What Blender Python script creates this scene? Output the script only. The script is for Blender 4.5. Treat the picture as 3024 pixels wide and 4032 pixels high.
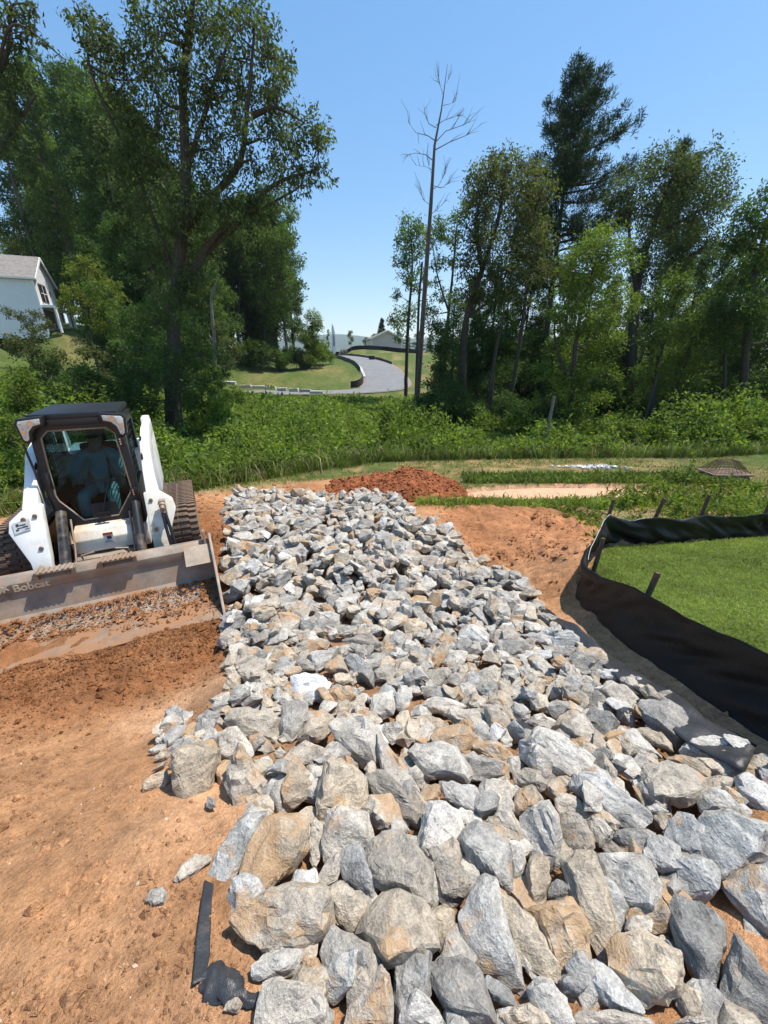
import bpy, bmesh, math, random
import numpy as np
from mathutils import Vector, Matrix, noise as mnoise
for o in list(bpy.data.objects):
    bpy.data.objects.remove(o)
SC = bpy.context.scene
COL = SC.collection
R = math.radians

# ------------------------------------------------------------------ camera, sky, sun, exposure
CAMZ = 3.3
PITCH = R(22.0)
FPX = 1514.0                       # focal length in photo pixels (3024 x 4032)
cam_d = bpy.data.cameras.new('camera')
cam_d.sensor_fit = 'VERTICAL'; cam_d.sensor_height = 36.0; cam_d.sensor_width = 27.0
cam_d.lens = 36.0 * FPX / 4032.0
cam_d.clip_start = 0.02; cam_d.clip_end = 8000
cam = bpy.data.objects.new('camera', cam_d); COL.objects.link(cam)
cam.location = (0, 0, CAMZ); cam.rotation_euler = (R(90) - PITCH, 0, 0)
SC.camera = cam

SUN_AZ, SUN_EL = R(68), R(66)      # azimuth measured from +Y (view direction) towards +X
w = bpy.data.worlds.new('World'); SC.world = w; w.use_nodes = True
wn = w.node_tree.nodes; wl = w.node_tree.links
sky = wn.new('ShaderNodeTexSky'); sky.sky_type = 'NISHITA'; sky.sun_disc = False
sky.sun_elevation = SUN_EL; sky.sun_rotation = SUN_AZ
sky.altitude = 300; sky.air_density = 1.0; sky.dust_density = 0.25; sky.ozone_density = 2.0
bg = wn['Background']
gm = wn.new('ShaderNodeGamma'); gm.inputs[1].default_value = 0.6                      # the hazy summer sky is flatter than the clear-air model
hs = wn.new('ShaderNodeHueSaturation'); hs.inputs['Saturation'].default_value = 1.6
wl.new(sky.outputs[0], gm.inputs[0]); wl.new(gm.outputs[0], hs.inputs['Color']); wl.new(hs.outputs[0], bg.inputs[0]); bg.inputs[1].default_value = 0.285

sd = bpy.data.lights.new('sun', 'SUN'); sd.energy = 5.0; sd.angle = R(0.53); sd.color = (1.0, 0.94, 0.85)
so = bpy.data.objects.new('sun', sd); COL.objects.link(so)
SUNV = Vector((math.sin(SUN_AZ) * math.cos(SUN_EL), math.cos(SUN_AZ) * math.cos(SUN_EL), math.sin(SUN_EL)))
so.rotation_euler = (-SUNV).to_track_quat('-Z', 'Y').to_euler(); so.location = (20, 10, 40)

SC.view_settings.view_transform = 'Standard'; SC.view_settings.look = 'None'
SC.view_settings.exposure = 0.40; SC.view_settings.gamma = 1.0
SC.view_settings.use_curve_mapping = False
SC.cycles.max_bounces = 6; SC.cycles.diffuse_bounces = 3; SC.cycles.glossy_bounces = 2
SC.cycles.transmission_bounces = 4; SC.cycles.transparent_max_bounces = 8
SC.cycles.caustics_reflective = False; SC.cycles.caustics_refractive = False

# ------------------------------------------------------------------ helpers
CT, ST = math.cos(PITCH), math.sin(PITCH)
def ray(sx, sy):
    xr = (sx - 1512.0) / FPX; u = (2016.0 - sy) / FPX
    return np.array([xr, CT + u * ST, -ST + u * CT])
DS = 3024.0 / 1659.0               # my viewing copy is 1659 px wide
def at(dx, dy, Y):                 # view-copy pixel + distance along +Y -> world point
    d = ray(dx * DS, dy * DS); t = Y / d[1]
    return Vector((d[0] * t, Y, CAMZ + d[2] * t))

def tag(o, label=None, cat=None, group=None, kind=None):
    if label: o['label'] = label
    if cat: o['category'] = cat
    if group: o['group'] = group
    if kind: o['kind'] = kind
    return o
def empty(name, loc=(0, 0, 0), rz=0.0):
    o = bpy.data.objects.new(name, None); COL.objects.link(o)
    o.location = loc; o.rotation_euler = (0, 0, rz); o.empty_display_size = 0.1
    return o
def link(name, me, mat=None, parent=None):
    o = bpy.data.objects.new(name, me); COL.objects.link(o)
    if mat is not None and len(me.materials) == 0: me.materials.append(mat)
    if parent is not None: o.parent = parent
    return o

class MB:
    """collects shapes; build() links them as ONE mesh object"""
    XS = 1.0; XO = 0.0
    def __init__(s): s.v = []; s.f = []
    def add(s, verts, faces):
        b = len(s.v); s.v += [tuple(p) for p in verts]; s.f += [tuple(i + b for i in f) for f in faces]; return s
    def box(s, x0, x1, y0, y1, z0, z1, M=None):
        vs = [Vector((x, y, z)) for z in (z0, z1) for x, y in ((x0, y0), (x1, y0), (x1, y1), (x0, y1))]
        if M is not None: vs = [M @ p for p in vs]
        return s.add(vs, [(3, 2, 1, 0), (4, 5, 6, 7), (0, 1, 5, 4), (1, 2, 6, 5), (2, 3, 7, 6), (3, 0, 4, 7)])
    def bar(s, a, b, w, h=None, up=(0, 0, 1)):
        a = Vector(a); b = Vector(b); d = (b - a).normalized(); h = w if h is None else h
        u = Vector(up)
        if abs(d.dot(u)) > 0.98: u = Vector((0, 1, 0))
        x = d.cross(u).normalized(); y = x.cross(d)
        vs = [p + x * sx * w / 2 + y * sy * h / 2 for p in (a, b) for sx, sy in ((-1, -1), (1, -1), (1, 1), (-1, 1))]
        return s.add(vs, [(3, 2, 1, 0), (4, 5, 6, 7), (0, 1, 5, 4), (1, 2, 6, 5), (2, 3, 7, 6), (3, 0, 4, 7)])
    def tube(s, pts, rad, n=8, cap=True):
        pts = [Vector(p) for p in pts]; m = len(pts)
        rad = [rad] * m if not hasattr(rad, '__len__') else list(rad)
        b = len(s.v); prev = None
        for i, p in enumerate(pts):
            d = (pts[min(i + 1, m - 1)] - pts[max(i - 1, 0)])
            d = d.normalized() if d.length > 1e-9 else Vector((0, 0, 1))
            if prev is None:
                u = Vector((1, 0, 0)) if abs(d.x) < 0.9 else Vector((0, 1, 0))
                x = d.cross(u).normalized()
            else:
                x = (prev - d * prev.dot(d)); x = x.normalized() if x.length > 1e-6 else d.orthogonal().normalized()
            prev = x; y = d.cross(x)
            for k in range(n):
                a = 2 * math.pi * k / n
                s.v.append(tuple(p + (x * math.cos(a) + y * math.sin(a)) * rad[i]))
        for i in range(m - 1):
            for k in range(n):
                k2 = (k + 1) % n
                s.f.append((b + i * n + k, b + i * n + k2, b + (i + 1) * n + k2, b + (i + 1) * n + k))
        if cap:
            s.f.append(tuple(b + k for k in reversed(range(n)))); s.f.append(tuple(b + (m - 1) * n + k for k in range(n)))
        return s
    def prism(s, poly, axis, a, b, M=None):
        """extrude a 2-D polygon along an axis ('x': poly=(y,z), 'y': (x,z), 'z': (x,y))"""
        def P(q, t):
            p = {'x': (t, q[0], q[1]), 'y': (q[0], t, q[1]), 'z': (q[0], q[1], t)}[axis]
            p = Vector(p); return M @ p if M is not None else p
        n = len(poly)
        vs = [P(q, a) for q in poly] + [P(q, b) for q in poly]
        fs = [tuple(range(n - 1, -1, -1)), tuple(range(n, 2 * n))] + [(i, (i + 1) % n, n + (i + 1) % n, n + i) for i in range(n)]
        return s.add(vs, fs)
    def mesh(s, name, smooth=None, bevel=0.0):
        me = bpy.data.meshes.new(name)
        if MB.XS != 1.0: s.v = [(p[0] * MB.XS + MB.XO, p[1], p[2]) for p in s.v]
        me.from_pydata(s.v, [], s.f)
        bm = bmesh.new(); bm.from_mesh(me)
        bmesh.ops.recalc_face_normals(bm, faces=bm.faces)
        if bevel > 0:
            es = [e for e in bm.edges if len(e.link_faces) == 2 and e.calc_face_angle(0) > 0.5]
            bmesh.ops.bevel(bm, geom=es, offset=bevel, segments=2, profile=0.6, affect='EDGES', clamp_overlap=True)
        bm.to_mesh(me); bm.free()
        if smooth is not None:
            me.shade_smooth(); me.set_sharp_from_angle(angle=R(smooth))
        return me
    def build(s, name, mat, parent=None, smooth=None, bevel=0.0):
        return link(name, s.mesh(name, smooth, bevel), mat, parent)

def np_mesh(name, verts, faces, smooth=False, colors=None, cname='gc'):
    """verts (n,3), faces (m,k) arrays -> mesh, fast"""
    me = bpy.data.meshes.new(name)
    verts = np.asarray(verts, dtype=np.float32); faces = np.asarray(faces, dtype=np.int32)
    n, (m, k) = len(verts), faces.shape
    me.vertices.add(n); me.vertices.foreach_set('co', verts.ravel())
    me.loops.add(m * k); me.loops.foreach_set('vertex_index', faces.ravel())
    me.polygons.add(m)
    me.polygons.foreach_set('loop_start', np.arange(m, dtype=np.int32) * k)
    me.update(calc_edges=True); me.validate()
    if smooth: me.shade_smooth()
    if colors is not None:
        a = me.color_attributes.new(cname, 'FLOAT_COLOR', 'POINT')
        c = np.ones((n, 4), dtype=np.float32); c[:, :colors.shape[1]] = colors
        a.data.foreach_set('color', c.ravel())
    return me

# value noise in numpy
def _hash(ix, iy, seed):
    h = (ix.astype(np.int64) * 374761393 + iy.astype(np.int64) * 668265263 + seed * 2147483647) & 0xffffffff
    h = ((h ^ (h >> 13)) * 1274126177) & 0xffffffff
    return ((h ^ (h >> 16)) & 0xffff) / 65535.0
def vnoise(x, y, seed=0):
    x = np.asarray(x, float); y = np.asarray(y, float)
    ix = np.floor(x); iy = np.floor(y); fx = x - ix; fy = y - iy
    fx = fx * fx * (3 - 2 * fx); fy = fy * fy * (3 - 2 * fy)
    ix = ix.astype(np.int64); iy = iy.astype(np.int64)
    a = _hash(ix, iy, seed); b = _hash(ix + 1, iy, seed); c = _hash(ix, iy + 1, seed); d = _hash(ix + 1, iy + 1, seed)
    return (a * (1 - fx) + b * fx) * (1 - fy) + (c * (1 - fx) + d * fx) * fy - 0.5
def fbm(x, y, seed=0, oct=4, gain=0.5):
    s = 0; a = 1.0
    for i in range(oct):
        s = s + a * vnoise(x * 2 ** i + 17.3 * i, y * 2 ** i - 9.1 * i, seed + i); a *= gain
    return s
def sstep(a, b, x):
    t = np.clip((np.asarray(x, float) - a) / (b - a), 0, 1); return t * t * (3 - 2 * t)
def inpoly(x, y, poly):
    x = np.asarray(x, float); y = np.asarray(y, float); r = np.zeros(x.shape, bool); n = len(poly)
    for i in range(n):
        x0, y0 = poly[i]; x1, y1 = poly[(i + 1) % n]
        c = ((y0 > y) != (y1 > y)) & (x < (x1 - x0) * (y - y0) / (y1 - y0 + 1e-12) + x0)
        r ^= c
    return r
def polydist(x, y, pts):
    """distance to an open polyline"""
    x = np.asarray(x, float); y = np.asarray(y, float); best = np.full(x.shape, 1e9)
    for (x0, y0), (x1, y1) in zip(pts[:-1], pts[1:]):
        dx, dy = x1 - x0, y1 - y0
        t = np.clip(((x - x0) * dx + (y - y0) * dy) / (dx * dx + dy * dy + 1e-12), 0, 1)
        best = np.minimum(best, np.hypot(x - x0 - t * dx, y - y0 - t * dy))
    return best

# ------------------------------------------------------------------ materials
class NT:
    def __init__(s, name):
        s.m = bpy.data.materials.new(name); s.m.use_nodes = True
        s.n = s.m.node_tree.nodes; s.l = s.m.node_tree.links
        s.b = s.n['Principled BSDF']; s.out = s.n['Material Output']
    def new(s, t, **kw):
        nd = s.n.new(t)
        for k, v in kw.items(): setattr(nd, k, v)
        return nd
    def put(s, sock, v):
        if hasattr(v, 'is_output') or isinstance(v, bpy.types.NodeSocket): s.l.new(v, sock)
        else: sock.default_value = v
    def noise(s, vec, scale, detail=3.0, rough=0.55, dist=0.0):
        nd = s.new('ShaderNodeTexNoise'); nd.inputs['Scale'].default_value = scale
        nd.inputs['Detail'].default_value = detail; nd.inputs['Roughness'].default_value = rough
        nd.inputs['Distortion'].default_value = dist
        if vec is not None: s.l.new(vec, nd.inputs['Vector'])
        return nd.outputs['Fac']
    def ramp(s, fac, stops):
        nd = s.new('ShaderNodeValToRGB'); e = nd.color_ramp.elements
        while len(e) < len(stops): e.new(0.5)
        for el, (p, c) in zip(e, stops):
            el.position = p; el.color = (c, c, c, 1) if not hasattr(c, '__len__') else (*c, 1)
        s.l.new(fac, nd.inputs[0]); return nd.outputs[0]
    def mix(s, fac, a, b, mode='MIX'):
        nd = s.new('ShaderNodeMix', data_type='RGBA', blend_type=mode)
        s.put(nd.inputs[0], fac)
        for sock, v in ((nd.inputs[6], a), (nd.inputs[7], b)):
            if hasattr(v, '__len__') and not isinstance(v, bpy.types.NodeSocket): v = (*v, 1) if len(v) == 3 else v
            s.put(sock, v)
        return nd.outputs[2]
    def math(s, op, a, b=0.0):
        nd = s.new('ShaderNodeMath', operation=op); s.put(nd.inputs[0], a); s.put(nd.inputs[1], b); return nd.outputs[0]
    def bump(s, h, strength=0.3, dist=0.02):
        nd = s.new('ShaderNodeBump'); nd.inputs['Strength'].default_value = strength; nd.inputs['Distance'].default_value = dist
        s.l.new(h, nd.inputs['Height']); s.l.new(nd.outputs[0], s.b.inputs['Normal']); return nd
    def attr(s, name, typ='GEOMETRY'):
        nd = s.new('ShaderNodeAttribute', attribute_name=name, attribute_type=typ); return nd
    def coord(s, k='Object'): return s.new('ShaderNodeTexCoord').outputs[k]
    def pos(s): return s.new('ShaderNodeNewGeometry').outputs['Position']
    def col(s, v): s.put(s.b.inputs['Base Color'], (*v, 1) if not isinstance(v, bpy.types.NodeSocket) else v)
    def set(s, **kw):
        for k, v in kw.items(): s.put(s.b.inputs[k.replace('_', ' ')], v)
        return s

def simple(name, col, rough=0.6, metal=0.0, var=0.15, scale=8.0, dirt=None, dirt_amt=0.0, bump=0.0, spec=0.5, use_pos=False):
    t = NT(name); c = t.coord() if not use_pos else t.pos()
    n = t.noise(c, scale, 5, 0.6)
    lo = tuple(x * (1 - var) for x in col); hi = tuple(min(1, x * (1 + var)) for x in col)
    cc = t.mix(t.ramp(n, [(0.3, 0), (0.7, 1)]), lo, hi)
    if dirt is not None:
        d = t.noise(c, scale * 0.6, 6, 0.7)
        cc = t.mix(t.ramp(d, [(0.62 - dirt_amt * 0.4, 0), (0.72 - dirt_amt * 0.25, min(1, dirt_amt * 1.6))]), cc, dirt)
    t.col(cc); t.set(Roughness=rough, Metallic=metal); t.b.inputs['Specular IOR Level'].default_value = spec
    if bump: t.bump(t.noise(c, scale * 6, 4), bump, 0.01)
    return t.m
# ------------------------------------------------------------------ terrain height
def interp(y, pts):
    xs = [p[0] for p in pts]; zs = [p[1] for p in pts]
    return np.interp(y, xs, zs)
FENCE = [(2.25, 0.3), (2.16, 1.2), (2.12, 2.0), (2.10, 2.9), (2.20, 3.62), (2.55, 4.15), (3.05, 4.72), (3.7, 4.86), (4.4, 5.05), (5.2, 5.28), (7.5, 5.9)]
LAWN = FENCE + [(12, 6.2), (12, -2), (2.3, -2)]
ROAD = [(-46, 43, 0.2), (-30, 43.6, -0.3), (-14, 44.6, -0.42), (-7, 45.2, -0.40), (-2.2, 46.6, -0.32), (0.0, 49.5, -0.10), (0.25, 55, 0.55),
        (-1.3, 64, 2.0), (-5, 76, 2.95), (-12, 95, 3.55), (-22, 118, 3.4)]
ROADW = 5.4
CTRL = [  # x, y, z far-field control
    (-8, 12, .15), (0, 12.5, 0), (8, 13, 0), (16, 13, .1), (30, 13, .3), (-18, 10, .8), (-30, 8, 2.0), (30, 3, .8), (20, 8, .4),
    (-12, 20, .2), (0, 20, -.5), (10, 20, -.3), (20, 22, .1), (35, 22, .4), (-22, 20, 1.0), (-36, 22, 3.0),
    (-10, 30, -.3), (0, 32, -.7), (10, 30, -.5), (22, 32, .2), (40, 34, .6), (-22, 32, 1.8), (-36, 36, 4.6), (-52, 34, 6.2),
    (-8, 41, -.5), (0, 42, -.6), (10, 42, -.3), (22, 44, .3), (-20, 41, .2), (-28, 41.5, 1.0),
    (-40, 46, 6.4), (-40, 54, 6.7), (-30, 50, 4.4), (-54, 50, 7.4), (-26, 56, 3.2), (-20, 50, 1.0), (-14, 50, .5), (-8, 51, .4), (-20, 60, 3.0),
    (-12, 58, 1.6), (-8, 64, 2.2), (-18, 72, 3.6), (-30, 70, 5.0), (-12, 82, 3.6),
    (6, 50, .1), (8, 60, 1.0), (16, 56, .6), (6, 72, 2.6), (16, 74, 2.2), (30, 60, .6), (30, 80, 1.6), (2, 88, 4.0), (-4, 100, 4.9), (10, 100, 4.3),
    (20, 100, 3.3), (45, 90, 1.8), (60, 60, 1.2), (-60, 80, 9), (-80, 60, 9), (0, 120, 4.6), (25, 125, 3.0), (-30, 130, 5), (-70, 130, 9), (60, 130, 1.0), (100, 60, 1), (100, 130, 0),
    (0, 170, 1), (60, 180, -2), (-70, 180, 6), (120, 180, -3), (-130, 100, 11)]
for q in ROAD: CTRL += [q]
CTRL = np.array(CTRL, float)
def farz(x, y):
    x = np.asarray(x, float); y = np.asarray(y, float)
    num = np.zeros(x.shape); den = np.zeros(x.shape)
    for cx, cy, cz in CTRL:
        w_ = 1.0 / ((x - cx) ** 2 + (y - cy) ** 2 + 2.0) ** 1.6
        num += w_ * cz; den += w_
    z = num / den
    r = np.hypot(x, y)
    z = z * (1 - sstep(170, 500, r)) - 6 * sstep(170, 500, r)
    return z
def roadz(x, y):
    x = np.asarray(x, float); y = np.asarray(y, float)
    best = np.full(x.shape, 1e9); z = np.zeros(x.shape)
    for (x0, y0, z0), (x1, y1, z1) in zip(RD[:-1], RD[1:]):
        dx, dy = x1 - x0, y1 - y0
        t = np.clip(((x - x0) * dx + (y - y0) * dy) / (dx * dx + dy * dy), 0, 1)
        d = np.hypot(x - x0 - t * dx, y - y0 - t * dy)
        m = d < best; z = np.where(m, z0 + t * (z1 - z0), z); best = np.minimum(best, d)
    return z, best
def catmull(P, n=8):
    P = [np.array(p, float) for p in P]; P = [2 * P[0] - P[1]] + P + [2 * P[-1] - P[-2]]; out = []
    for i in range(1, len(P) - 2):
        for k in range(n):
            t = k / n
            out.append(0.5 * ((2 * P[i]) + (-P[i - 1] + P[i + 1]) * t + (2 * P[i - 1] - 5 * P[i] + 4 * P[i + 1] - P[i + 2]) * t * t + (-P[i - 1] + 3 * P[i] - 3 * P[i + 1] + P[i + 2]) * t ** 3))
    out.append(P[-2]); return [tuple(p) for p in out]
RD = catmull(ROAD, 8)
BASIN = [(1.75, 9.0), (2.1, 8.62), (3.2, 8.42), (4.6, 8.45), (6.2, 8.7), (7.2, 9.3), (7.0, 9.85), (5.4, 9.98), (3.6, 9.9), (2.3, 9.6)]
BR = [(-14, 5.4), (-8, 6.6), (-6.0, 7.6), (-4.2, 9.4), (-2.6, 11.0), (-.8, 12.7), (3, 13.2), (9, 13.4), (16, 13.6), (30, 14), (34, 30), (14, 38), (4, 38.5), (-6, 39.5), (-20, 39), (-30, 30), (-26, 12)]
HEADING = R(27)
LO = Vector((-3.56, 4.42, 0.64))             # loader origin: ground under the front of its cab
HX, HY = math.cos(HEADING), math.sin(HEADING)
def to_loader(x, y):
    dx = np.asarray(x, float) - LO.x; dy = np.asarray(y, float) - LO.y
    return dx * HX + dy * HY, -dx * HY + dy * HX
def near(x, y):
    a = interp(y, [(-40, 2.4), (-5, 1.95), (0, 1.68), (1, 1.42), (2, 1.08), (3.5, .66), (5, .50), (7, .40), (8.2, .27), (9, .13), (12, .0), (60, 0)])
    b = interp(y, [(-40, 2.4), (-5, 1.95), (0, 1.66), (1, 1.27), (2, .84), (2.6, .68), (3.5, .64), (6, .58), (8, .38), (10, .22), (12, .1), (60, .1)])
    s = sstep(-0.9, -1.8, x); z = a * (1 - s) + b * s
    z = z + 0.36 * sstep(1.5, 2.9, x) * sstep(6.6, 4.4, y) * sstep(0.6, 2.2, y)
    return z
def H0(x, y):
    x = np.asarray(x, float); y = np.asarray(y, float)
    n = near(x, y); r = np.hypot(x * 0.8, y)
    k = sstep(9.5, 15, np.maximum(y, np.abs(x) * 0.9))
    z = n * (1 - k) + farz(x, y) * k
    # basin bowl and the low bank behind it
    inb = inpoly(x, y, BASIN); d = polydist(x, y, BASIN + BASIN[:1])
    z = np.where(inb, z * (1 - sstep(0, .10, d)) + (-0.02) * sstep(0, .10, d), z)
    z = z + 0.16 * np.exp(-((y - 11.1) / 0.7) ** 2) * sstep(-1, 2, x) * sstep(26, 16, x)
    # soil pushed up in front of the bucket
    lx, ly = to_loader(x, y)
    z = z + 0.07 * np.exp(-((ly + 2.0) / 0.25) ** 2) * sstep(1.7, 1.0, np.abs(lx + .2)) + 0.05 * np.exp(-((ly + 2.5) / 0.22) ** 2) * sstep(1.9, 1.1, np.abs(lx + .2))
    rz, rd = roadz(x, y)
    kk = sstep(ROADW / 2 + 3.0, ROADW / 2 + 0.3, rd)
    return z * (1 - kk) + (rz - 0.06) * kk
# masks -------------------------------------------------------------
PILE_PX = [(480, 1075), (560, 1066), (660, 1076), (735, 1086), (800, 1066), (870, 1080), (905, 1120), (1000, 1165), (1010, 1215), (1110, 1245), (1170, 1310), (1250, 1370),
           (1330, 1440), (1420, 1490), (1510, 1570), (1600, 1620), (1690, 1660), (1690, 2300), (545, 2300), (545, 2130), (500, 2020), (430, 1920), (470, 1830),
           (520, 1760), (480, 1700), (360, 1740), (340, 1590), (400, 1545), (470, 1530), (480, 1460), (480, 1380), (495, 1290), (480, 1200), (490, 1120)]
def hit(sx, sy, dz=0.0, f=None):
    d = ray(sx, sy); o = np.array([0, 0, CAMZ]); t = 0.2; f = f or HQ
    prev = t
    while t < 400:
        p = o + d * t
        if p[2] < float(f(p[0], p[1])) + dz: break
        prev = t; t += 0.08 + 0.02 * t
    lo, hi = prev, t
    for _ in range(14):
        m = 0.5 * (lo + hi); p = o + d * m
        if p[2] < float(f(p[0], p[1])) + dz: hi = m
        else: lo = m
    return o + d * hi
_qx = np.arange(-9, 9.01, .05); _qy = np.arange(-.6, 14.01, .05)
_Q = H0(*np.meshgrid(_qx, _qy))
def HQ(x, y):
    """bilinear look-up of H0 for the near ground"""
    fx_ = min(max((x + 9) / .05, 0), len(_qx) - 1.001); fy_ = min(max((y + .6) / .05, 0), len(_qy) - 1.001)
    i, j = int(fx_), int(fy_); a, b = fx_ - i, fy_ - j
    return (_Q[j, i] * (1 - a) + _Q[j, i + 1] * a) * (1 - b) + (_Q[j + 1, i] * (1 - a) + _Q[j + 1, i + 1] * a) * b
PILE = []
for (px, py) in PILE_PX:
    p = hit(px * DS, py * DS); PILE.append((p[0], p[1]))
def soil_zone(x, y):
    """dict of masks 0..1"""
    m = {}
    m['lawn'] = inpoly(x, y, LAWN).astype(float)
    lx, ly = to_loader(x, y)
    wob = 0.5 * fbm(x * .9, y * .9, 5, 3)
    left_edge = np.interp(x, [-40, -9, -6.5, -3.6, -1.6, 0.2, 1.6, 2.3, 3.6, 5.2, 6.2], [5, 6.0, 7.1, 8.6, 9.9, 10.6, 10.4, 8.5, 7.9, 6.5, 4.0])
    m['meadow'] = sstep(-0.25, 0.35, y + wob * 1.2 - left_edge)
    strip = np.exp(-((y - np.interp(x, [0.2, 3.5, 8], [8.0, 7.8, 8.0])) / 0.28) ** 2) * sstep(0.6, 1.4, x) * sstep(9, 6, x)
    m['meadow'] = np.maximum(m['meadow'], strip * 0.9)
    m['meadow'] = np.maximum(m['meadow'], sstep(0, .6, x - np.interp(y, [2, 5.2, 7.8, 9], [9, 4.3, 2.9, 9]) + wob) * (y > 4.6))
    m['basin'] = inpoly(x, y, BASIN).astype(float)
    m['moist'] = sstep(-2.95, -2.45, ly + wob * .6) * sstep(2.4, 1.5, np.abs(lx + 0.3)) * sstep(3.2, 2.0, ly)
    m['far'] = sstep(14, 20, np.hypot(x, y))
    return m
def Hn(x, y, m=None):
    """height with the fine relief of soil"""
    z = H0(x, y); m = m or soil_zone(x, y)
    nearf = sstep(16, 9, np.hypot(x, y))
    soil = (1 - m['lawn']) * (1 - m['basin'])
    rough = 0.035 * (1 + 1.2 * m['moist']) * soil * (1 - 0.5 * m['meadow'])
    churn = sstep(0.9, 1.6, x) * sstep(8.2, 7.2, y) * sstep(3.0, 5.6, y) * soil
    z = z + nearf * (rough + 0.10 * churn) * fbm(x * 2.2, y * 2.2, 11, 3) + nearf * soil * (0.016 + 0.06 * churn + 0.022 * m['moist']) * fbm(x * 9, y * 9, 21, 3) * (.35 + 1.3 * np.clip(fbm(x * 1.1, y * 1.1, 23, 2) + .5, 0, 1))
    # track-shoe prints
    for (x0, y0, x1, y1, wd) in ((2.00, 3.7, 2.28, 5.7, .34), (1.70, 3.9, 1.55, 6.6, .34), (0.62, 7.6, 0.5, 8.0, .2), (-1.2, 9.6, .2, 10.3, .5)):
        dx, dy = x1 - x0, y1 - y0; L = math.hypot(dx, dy); ux, uy = dx / L, dy / L
        t = (x - x0) * ux + (y - y0) * uy; s = (x - x0) * uy - (y - y0) * ux
        inside = sstep(-.05, .1, t) * sstep(L + .05, L - .1, t) * sstep(wd / 2 + .05, wd / 2 - .02, np.abs(s))
        z = z + inside * (-0.03 + 0.032 * np.sin(t * 2 * math.pi / 0.13))
    # harrow-like rows of pushed soil in front of the bucket
    lx, ly = to_loader(x, y)
    z = z + m['moist'] * sstep(-1.3, -1.5, ly) * 0.025 * np.sin(ly * 17 + 2.5 * fbm(x * 1.5, y * 1.5, 3, 2)) * nearf
    z = z + m['far'] * (1 - sstep(150, 300, np.hypot(x, y))) * 0.25 * fbm(x * .25, y * .25, 31, 3) * sstep(3.2, 6, roadz(x, y)[1])
    return z
def graded(lo, a, b, hi, step, g):
    c = list(np.arange(a, b + 1e-6, step)); s = step; v = a; L = []
    while v > lo: s *= g; v -= s; L.append(v)
    s = step; v = b; U = []
    while v < hi: s *= g; v += s; U.append(v)
    return np.array(L[::-1] + c + U)

def soil_colors(x, y, m):
    n1 = fbm(x * 1.3, y * 1.3, 41, 4); n2 = fbm(x * .35, y * .35, 51, 3); n3 = fbm(x * 4, y * 4, 61, 2)
    def C(*c): return np.array(c)[None, :]
    def L(a, b, t): return a * (1 - t[:, None]) + b * t[:, None]
    base = C(.50, .262, .128) + 0 * x[:, None]
    base = L(base, C(.60, .345, .19), np.clip(n1 * 1.8 + .2, 0, 1))
    base = L(base, C(.40, .19, .088), np.clip(-n2 * 2.0 + .05, 0, 1))
    base = L(base, C(.40, .165, .07), sstep(.7, 1.5, x) * sstep(3.4, 5.5, y) * .6)
    base = L(base, C(.29, .125, .052), np.clip(m['moist'] * (.9 + n3 * .4), 0, 1))
    g1 = L(C(.105, .125, .035) + 0 * x[:, None], C(.30, .22, .10), np.clip(n1 * 1.8 + .28, 0, 1))
    g1 = L(g1, C(.37, .22, .11), np.clip(n3 * 1.5 + n2 - .15, 0, 1) * (1 - m['far']))
    base = L(base, g1, m['meadow'])
    base = L(base, C(.55, .32, .19), m['basin'])
    base = L(base, C(.11, .155, .03), m['lawn'])
    fg = L(C(.085, .12, .03) + 0 * x[:, None], C(.25, .20, .08), np.clip(n2 * 1.5 + .25 * n1 + .1, 0, 1))
    fg = L(fg, C(.32, .15, .07), sstep(14, 22, y) * sstep(46, 40, y) * sstep(4, 8, x) * np.clip(n2 * 2 + .35, 0, 1))
    base = L(base, fg, m['far'])
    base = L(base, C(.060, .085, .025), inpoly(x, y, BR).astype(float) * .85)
    return np.clip(base, 0.01, 0.9)

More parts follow.
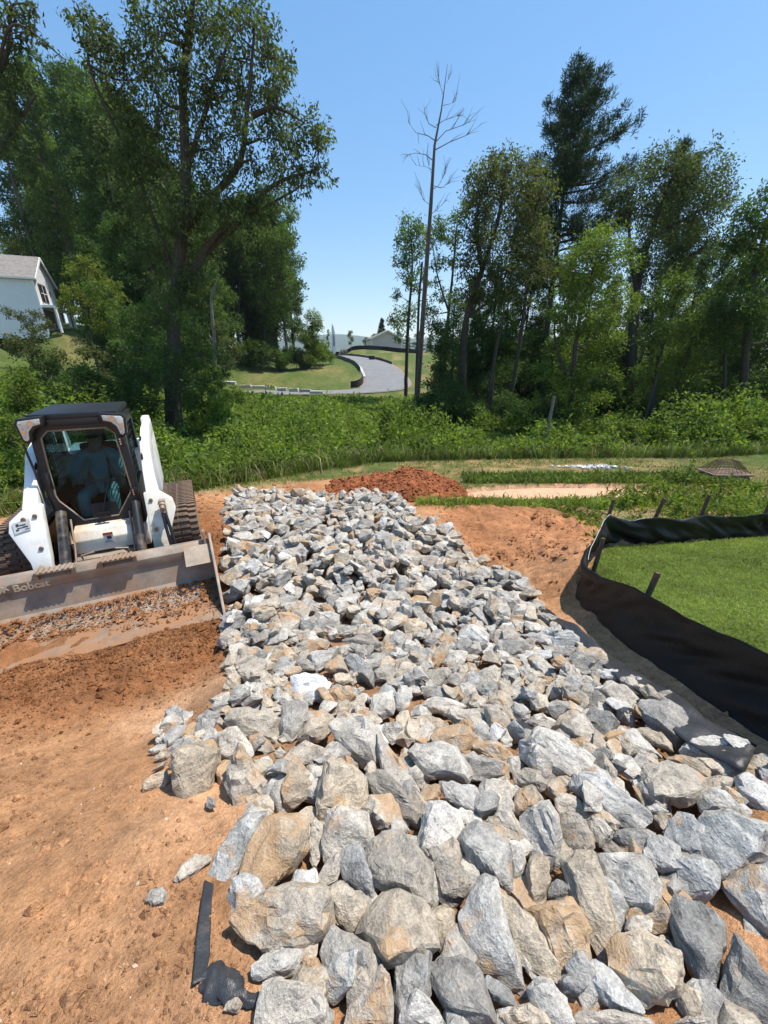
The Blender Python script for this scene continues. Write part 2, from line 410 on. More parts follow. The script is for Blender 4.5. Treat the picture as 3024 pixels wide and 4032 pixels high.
gx = graded(-600, -5.2, 5.0, 600, 0.039, 1.11); gy = graded(-30, 0.0, 9.2, 3000, 0.039, 1.09)
GX, GY = np.meshgrid(gx, gy); fx, fy = GX.ravel(), GY.ravel()
MK = soil_zone(fx, fy); gz = Hn(fx, fy, MK)
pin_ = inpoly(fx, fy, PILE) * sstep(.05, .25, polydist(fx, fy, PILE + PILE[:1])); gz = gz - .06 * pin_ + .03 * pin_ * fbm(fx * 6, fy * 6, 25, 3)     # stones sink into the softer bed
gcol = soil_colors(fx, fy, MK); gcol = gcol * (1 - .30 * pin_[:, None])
nx, ny = len(gx), len(gy); idx = np.arange(nx * ny).reshape(ny, nx)
gf = np.stack([idx[:-1, :-1].ravel(), idx[:-1, 1:].ravel(), idx[1:, 1:].ravel(), idx[1:, :-1].ravel()], 1)
def soil_mat(name):
    t = NT(name); p = t.pos(); a = t.attr('gc').outputs['Color']
    n1 = t.noise(p, 1.7, 6, 0.65); n2 = t.noise(p, 14, 6, 0.7); n3 = t.noise(p, 70, 4, 0.7)
    c = t.mix(1.0, a, t.ramp(n1, [(0.25, .62), (0.75, 1.34)]), 'MULTIPLY')
    c = t.mix(1.0, c, t.ramp(n2, [(0.25, .58), (0.5, 1.0), (0.78, 1.36)]), 'MULTIPLY')
    c = t.mix(1.0, c, t.ramp(n3, [(0.3, .75), (0.7, 1.22)]), 'MULTIPLY')
    v = t.new('ShaderNodeTexVoronoi'); v.inputs['Scale'].default_value = 34; t.l.new(p, v.inputs['Vector'])
    peb = t.ramp(v.outputs['Distance'], [(0.10, 1), (0.2, 0)])
    pick = t.ramp(v.outputs['Color'], [(0.80, 0), (0.86, 1)])
    c = t.mix(t.math('MULTIPLY', t.math('MULTIPLY', peb, pick), .45), c, (.58, .45, .33))
    t.col(c); t.set(Roughness=0.95); t.b.inputs['Specular IOR Level'].default_value = 0.12
    n4 = t.noise(p, 210, 3, .7); hsum = t.math('ADD', t.math('ADD', t.math('MULTIPLY', n2, 1.0), t.math('MULTIPLY', n3, .55)), t.math('MULTIPLY', n4, .22))
    t.bump(hsum, 0.9, 0.035)
    return t.m
M_SOIL = soil_mat('soil')
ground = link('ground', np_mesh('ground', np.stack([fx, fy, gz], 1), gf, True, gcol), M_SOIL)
tag(ground, kind='structure')
# fast height look-up for scattering
def Hq(x, y): return H0(x, y)

# ------------------------------------------------------------------ red soil heap
hx = np.arange(-2.4, 2.8, 0.04); hy = np.arange(7.9, 11.2, 0.04)
HXg, HYg = np.meshgrid(hx, hy); ux, uy = HXg.ravel(), HYg.ravel()
def heap_h(x, y):
    e = ((x - .30) / 1.95) ** 2 + ((y - 9.35) / 1.2) ** 2 + .45 * fbm(x * 1.4, y * 1.4, 71, 3)
    h = .40 * np.clip(1 - e, 0, 1) ** .9 + .16 * np.exp(-((x - .75) / .55) ** 2 - ((y - 9.3) / .6) ** 2) * (e < 1)
    return h + sstep(1.0, .8, e) * (.07 * fbm(x * 4.5, y * 4.5, 72, 3) + .05 * fbm(x * 13, y * 13, 73, 2)), e
hh, he = heap_h(ux, uy)
hz = H0(ux, uy) + hh - .06 * sstep(.9, 1.08, he)
n_ = len(hx); ii = np.arange(len(ux)).reshape(len(hy), n_)
hf = np.stack([ii[:-1, :-1].ravel(), ii[:-1, 1:].ravel(), ii[1:, 1:].ravel(), ii[1:, :-1].ravel()], 1)
hf = hf[he[hf].max(1) < 1.12]
hc = np.array([.31, .108, .046])[None] * (1 + .5 * fbm(ux * 5, uy * 5, 74, 3))[:, None]
heap = link('soil_heap', np_mesh('soil_heap', np.stack([ux, uy, hz], 1), hf, True, np.clip(hc, .01, 1)), M_SOIL)
tag(heap, 'low heap of loose red soil dumped beyond the far end of the stones', 'soil heap')
# ------------------------------------------------------------------ riprap
def stone_mat():
    t = NT('stone'); oc = t.coord(); oi = t.new('ShaderNodeObjectInfo'); a = t.attr('rc')
    add = t.new('ShaderNodeVectorMath', operation='ADD'); t.l.new(oc, add.inputs[0])
    cb = t.new('ShaderNodeCombineXYZ')
    r = oi.outputs['Random']
    t.put(cb.inputs[0], t.math('MULTIPLY', r, 37.0)); t.put(cb.inputs[1], t.math('MULTIPLY', r, 91.0)); t.put(cb.inputs[2], t.math('MULTIPLY', r, 53.0))
    t.l.new(cb.outputs[0], add.inputs[1]); v = add.outputs[0]
    mp = t.new('ShaderNodeMapping'); t.l.new(v, mp.inputs[0])
    rb = t.new('ShaderNodeCombineXYZ'); t.put(rb.inputs[0], t.math('MULTIPLY', r, 19.0)); t.put(rb.inputs[1], t.math('MULTIPLY', r, 47.0))
    t.l.new(rb.outputs[0], mp.inputs['Rotation']); mp.inputs['Scale'].default_value = (1, 1, 5.5)
    band = t.noise(mp.outputs[0], 5, 6, 0.65, 0.6)
    n1 = t.noise(v, 6, 5, .6); n2 = t.noise(v, 28, 5, .7); n3 = t.noise(v, 110, 3, .7)
    c = t.mix(1.0, a.outputs['Color'], t.ramp(band, [(.3, .56), (.5, .98), (.7, 1.36)]), 'MULTIPLY')
    c = t.mix(1.0, c, t.ramp(n2, [(.28, .68), (.5, 1), (.75, 1.26)]), 'MULTIPLY')
    c = t.mix(1.0, c, t.ramp(n3, [(.3, .68), (.7, 1.28)]), 'MULTIPLY')
    st = t.math('ADD', t.math('SUBTRACT', n1, .64), t.math('MULTIPLY', a.outputs['Alpha'], .34))
    st = t.ramp(t.math('ADD', st, t.math('MULTIPLY', t.math('SUBTRACT', n2, .5), .22)), [(0.0, 0), (0.08, .78)])
    c = t.mix(st, c, t.mix(n2, (.30, .165, .075), (.56, .37, .20)))
    vein = t.ramp(t.noise(v, 11, 2, .4, 1.6), [(.488, 0), (.5, .35), (.512, 0)])
    c = t.mix(vein, c, (.56, .55, .53))
    t.col(c); t.set(Roughness=.88); t.b.inputs['Specular IOR Level'].default_value = .25
    hgt = t.math('ADD', t.math('ADD', t.math('MULTIPLY', n2, .8), t.math('MULTIPLY', n3, .35)), t.math('MULTIPLY', band, .9))
    t.bump(hgt, .75, .02)
    return t.m
M_STONE = stone_mat()
PAL = {'g': (.445, .412, .36), 'b': (.365, .348, .318), 't': (.43, .37, .29), 'o': (.41, .345, .265), 'w': (.50, .485, .45), 'd': (.285, .268, .24), 'W': (.84, .84, .82)}
CNAME = {'g': 'light grey', 'b': 'blue-grey', 't': 'tan-grey', 'o': 'rust-stained', 'w': 'pale whitish', 'd': 'dark grey', 'W': 'bright white'}
STAIN = {'g': .02, 'b': 0.0, 't': .18, 'o': .56, 'w': .0, 'd': .05, 'W': -.3}

# outlines read off enlarged views of the photograph: panel = (x0, y0, scale), then colour code and outline points
PANELS = [
 ((500, 3200, 1.659), """g 497 435 560 330 640 200 720 60 800 10 905 5 860 130 800 220 760 330 700 440 625 540 520 475
o 740 500 770 320 830 180 910 50 1000 10 1110 5 1190 110 1170 250 1080 360 1000 430 900 490 770 580
g 1180 200 1200 80 1230 30 1300 120 1290 250 1230 345 1190 300
o 700 690 760 600 900 520 1080 455 1250 480 1310 560 1345 740 1290 830 1160 900 1000 880 900 880 800 830
b 820 990 900 930 1020 850 1150 780 1165 870 1110 1040 990 1080 880 1095 830 1060
t 870 1180 900 1090 1000 1085 1100 1130 1250 1160 1330 1330 1310 1430 840 1430 850 1300
t 1285 510 1410 460 1500 520 1600 590 1530 700 1490 790 1360 710 1310 600
g 1235 430 1300 330 1400 240 1400 320 1370 440 1260 495
b 1395 300 1430 220 1530 200 1560 260 1560 360 1640 480 1610 570 1500 500 1420 420
t 305 440 350 350 440 280 530 275 545 320 440 400 350 460
g 125 570 150 510 230 485 260 530 240 600 160 610
t 630 1290 660 1230 720 1205 755 1250 720 1305
o 1150 960 1250 950 1290 1100 1180 1130"""),
 ((1300, 3200, 1.659), """t 225 290 260 220 350 150 460 140 560 220 650 330 660 470 650 630 560 590 420 520 300 480 240 380
t 660 260 710 235 770 290 870 370 910 470 880 560 790 610 720 550 690 400
g 850 180 880 120 960 60 1030 80 1120 110 1130 230 1190 300 1190 400 1180 520 1080 470 1010 380 920 330
g 1180 220 1230 215 1280 300 1270 390 1200 440 1190 330
t 1030 80 1100 10 1180 -10 1250 120 1270 240 1200 210 1120 180
t 1285 400 1300 300 1360 275 1435 310 1430 430 1410 560 1380 630 1310 590
d 1430 500 1480 435 1560 470 1570 540 1520 575 1430 560
g 845 690 900 560 960 440 1020 405 1080 470 1100 620 1170 780 1220 950 1290 1190 1200 1110 1060 1000 940 990 900 850
t 1090 520 1200 580 1340 700 1450 900 1490 1000 1490 1110 1380 1060 1230 970 1180 820 1120 660
o 1300 640 1420 590 1560 570 1640 650 1690 800 1690 960 1640 1050 1500 1000 1400 820
o 165 800 240 640 340 520 450 520 580 580 660 680 690 850 640 920 500 970 380 990 310 920 230 850
t 640 660 750 600 810 640 850 850 810 900 730 930 690 800
b 425 1200 440 1000 480 870 560 850 640 870 660 1000 650 1180 560 1290 440 1370
w 470 1300 560 1150 640 1210 760 1390 460 1400
d 655 1020 720 940 840 940 960 1000 990 1050 980 1170 1000 1280 1090 1390 900 1370 780 1290 680 1150
d 1000 1150 1030 1060 1130 1120 1190 1190 1240 1310 1100 1240
g 1285 1150 1350 1075 1440 1100 1540 1200 1590 1380 1440 1390 1330 1280
o 1220 1270 1290 1240 1400 1310 1440 1395 1180 1395 1100 1330
d 1490 1110 1530 1060 1640 1050 1680 1130 1630 1190 1540 1180
o 230 1200 330 1000 380 1080 415 1250 400 1395 100 1395 120 1290
t -50 910 10 750 120 800 260 880 325 960 320 1080 270 1220 190 1190 80 1120 -20 1060"""),
 ((2024, 3200, 1.659), """t 270 120 290 20 360 -10 430 20 500 130 520 230 480 280 350 300 310 240
t 470 90 510 35 570 40 650 130 620 200 560 225 510 170
d 650 160 690 110 800 100 910 130 960 220 860 290 740 240
t 580 230 640 190 730 260 690 300 600 280
g 540 370 560 290 700 270 830 290 920 370 945 480 920 670 820 640 680 600 610 520
t 320 320 420 275 530 275 560 380 560 480 640 580 690 750 640 850 600 970 530 920 470 700 390 560 340 430
g 725 750 750 690 850 670 920 690 890 780 740 790
t 610 870 700 790 850 790 950 840 1070 920 1100 1060 1060 1180 990 1250 850 1240 720 1130 640 1010
w 480 1030 530 965 640 1030 720 1130 830 1250 840 1310 720 1320 590 1250 500 1150
d 1025 640 1060 555 1180 610 1300 640 1380 720 1370 860 1330 1060 1300 1165 1220 1120 1130 950 1050 830
d 1450 800 1540 900 1620 1040 1680 1130 1680 1400 1330 1395 1340 1200 1370 1050 1400 950
t 1060 1190 1100 1110 1200 1160 1240 1260 1220 1330 1130 1330
b 990 180 1010 60 1070 0 1180 30 1160 130 1240 270 1210 370 1060 310 1000 240
g 1130 180 1200 60 1260 10 1400 -10 1550 70 1680 90 1680 280 1580 320 1380 410 1340 460 1250 430 1180 290
g 1370 490 1400 400 1550 360 1680 330 1680 830 1560 700 1440 600
g 1010 1390 1080 1345 1200 1325 1310 1340 1330 1395
g 390 1320 500 1280 620 1290 850 1330 920 1395 400 1395
b 920 830 1000 840 1080 930 1040 980 970 930"""),
 ((500, 2700, 1.659), """t 290 560 310 420 420 410 560 370 600 440 580 560 530 680 470 735 370 740 310 660
o 650 640 680 500 730 385 790 430 830 530 890 620 920 790 890 830 770 850 690 780
g 580 340 640 285 710 275 800 370 820 440 780 500 740 400 660 470 600 460
t 640 230 700 150 800 145 900 190 1000 220 970 290 980 380 890 350 760 320 690 270
d 1000 250 1020 130 1090 100 1170 110 1180 200 1120 330 1060 360 1015 310
o 1120 340 1180 240 1270 155 1350 220 1330 310 1240 370 1140 365
o 1030 480 1080 400 1170 360 1270 400 1330 440 1290 480 1180 520 1080 560
t 1250 720 1290 490 1390 480 1480 530 1560 610 1580 740 1540 830 1460 840 1360 790 1290 870 1240 840
o 1000 660 1060 575 1150 590 1200 640 1170 730 1090 790 1020 780
t 100 640 160 580 260 555 270 620 240 660 110 690
t 820 490 920 500 1000 540 980 590 900 590
g 1285 900 1300 830 1380 790 1470 830 1560 840 1590 930 1620 1060 1500 1040 1400 1090 1290 1150 1280 1010
g 190 345 240 290 270 330 250 370 190 380
g 250 350 330 260 410 260 420 310 330 350 270 400
t 440 310 500 285 525 320 500 355 450 350
t 525 330 560 305 580 330 560 365 530 360
b 270 410 330 350 430 320 450 360 370 400 290 450
g 140 430 190 385 255 380 250 420 170 450
t 180 470 230 420 290 450 270 485 200 490
d 160 560 200 520 260 490 240 530
t 370 400 430 360 500 370 470 400
d 515 790 530 720 570 740 580 790 545 805
g 545 95 600 60 665 40 690 110 660 160 570 130
d 820 400 890 320 890 370 830 430
d 1160 540 1210 495 1275 560 1220 600
t 960 440 1000 400 1035 440 1010 475 970 475
t 890 420 950 390 970 430 900 450
t 990 350 1030 335 1050 370 1010 380
t 880 150 900 50 940 100 980 150 930 160
d 950 80 990 10 1020 90 990 130"""),
 ((1200, 2700, 1.659), """g 170 270 210 190 310 180 400 200 470 290 530 400 580 490 470 560 440 550 330 500 250 400
g 470 300 560 400 600 500 700 590 745 680 700 760 620 700 540 620 500 560
d 405 620 430 570 530 560 610 660 700 780 770 840 740 930 640 900 550 760 470 720
o 385 790 430 730 560 715 600 770 630 860 620 940 570 970 480 930 400 850
g 685 430 740 385 850 375 980 400 1050 490 1085 590 1060 630 930 620 780 600 730 520
b 890 640 980 630 1110 670 1160 750 1240 810 1200 900 1090 860 1000 790 930 740
g 1140 680 1170 620 1310 620 1370 670 1340 750 1260 840 1180 770
w 740 1030 780 830 820 760 920 765 1010 830 1030 930 1000 1020 940 1090 850 1120 750 1100
o 745 720 790 650 850 640 890 660 880 750 780 800
o 830 330 900 270 1000 260 1070 270 1120 350 1060 430 1040 470 960 390 850 370
o 1090 410 1130 360 1240 355 1340 430 1370 480 1320 520 1200 460
g 1045 480 1100 450 1230 470 1330 520 1320 600 1160 615 1080 600
g 920 190 960 140 1050 150 1150 170 1190 220 1220 340 1120 300 1000 260
t 1175 140 1240 135 1320 190 1350 270 1340 360 1300 395 1230 340 1190 240
g 500 300 520 250 600 240 650 280 640 340 570 390
t 645 290 680 220 740 230 790 310 740 380 680 360
t 700 210 800 195 890 220 930 250 850 310 780 280
g 755 140 830 80 930 75 1000 120 1060 140 920 200 830 180
o 170 190 240 140 310 120 370 80 400 180 300 180 200 185
o 75 30 130 0 170 60 220 130 180 180 130 110
o 165 50 210 5 290 10 330 80 230 130
t 1360 570 1440 535 1530 560 1580 650 1540 690 1440 660 1380 640
o 1355 780 1400 670 1500 650 1560 740 1520 800 1380 860
t 1190 890 1270 820 1350 830 1410 940 1440 1060 1300 1050 1290 950 1210 900
g 1410 890 1500 780 1600 760 1660 860 1640 960 1680 1150 1600 1200 1470 1110 1430 1010
t 1060 110 1120 60 1180 90 1170 150 1090 155
t 1175 120 1260 30 1330 60 1355 110 1320 160 1240 135
d 1110 30 1180 -20 1270 0 1250 60 1160 80
g 990 40 1020 0 1110 0 1115 60 1010 90
g 590 50 680 60 690 120 640 180 590 150
g 450 60 570 40 585 110 570 190 460 230 420 200 470 150"""),
 ((2024, 2700, 1.659), """g 35 470 60 380 160 275 220 290 340 340 460 430 560 520 560 570 480 570 390 630 250 590 100 520
b 365 660 420 590 540 575 640 640 770 750 880 840 880 890 800 945 690 920 560 830 450 730
t 265 270 310 200 400 150 460 190 530 290 580 370 540 440 440 390 350 330
d 470 220 540 170 620 175 680 240 640 320 570 360 510 280
g 645 300 700 280 790 285 880 370 950 460 870 490 760 450 660 400
t 790 285 870 275 960 310 1020 370 1035 430 930 400 860 350
w 610 470 660 440 760 460 830 550 830 620 790 640 700 590 620 530
t 840 640 870 510 1000 500 1130 530 1240 620 1255 690 1200 750 1120 780 960 780 870 740
t 1000 480 1090 455 1200 480 1270 540 1270 600 1180 560 1080 510
d 825 130 870 90 1000 95 1090 150 1160 250 1140 350 1060 390 950 310 850 220
w 1080 420 1130 370 1220 330 1400 345 1420 380 1340 430 1190 470 1090 450
t 1190 480 1300 475 1400 500 1440 560 1390 590 1270 570
o 1300 450 1380 425 1500 490 1590 550 1610 610 1500 590 1430 540
w 1450 600 1530 580 1640 640 1690 680 1690 840 1600 810 1480 730
t 1250 600 1340 580 1440 610 1420 670 1330 680 1260 640
g 1200 740 1260 660 1380 680 1460 740 1550 820 1520 860 1400 820 1230 820
g 105 250 130 190 190 190 280 240 260 290 170 270
g 180 140 290 100 350 110 370 150 300 200 280 220
t 270 750 320 700 400 730 500 820 500 860 460 900 380 800 290 820
g 850 800 930 770 1000 820 960 840 870 830
w 1590 530 1680 560 1690 640 1620 620"""),
 ((800, 2280, 2.074), """t 430 90 480 70 680 60 725 160 590 180 510 140
o 480 60 560 20 680 10 690 55 560 65
g 755 50 790 0 940 10 950 90 900 90 820 80
b 970 10 1040 10 1110 110 1140 130 1010 130 980 80
d 1100 50 1160 20 1260 90 1240 130 1150 120
g 590 200 640 180 800 180 820 230 800 300 720 280 620 250
b 1000 170 1040 125 1150 120 1195 170 1150 260 1100 320 1020 220
t 1130 290 1180 190 1220 170 1300 260 1290 330 1200 310
g 225 320 280 260 370 270 380 330 310 410 240 370
w 335 380 380 330 470 330 540 300 570 440 500 460 400 440
o 565 350 610 280 730 270 820 340 810 440 660 480 590 420
d 795 370 870 330 960 340 1015 390 960 460 880 490 810 430
t 145 450 210 390 310 440 300 550 200 530
d 320 480 340 410 480 460 500 530 360 550
t 730 550 830 500 960 490 1030 520 1000 570 830 630 760 600
w 850 630 920 590 1070 590 1070 640 1000 690 930 760 890 680
o 990 710 1060 650 1160 650 1195 770 1110 760 1030 770
d 1165 650 1210 600 1280 650 1360 700 1400 850 1300 830 1220 800
g 1200 560 1250 530 1310 560 1400 670 1390 740 1330 690 1240 600
d 1140 500 1280 460 1380 460 1450 540 1400 590 1340 600 1290 530
b 1060 400 1120 365 1240 390 1310 430 1260 450 1180 480 1090 460
o 550 640 600 560 640 530 720 570 780 640 760 700 640 720 570 690
t 295 570 400 550 500 580 460 630 400 640 300 700
t 290 750 420 640 500 660 520 700 450 800 430 870 390 890 370 790
t 160 910 200 790 270 755 310 800 290 890 210 920
W 720 790 850 780 960 800 1030 850 1020 910 930 900 950 980 830 1015 750 960 740 850
o 1030 910 1100 860 1180 890 1240 960 1190 1010 1090 1030
t 1060 790 1120 760 1200 780 1225 830 1150 860 1080 860
t 575 740 640 710 780 710 800 750 720 800 610 780
t 460 820 510 780 600 790 670 840 640 910 560 880 480 870
d 570 930 600 880 640 920 655 1000 610 1030 580 1000
g 655 900 690 860 740 890 740 960 670 1000
t 480 1010 520 920 560 980 600 1060 500 1060
g 920 290 1010 265 1070 300 1070 380 1000 370
g 1380 300 1430 240 1530 250 1580 300 1540 370 1450 350
b 1515 560 1540 460 1590 420 1650 460 1650 580 1580 630
t 1300 110 1360 90 1440 130 1450 190 1400 215 1330 160
t 1480 130 1530 80 1620 100 1600 170 1520 180
g 1285 220 1330 190 1430 250 1440 280 1360 290
w 1250 390 1330 360 1400 390 1390 430 1290 440
d 1390 780 1400 740 1540 690 1575 760 1560 830 1410 835
t 1575 850 1600 700 1660 640 1690 760 1660 890 1600 900
g 820 310 870 200 930 210 1020 210 1020 250 920 270 880 320
t 665 510 760 465 860 470 880 490 800 520 700 540
d 745 700 790 620 900 690 900 740 810 750
g 1450 200 1490 165 1550 190 1530 245 1470 240
g 520 290 600 255 680 255 580 330 550 320"""),
 ((1500, 2280, 2.074), """b 230 110 260 10 460 0 470 70 380 100 280 120
o 175 260 190 190 280 140 400 140 380 220 310 270 230 280
t 380 210 430 120 540 85 600 130 600 190 480 240 400 240
g 650 90 700 50 900 30 970 45 900 90 780 110 680 100
g 670 150 700 100 770 110 830 150 770 170
g 855 120 960 65 1020 110 1020 150 900 160
g 1000 150 1080 100 1175 110 1190 190 1150 220 1060 220
g 610 240 650 190 760 165 760 220 650 260
t 760 230 830 190 930 210 960 280 880 330 800 300
g 950 230 1060 215 1220 210 1260 280 1160 290 1000 280
t 1040 370 1060 295 1180 290 1290 330 1370 410 1360 440 1160 440
b 1260 290 1370 285 1480 330 1490 420 1430 420 1330 340
d 600 300 640 260 740 270 810 340 780 370 650 380
t 170 390 230 340 300 325 370 390 350 440 270 500 190 470
w 630 480 720 370 830 400 880 460 870 550 790 600 720 590 660 540
g 880 470 900 430 1030 400 1130 450 1100 490 960 490 930 580 890 540
b 940 560 960 500 1130 490 1230 550 1210 590 1080 650 1050 670 930 650
b 1125 460 1250 440 1400 465 1390 550 1290 540 1190 500
w 1390 500 1430 440 1540 415 1610 480 1630 540 1560 560 1420 600 1390 570
w 1080 640 1180 580 1380 580 1390 640 1300 650 1190 700 1130 680
w 1240 680 1270 640 1370 680 1450 760 1460 810 1350 800 1260 730
g 1125 730 1180 700 1270 760 1330 810 1250 840 1160 790
g 975 780 1000 700 1090 700 1130 780 1060 860 990 850
t 770 860 840 730 930 710 970 750 970 880 880 970 800 940
g 500 690 560 590 640 580 700 600 690 660 610 770 560 720
o 410 660 460 560 520 500 550 560 530 640 460 730 430 720
t 270 830 330 770 440 740 540 725 575 760 550 830 450 930 370 900
t 120 790 160 680 250 690 300 720 280 820 180 900 130 870
d 350 510 410 465 490 490 480 530 400 580
w 370 345 430 370 500 430 480 470 420 440
w 615 880 640 860 720 845 775 910 760 940 640 985
o 850 1010 900 950 980 910 1050 960 1070 1020 960 1060 900 1060
t 695 1010 760 940 860 990 840 1060 730 1050
t 1170 980 1190 880 1290 810 1350 840 1300 980 1220 990
g 1300 990 1370 870 1460 800 1460 880 1400 950 1330 1020
t 1010 910 1100 830 1180 810 1170 860 1090 920
d 420 960 540 890 610 900 620 950 540 960
t 610 830 640 710 700 690 715 740 660 840
t 665 820 700 770 760 755 775 800 750 850 690 850
g 500 420 560 370 610 440 580 460 540 500
t 550 570 560 490 610 450 640 520 600 570
g 160 920 220 870 280 840 340 930 300 950
g 395 270 480 230 600 210 590 240 510 270 430 290
g 290 770 330 670 400 610 430 740 340 760
b 890 390 930 310 1000 320 1030 380 950 410
g 230 310 300 280 450 300 460 320 350 330 260 320
w 840 330 900 340 890 410 860 380"""),
 ((2000, 2280, 2.074), """g 490 680 560 610 680 560 760 580 820 670 790 720 680 740 620 790 570 760
g 450 790 470 700 530 700 580 790 580 830 500 800
w 725 750 780 730 900 740 990 790 950 830 850 830 760 800
g 710 900 850 840 960 880 1070 980 1060 1080 960 1130 870 1040 780 960
d 585 960 640 930 730 920 790 970 830 1050 750 1090 660 1090
g 400 920 470 810 540 800 610 870 560 930 480 950
g 590 830 640 790 730 860 660 880 620 880
t 350 660 430 620 500 670 420 720 380 720
g 385 610 480 570 580 560 520 640 440 640
d 440 930 530 950 620 1010 580 1050 500 1000"""),
]
def rough_hull(pts, rng, size, cuts):
    bm = bmesh.new()
    for p in pts: bm.verts.new(p)
    res = bmesh.ops.convex_hull(bm, input=bm.verts)
    bmesh.ops.delete(bm, geom=[g for g in bm.verts if not g.link_faces], context='VERTS')
    bmesh.ops.dissolve_limit(bm, angle_limit=R(13), verts=bm.verts, edges=bm.edges)
    bmesh.ops.bevel(bm, geom=list(bm.edges), offset=size * 0.028, segments=1, affect='EDGES', clamp_overlap=True)
    bmesh.ops.triangulate(bm, faces=bm.faces)
    for k in range(cuts):
        es = [e for e in bm.edges if e.calc_length() > size * 0.185]
        if es: bmesh.ops.subdivide_edges(bm, edges=es, cuts=1, use_grid_fill=True)
        bmesh.ops.triangulate(bm, faces=[f for f in bm.faces if len(f.verts) > 3])
    bm.normal_update()
    off = Vector((rng.uniform(-50, 50), rng.uniform(-50, 50), rng.uniform(-50, 50)))
    ax = Vector((rng.gauss(0, 1), rng.gauss(0, 1), rng.gauss(0, 1))).normalized()
    f1 = 2.6 / size; f2 = 7.5 / size
    for v_ in bm.verts:
        c = v_.co; q = c + ax * c.dot(ax) * 2.2
        d = mnoise.noise(q * f1 + off) * .075 + mnoise.noise(q * f2 + off) * .026
        lay = abs(mnoise.noise(Vector((c.dot(ax) * f2 * 1.1, 0, 0)) + off)) * .020
        v_.co = c + v_.normal * size * (d - lay)
    return bm
def bm_stone(bm, name, code, rng):
    me = bpy.data.meshes.new(name); bm.to_mesh(me); bm.free()
    me.shade_smooth(); me.set_sharp_from_angle(angle=R(24))
    c = PAL[code]; b = rng.uniform(.84, 1.14); tn = rng.uniform(-.02, .02)
    a = me.color_attributes.new('rc', 'FLOAT_COLOR', 'POINT')
    arr = np.tile(np.array([min(.9, c[0] * b + tn), min(.9, c[1] * b), min(.9, c[2] * b - tn), max(0, STAIN[code] + rng.uniform(-.2, .22))], np.float32), len(me.vertices))
    a.data.foreach_set('color', arr)
    me.materials.append(M_STONE)
    return me
STONES = []      # (object, apparent size, code, ground polygon)
def traced_stone(code, poly, seed):
    rng = random.Random(seed)
    P = np.array(poly); c = P.mean(0)
    g = hit(c[0], c[1]); cm = np.array([0, 0, CAMZ]); dep = np.linalg.norm(g - cm)
    dcam = g[1] * CT + (CAMZ - g[2]) * ST
    q = P - c; ev = np.sqrt(np.maximum(np.linalg.eigvalsh(q.T @ q / len(q)), 1)) * 2.6 * dcam / FPX
    small, big = ev[0], ev[1]
    t = min(max(.36 * small, .022), .16)
    ce = hit(c[0], c[1], t * .72)
    toc = (cm - ce); toc /= np.linalg.norm(toc)
    n = toc * .62 + np.array([0, 0, 1.0]) * .50 + np.array([rng.uniform(-.12, .12), rng.uniform(-.12, .12), 0]); n /= np.linalg.norm(n)
    pts = []
    for s in P:
        d = ray(s[0], s[1]); k = np.dot(ce - cm, n) / np.dot(d, n); pts.append(cm + d * k)
    pts = np.array(pts); cen = pts.mean(0)
    tilt = np.array([rng.uniform(-1, 1), rng.uniform(-1, 1), rng.uniform(-1, 1)]); tilt -= n * tilt.dot(n); tilt /= np.linalg.norm(tilt) + 1e-6
    V = []
    for p in pts:
        r = p - cen; s = r.dot(tilt) / (np.linalg.norm(r) + 1e-6)
        V.append(cen + r * 1.13 + n * t * rng.uniform(-.3, .15))
        k = rng.uniform(.55, .90)
        V.append(cen + r * k + n * t * (rng.uniform(.50, .72) + .38 * s))
        V.append(cen + r * rng.uniform(.6, .85) - n * t * rng.uniform(.7, 1.1))
    V.append(cen + tilt * small * .12 + n * t * rng.uniform(.8, 1.02))
    size = float(np.linalg.norm(pts - cen, axis=1).mean()) * 2
    org = Vector(cen)
    big_px = math.sqrt(abs(ev[0] * ev[1])) / dcam * FPX
    bm = rough_hull([Vector(v) - org for v in V], rng, size, 3 if big_px > 150 else 2 if big_px > 48 else 1)
    me = bm_stone(bm, 'stone', code, rng)
    o = link('stone', me); o.location = org
    STONES.append((o, big_px, code, [(p[0], p[1]) for p in pts], small, big, t))
    return o
seed = 100
for (x0, y0, sc), txt in PANELS:
    for line in txt.split('\n'):
        w_ = line.split(); code = w_[0]; v = list(map(float, w_[1:]))
        traced_stone(code, [(x0 + v[i] / sc, y0 + v[i + 1] / sc) for i in range(0, len(v), 2)], seed); seed += 1
N_TRACED = len(STONES)

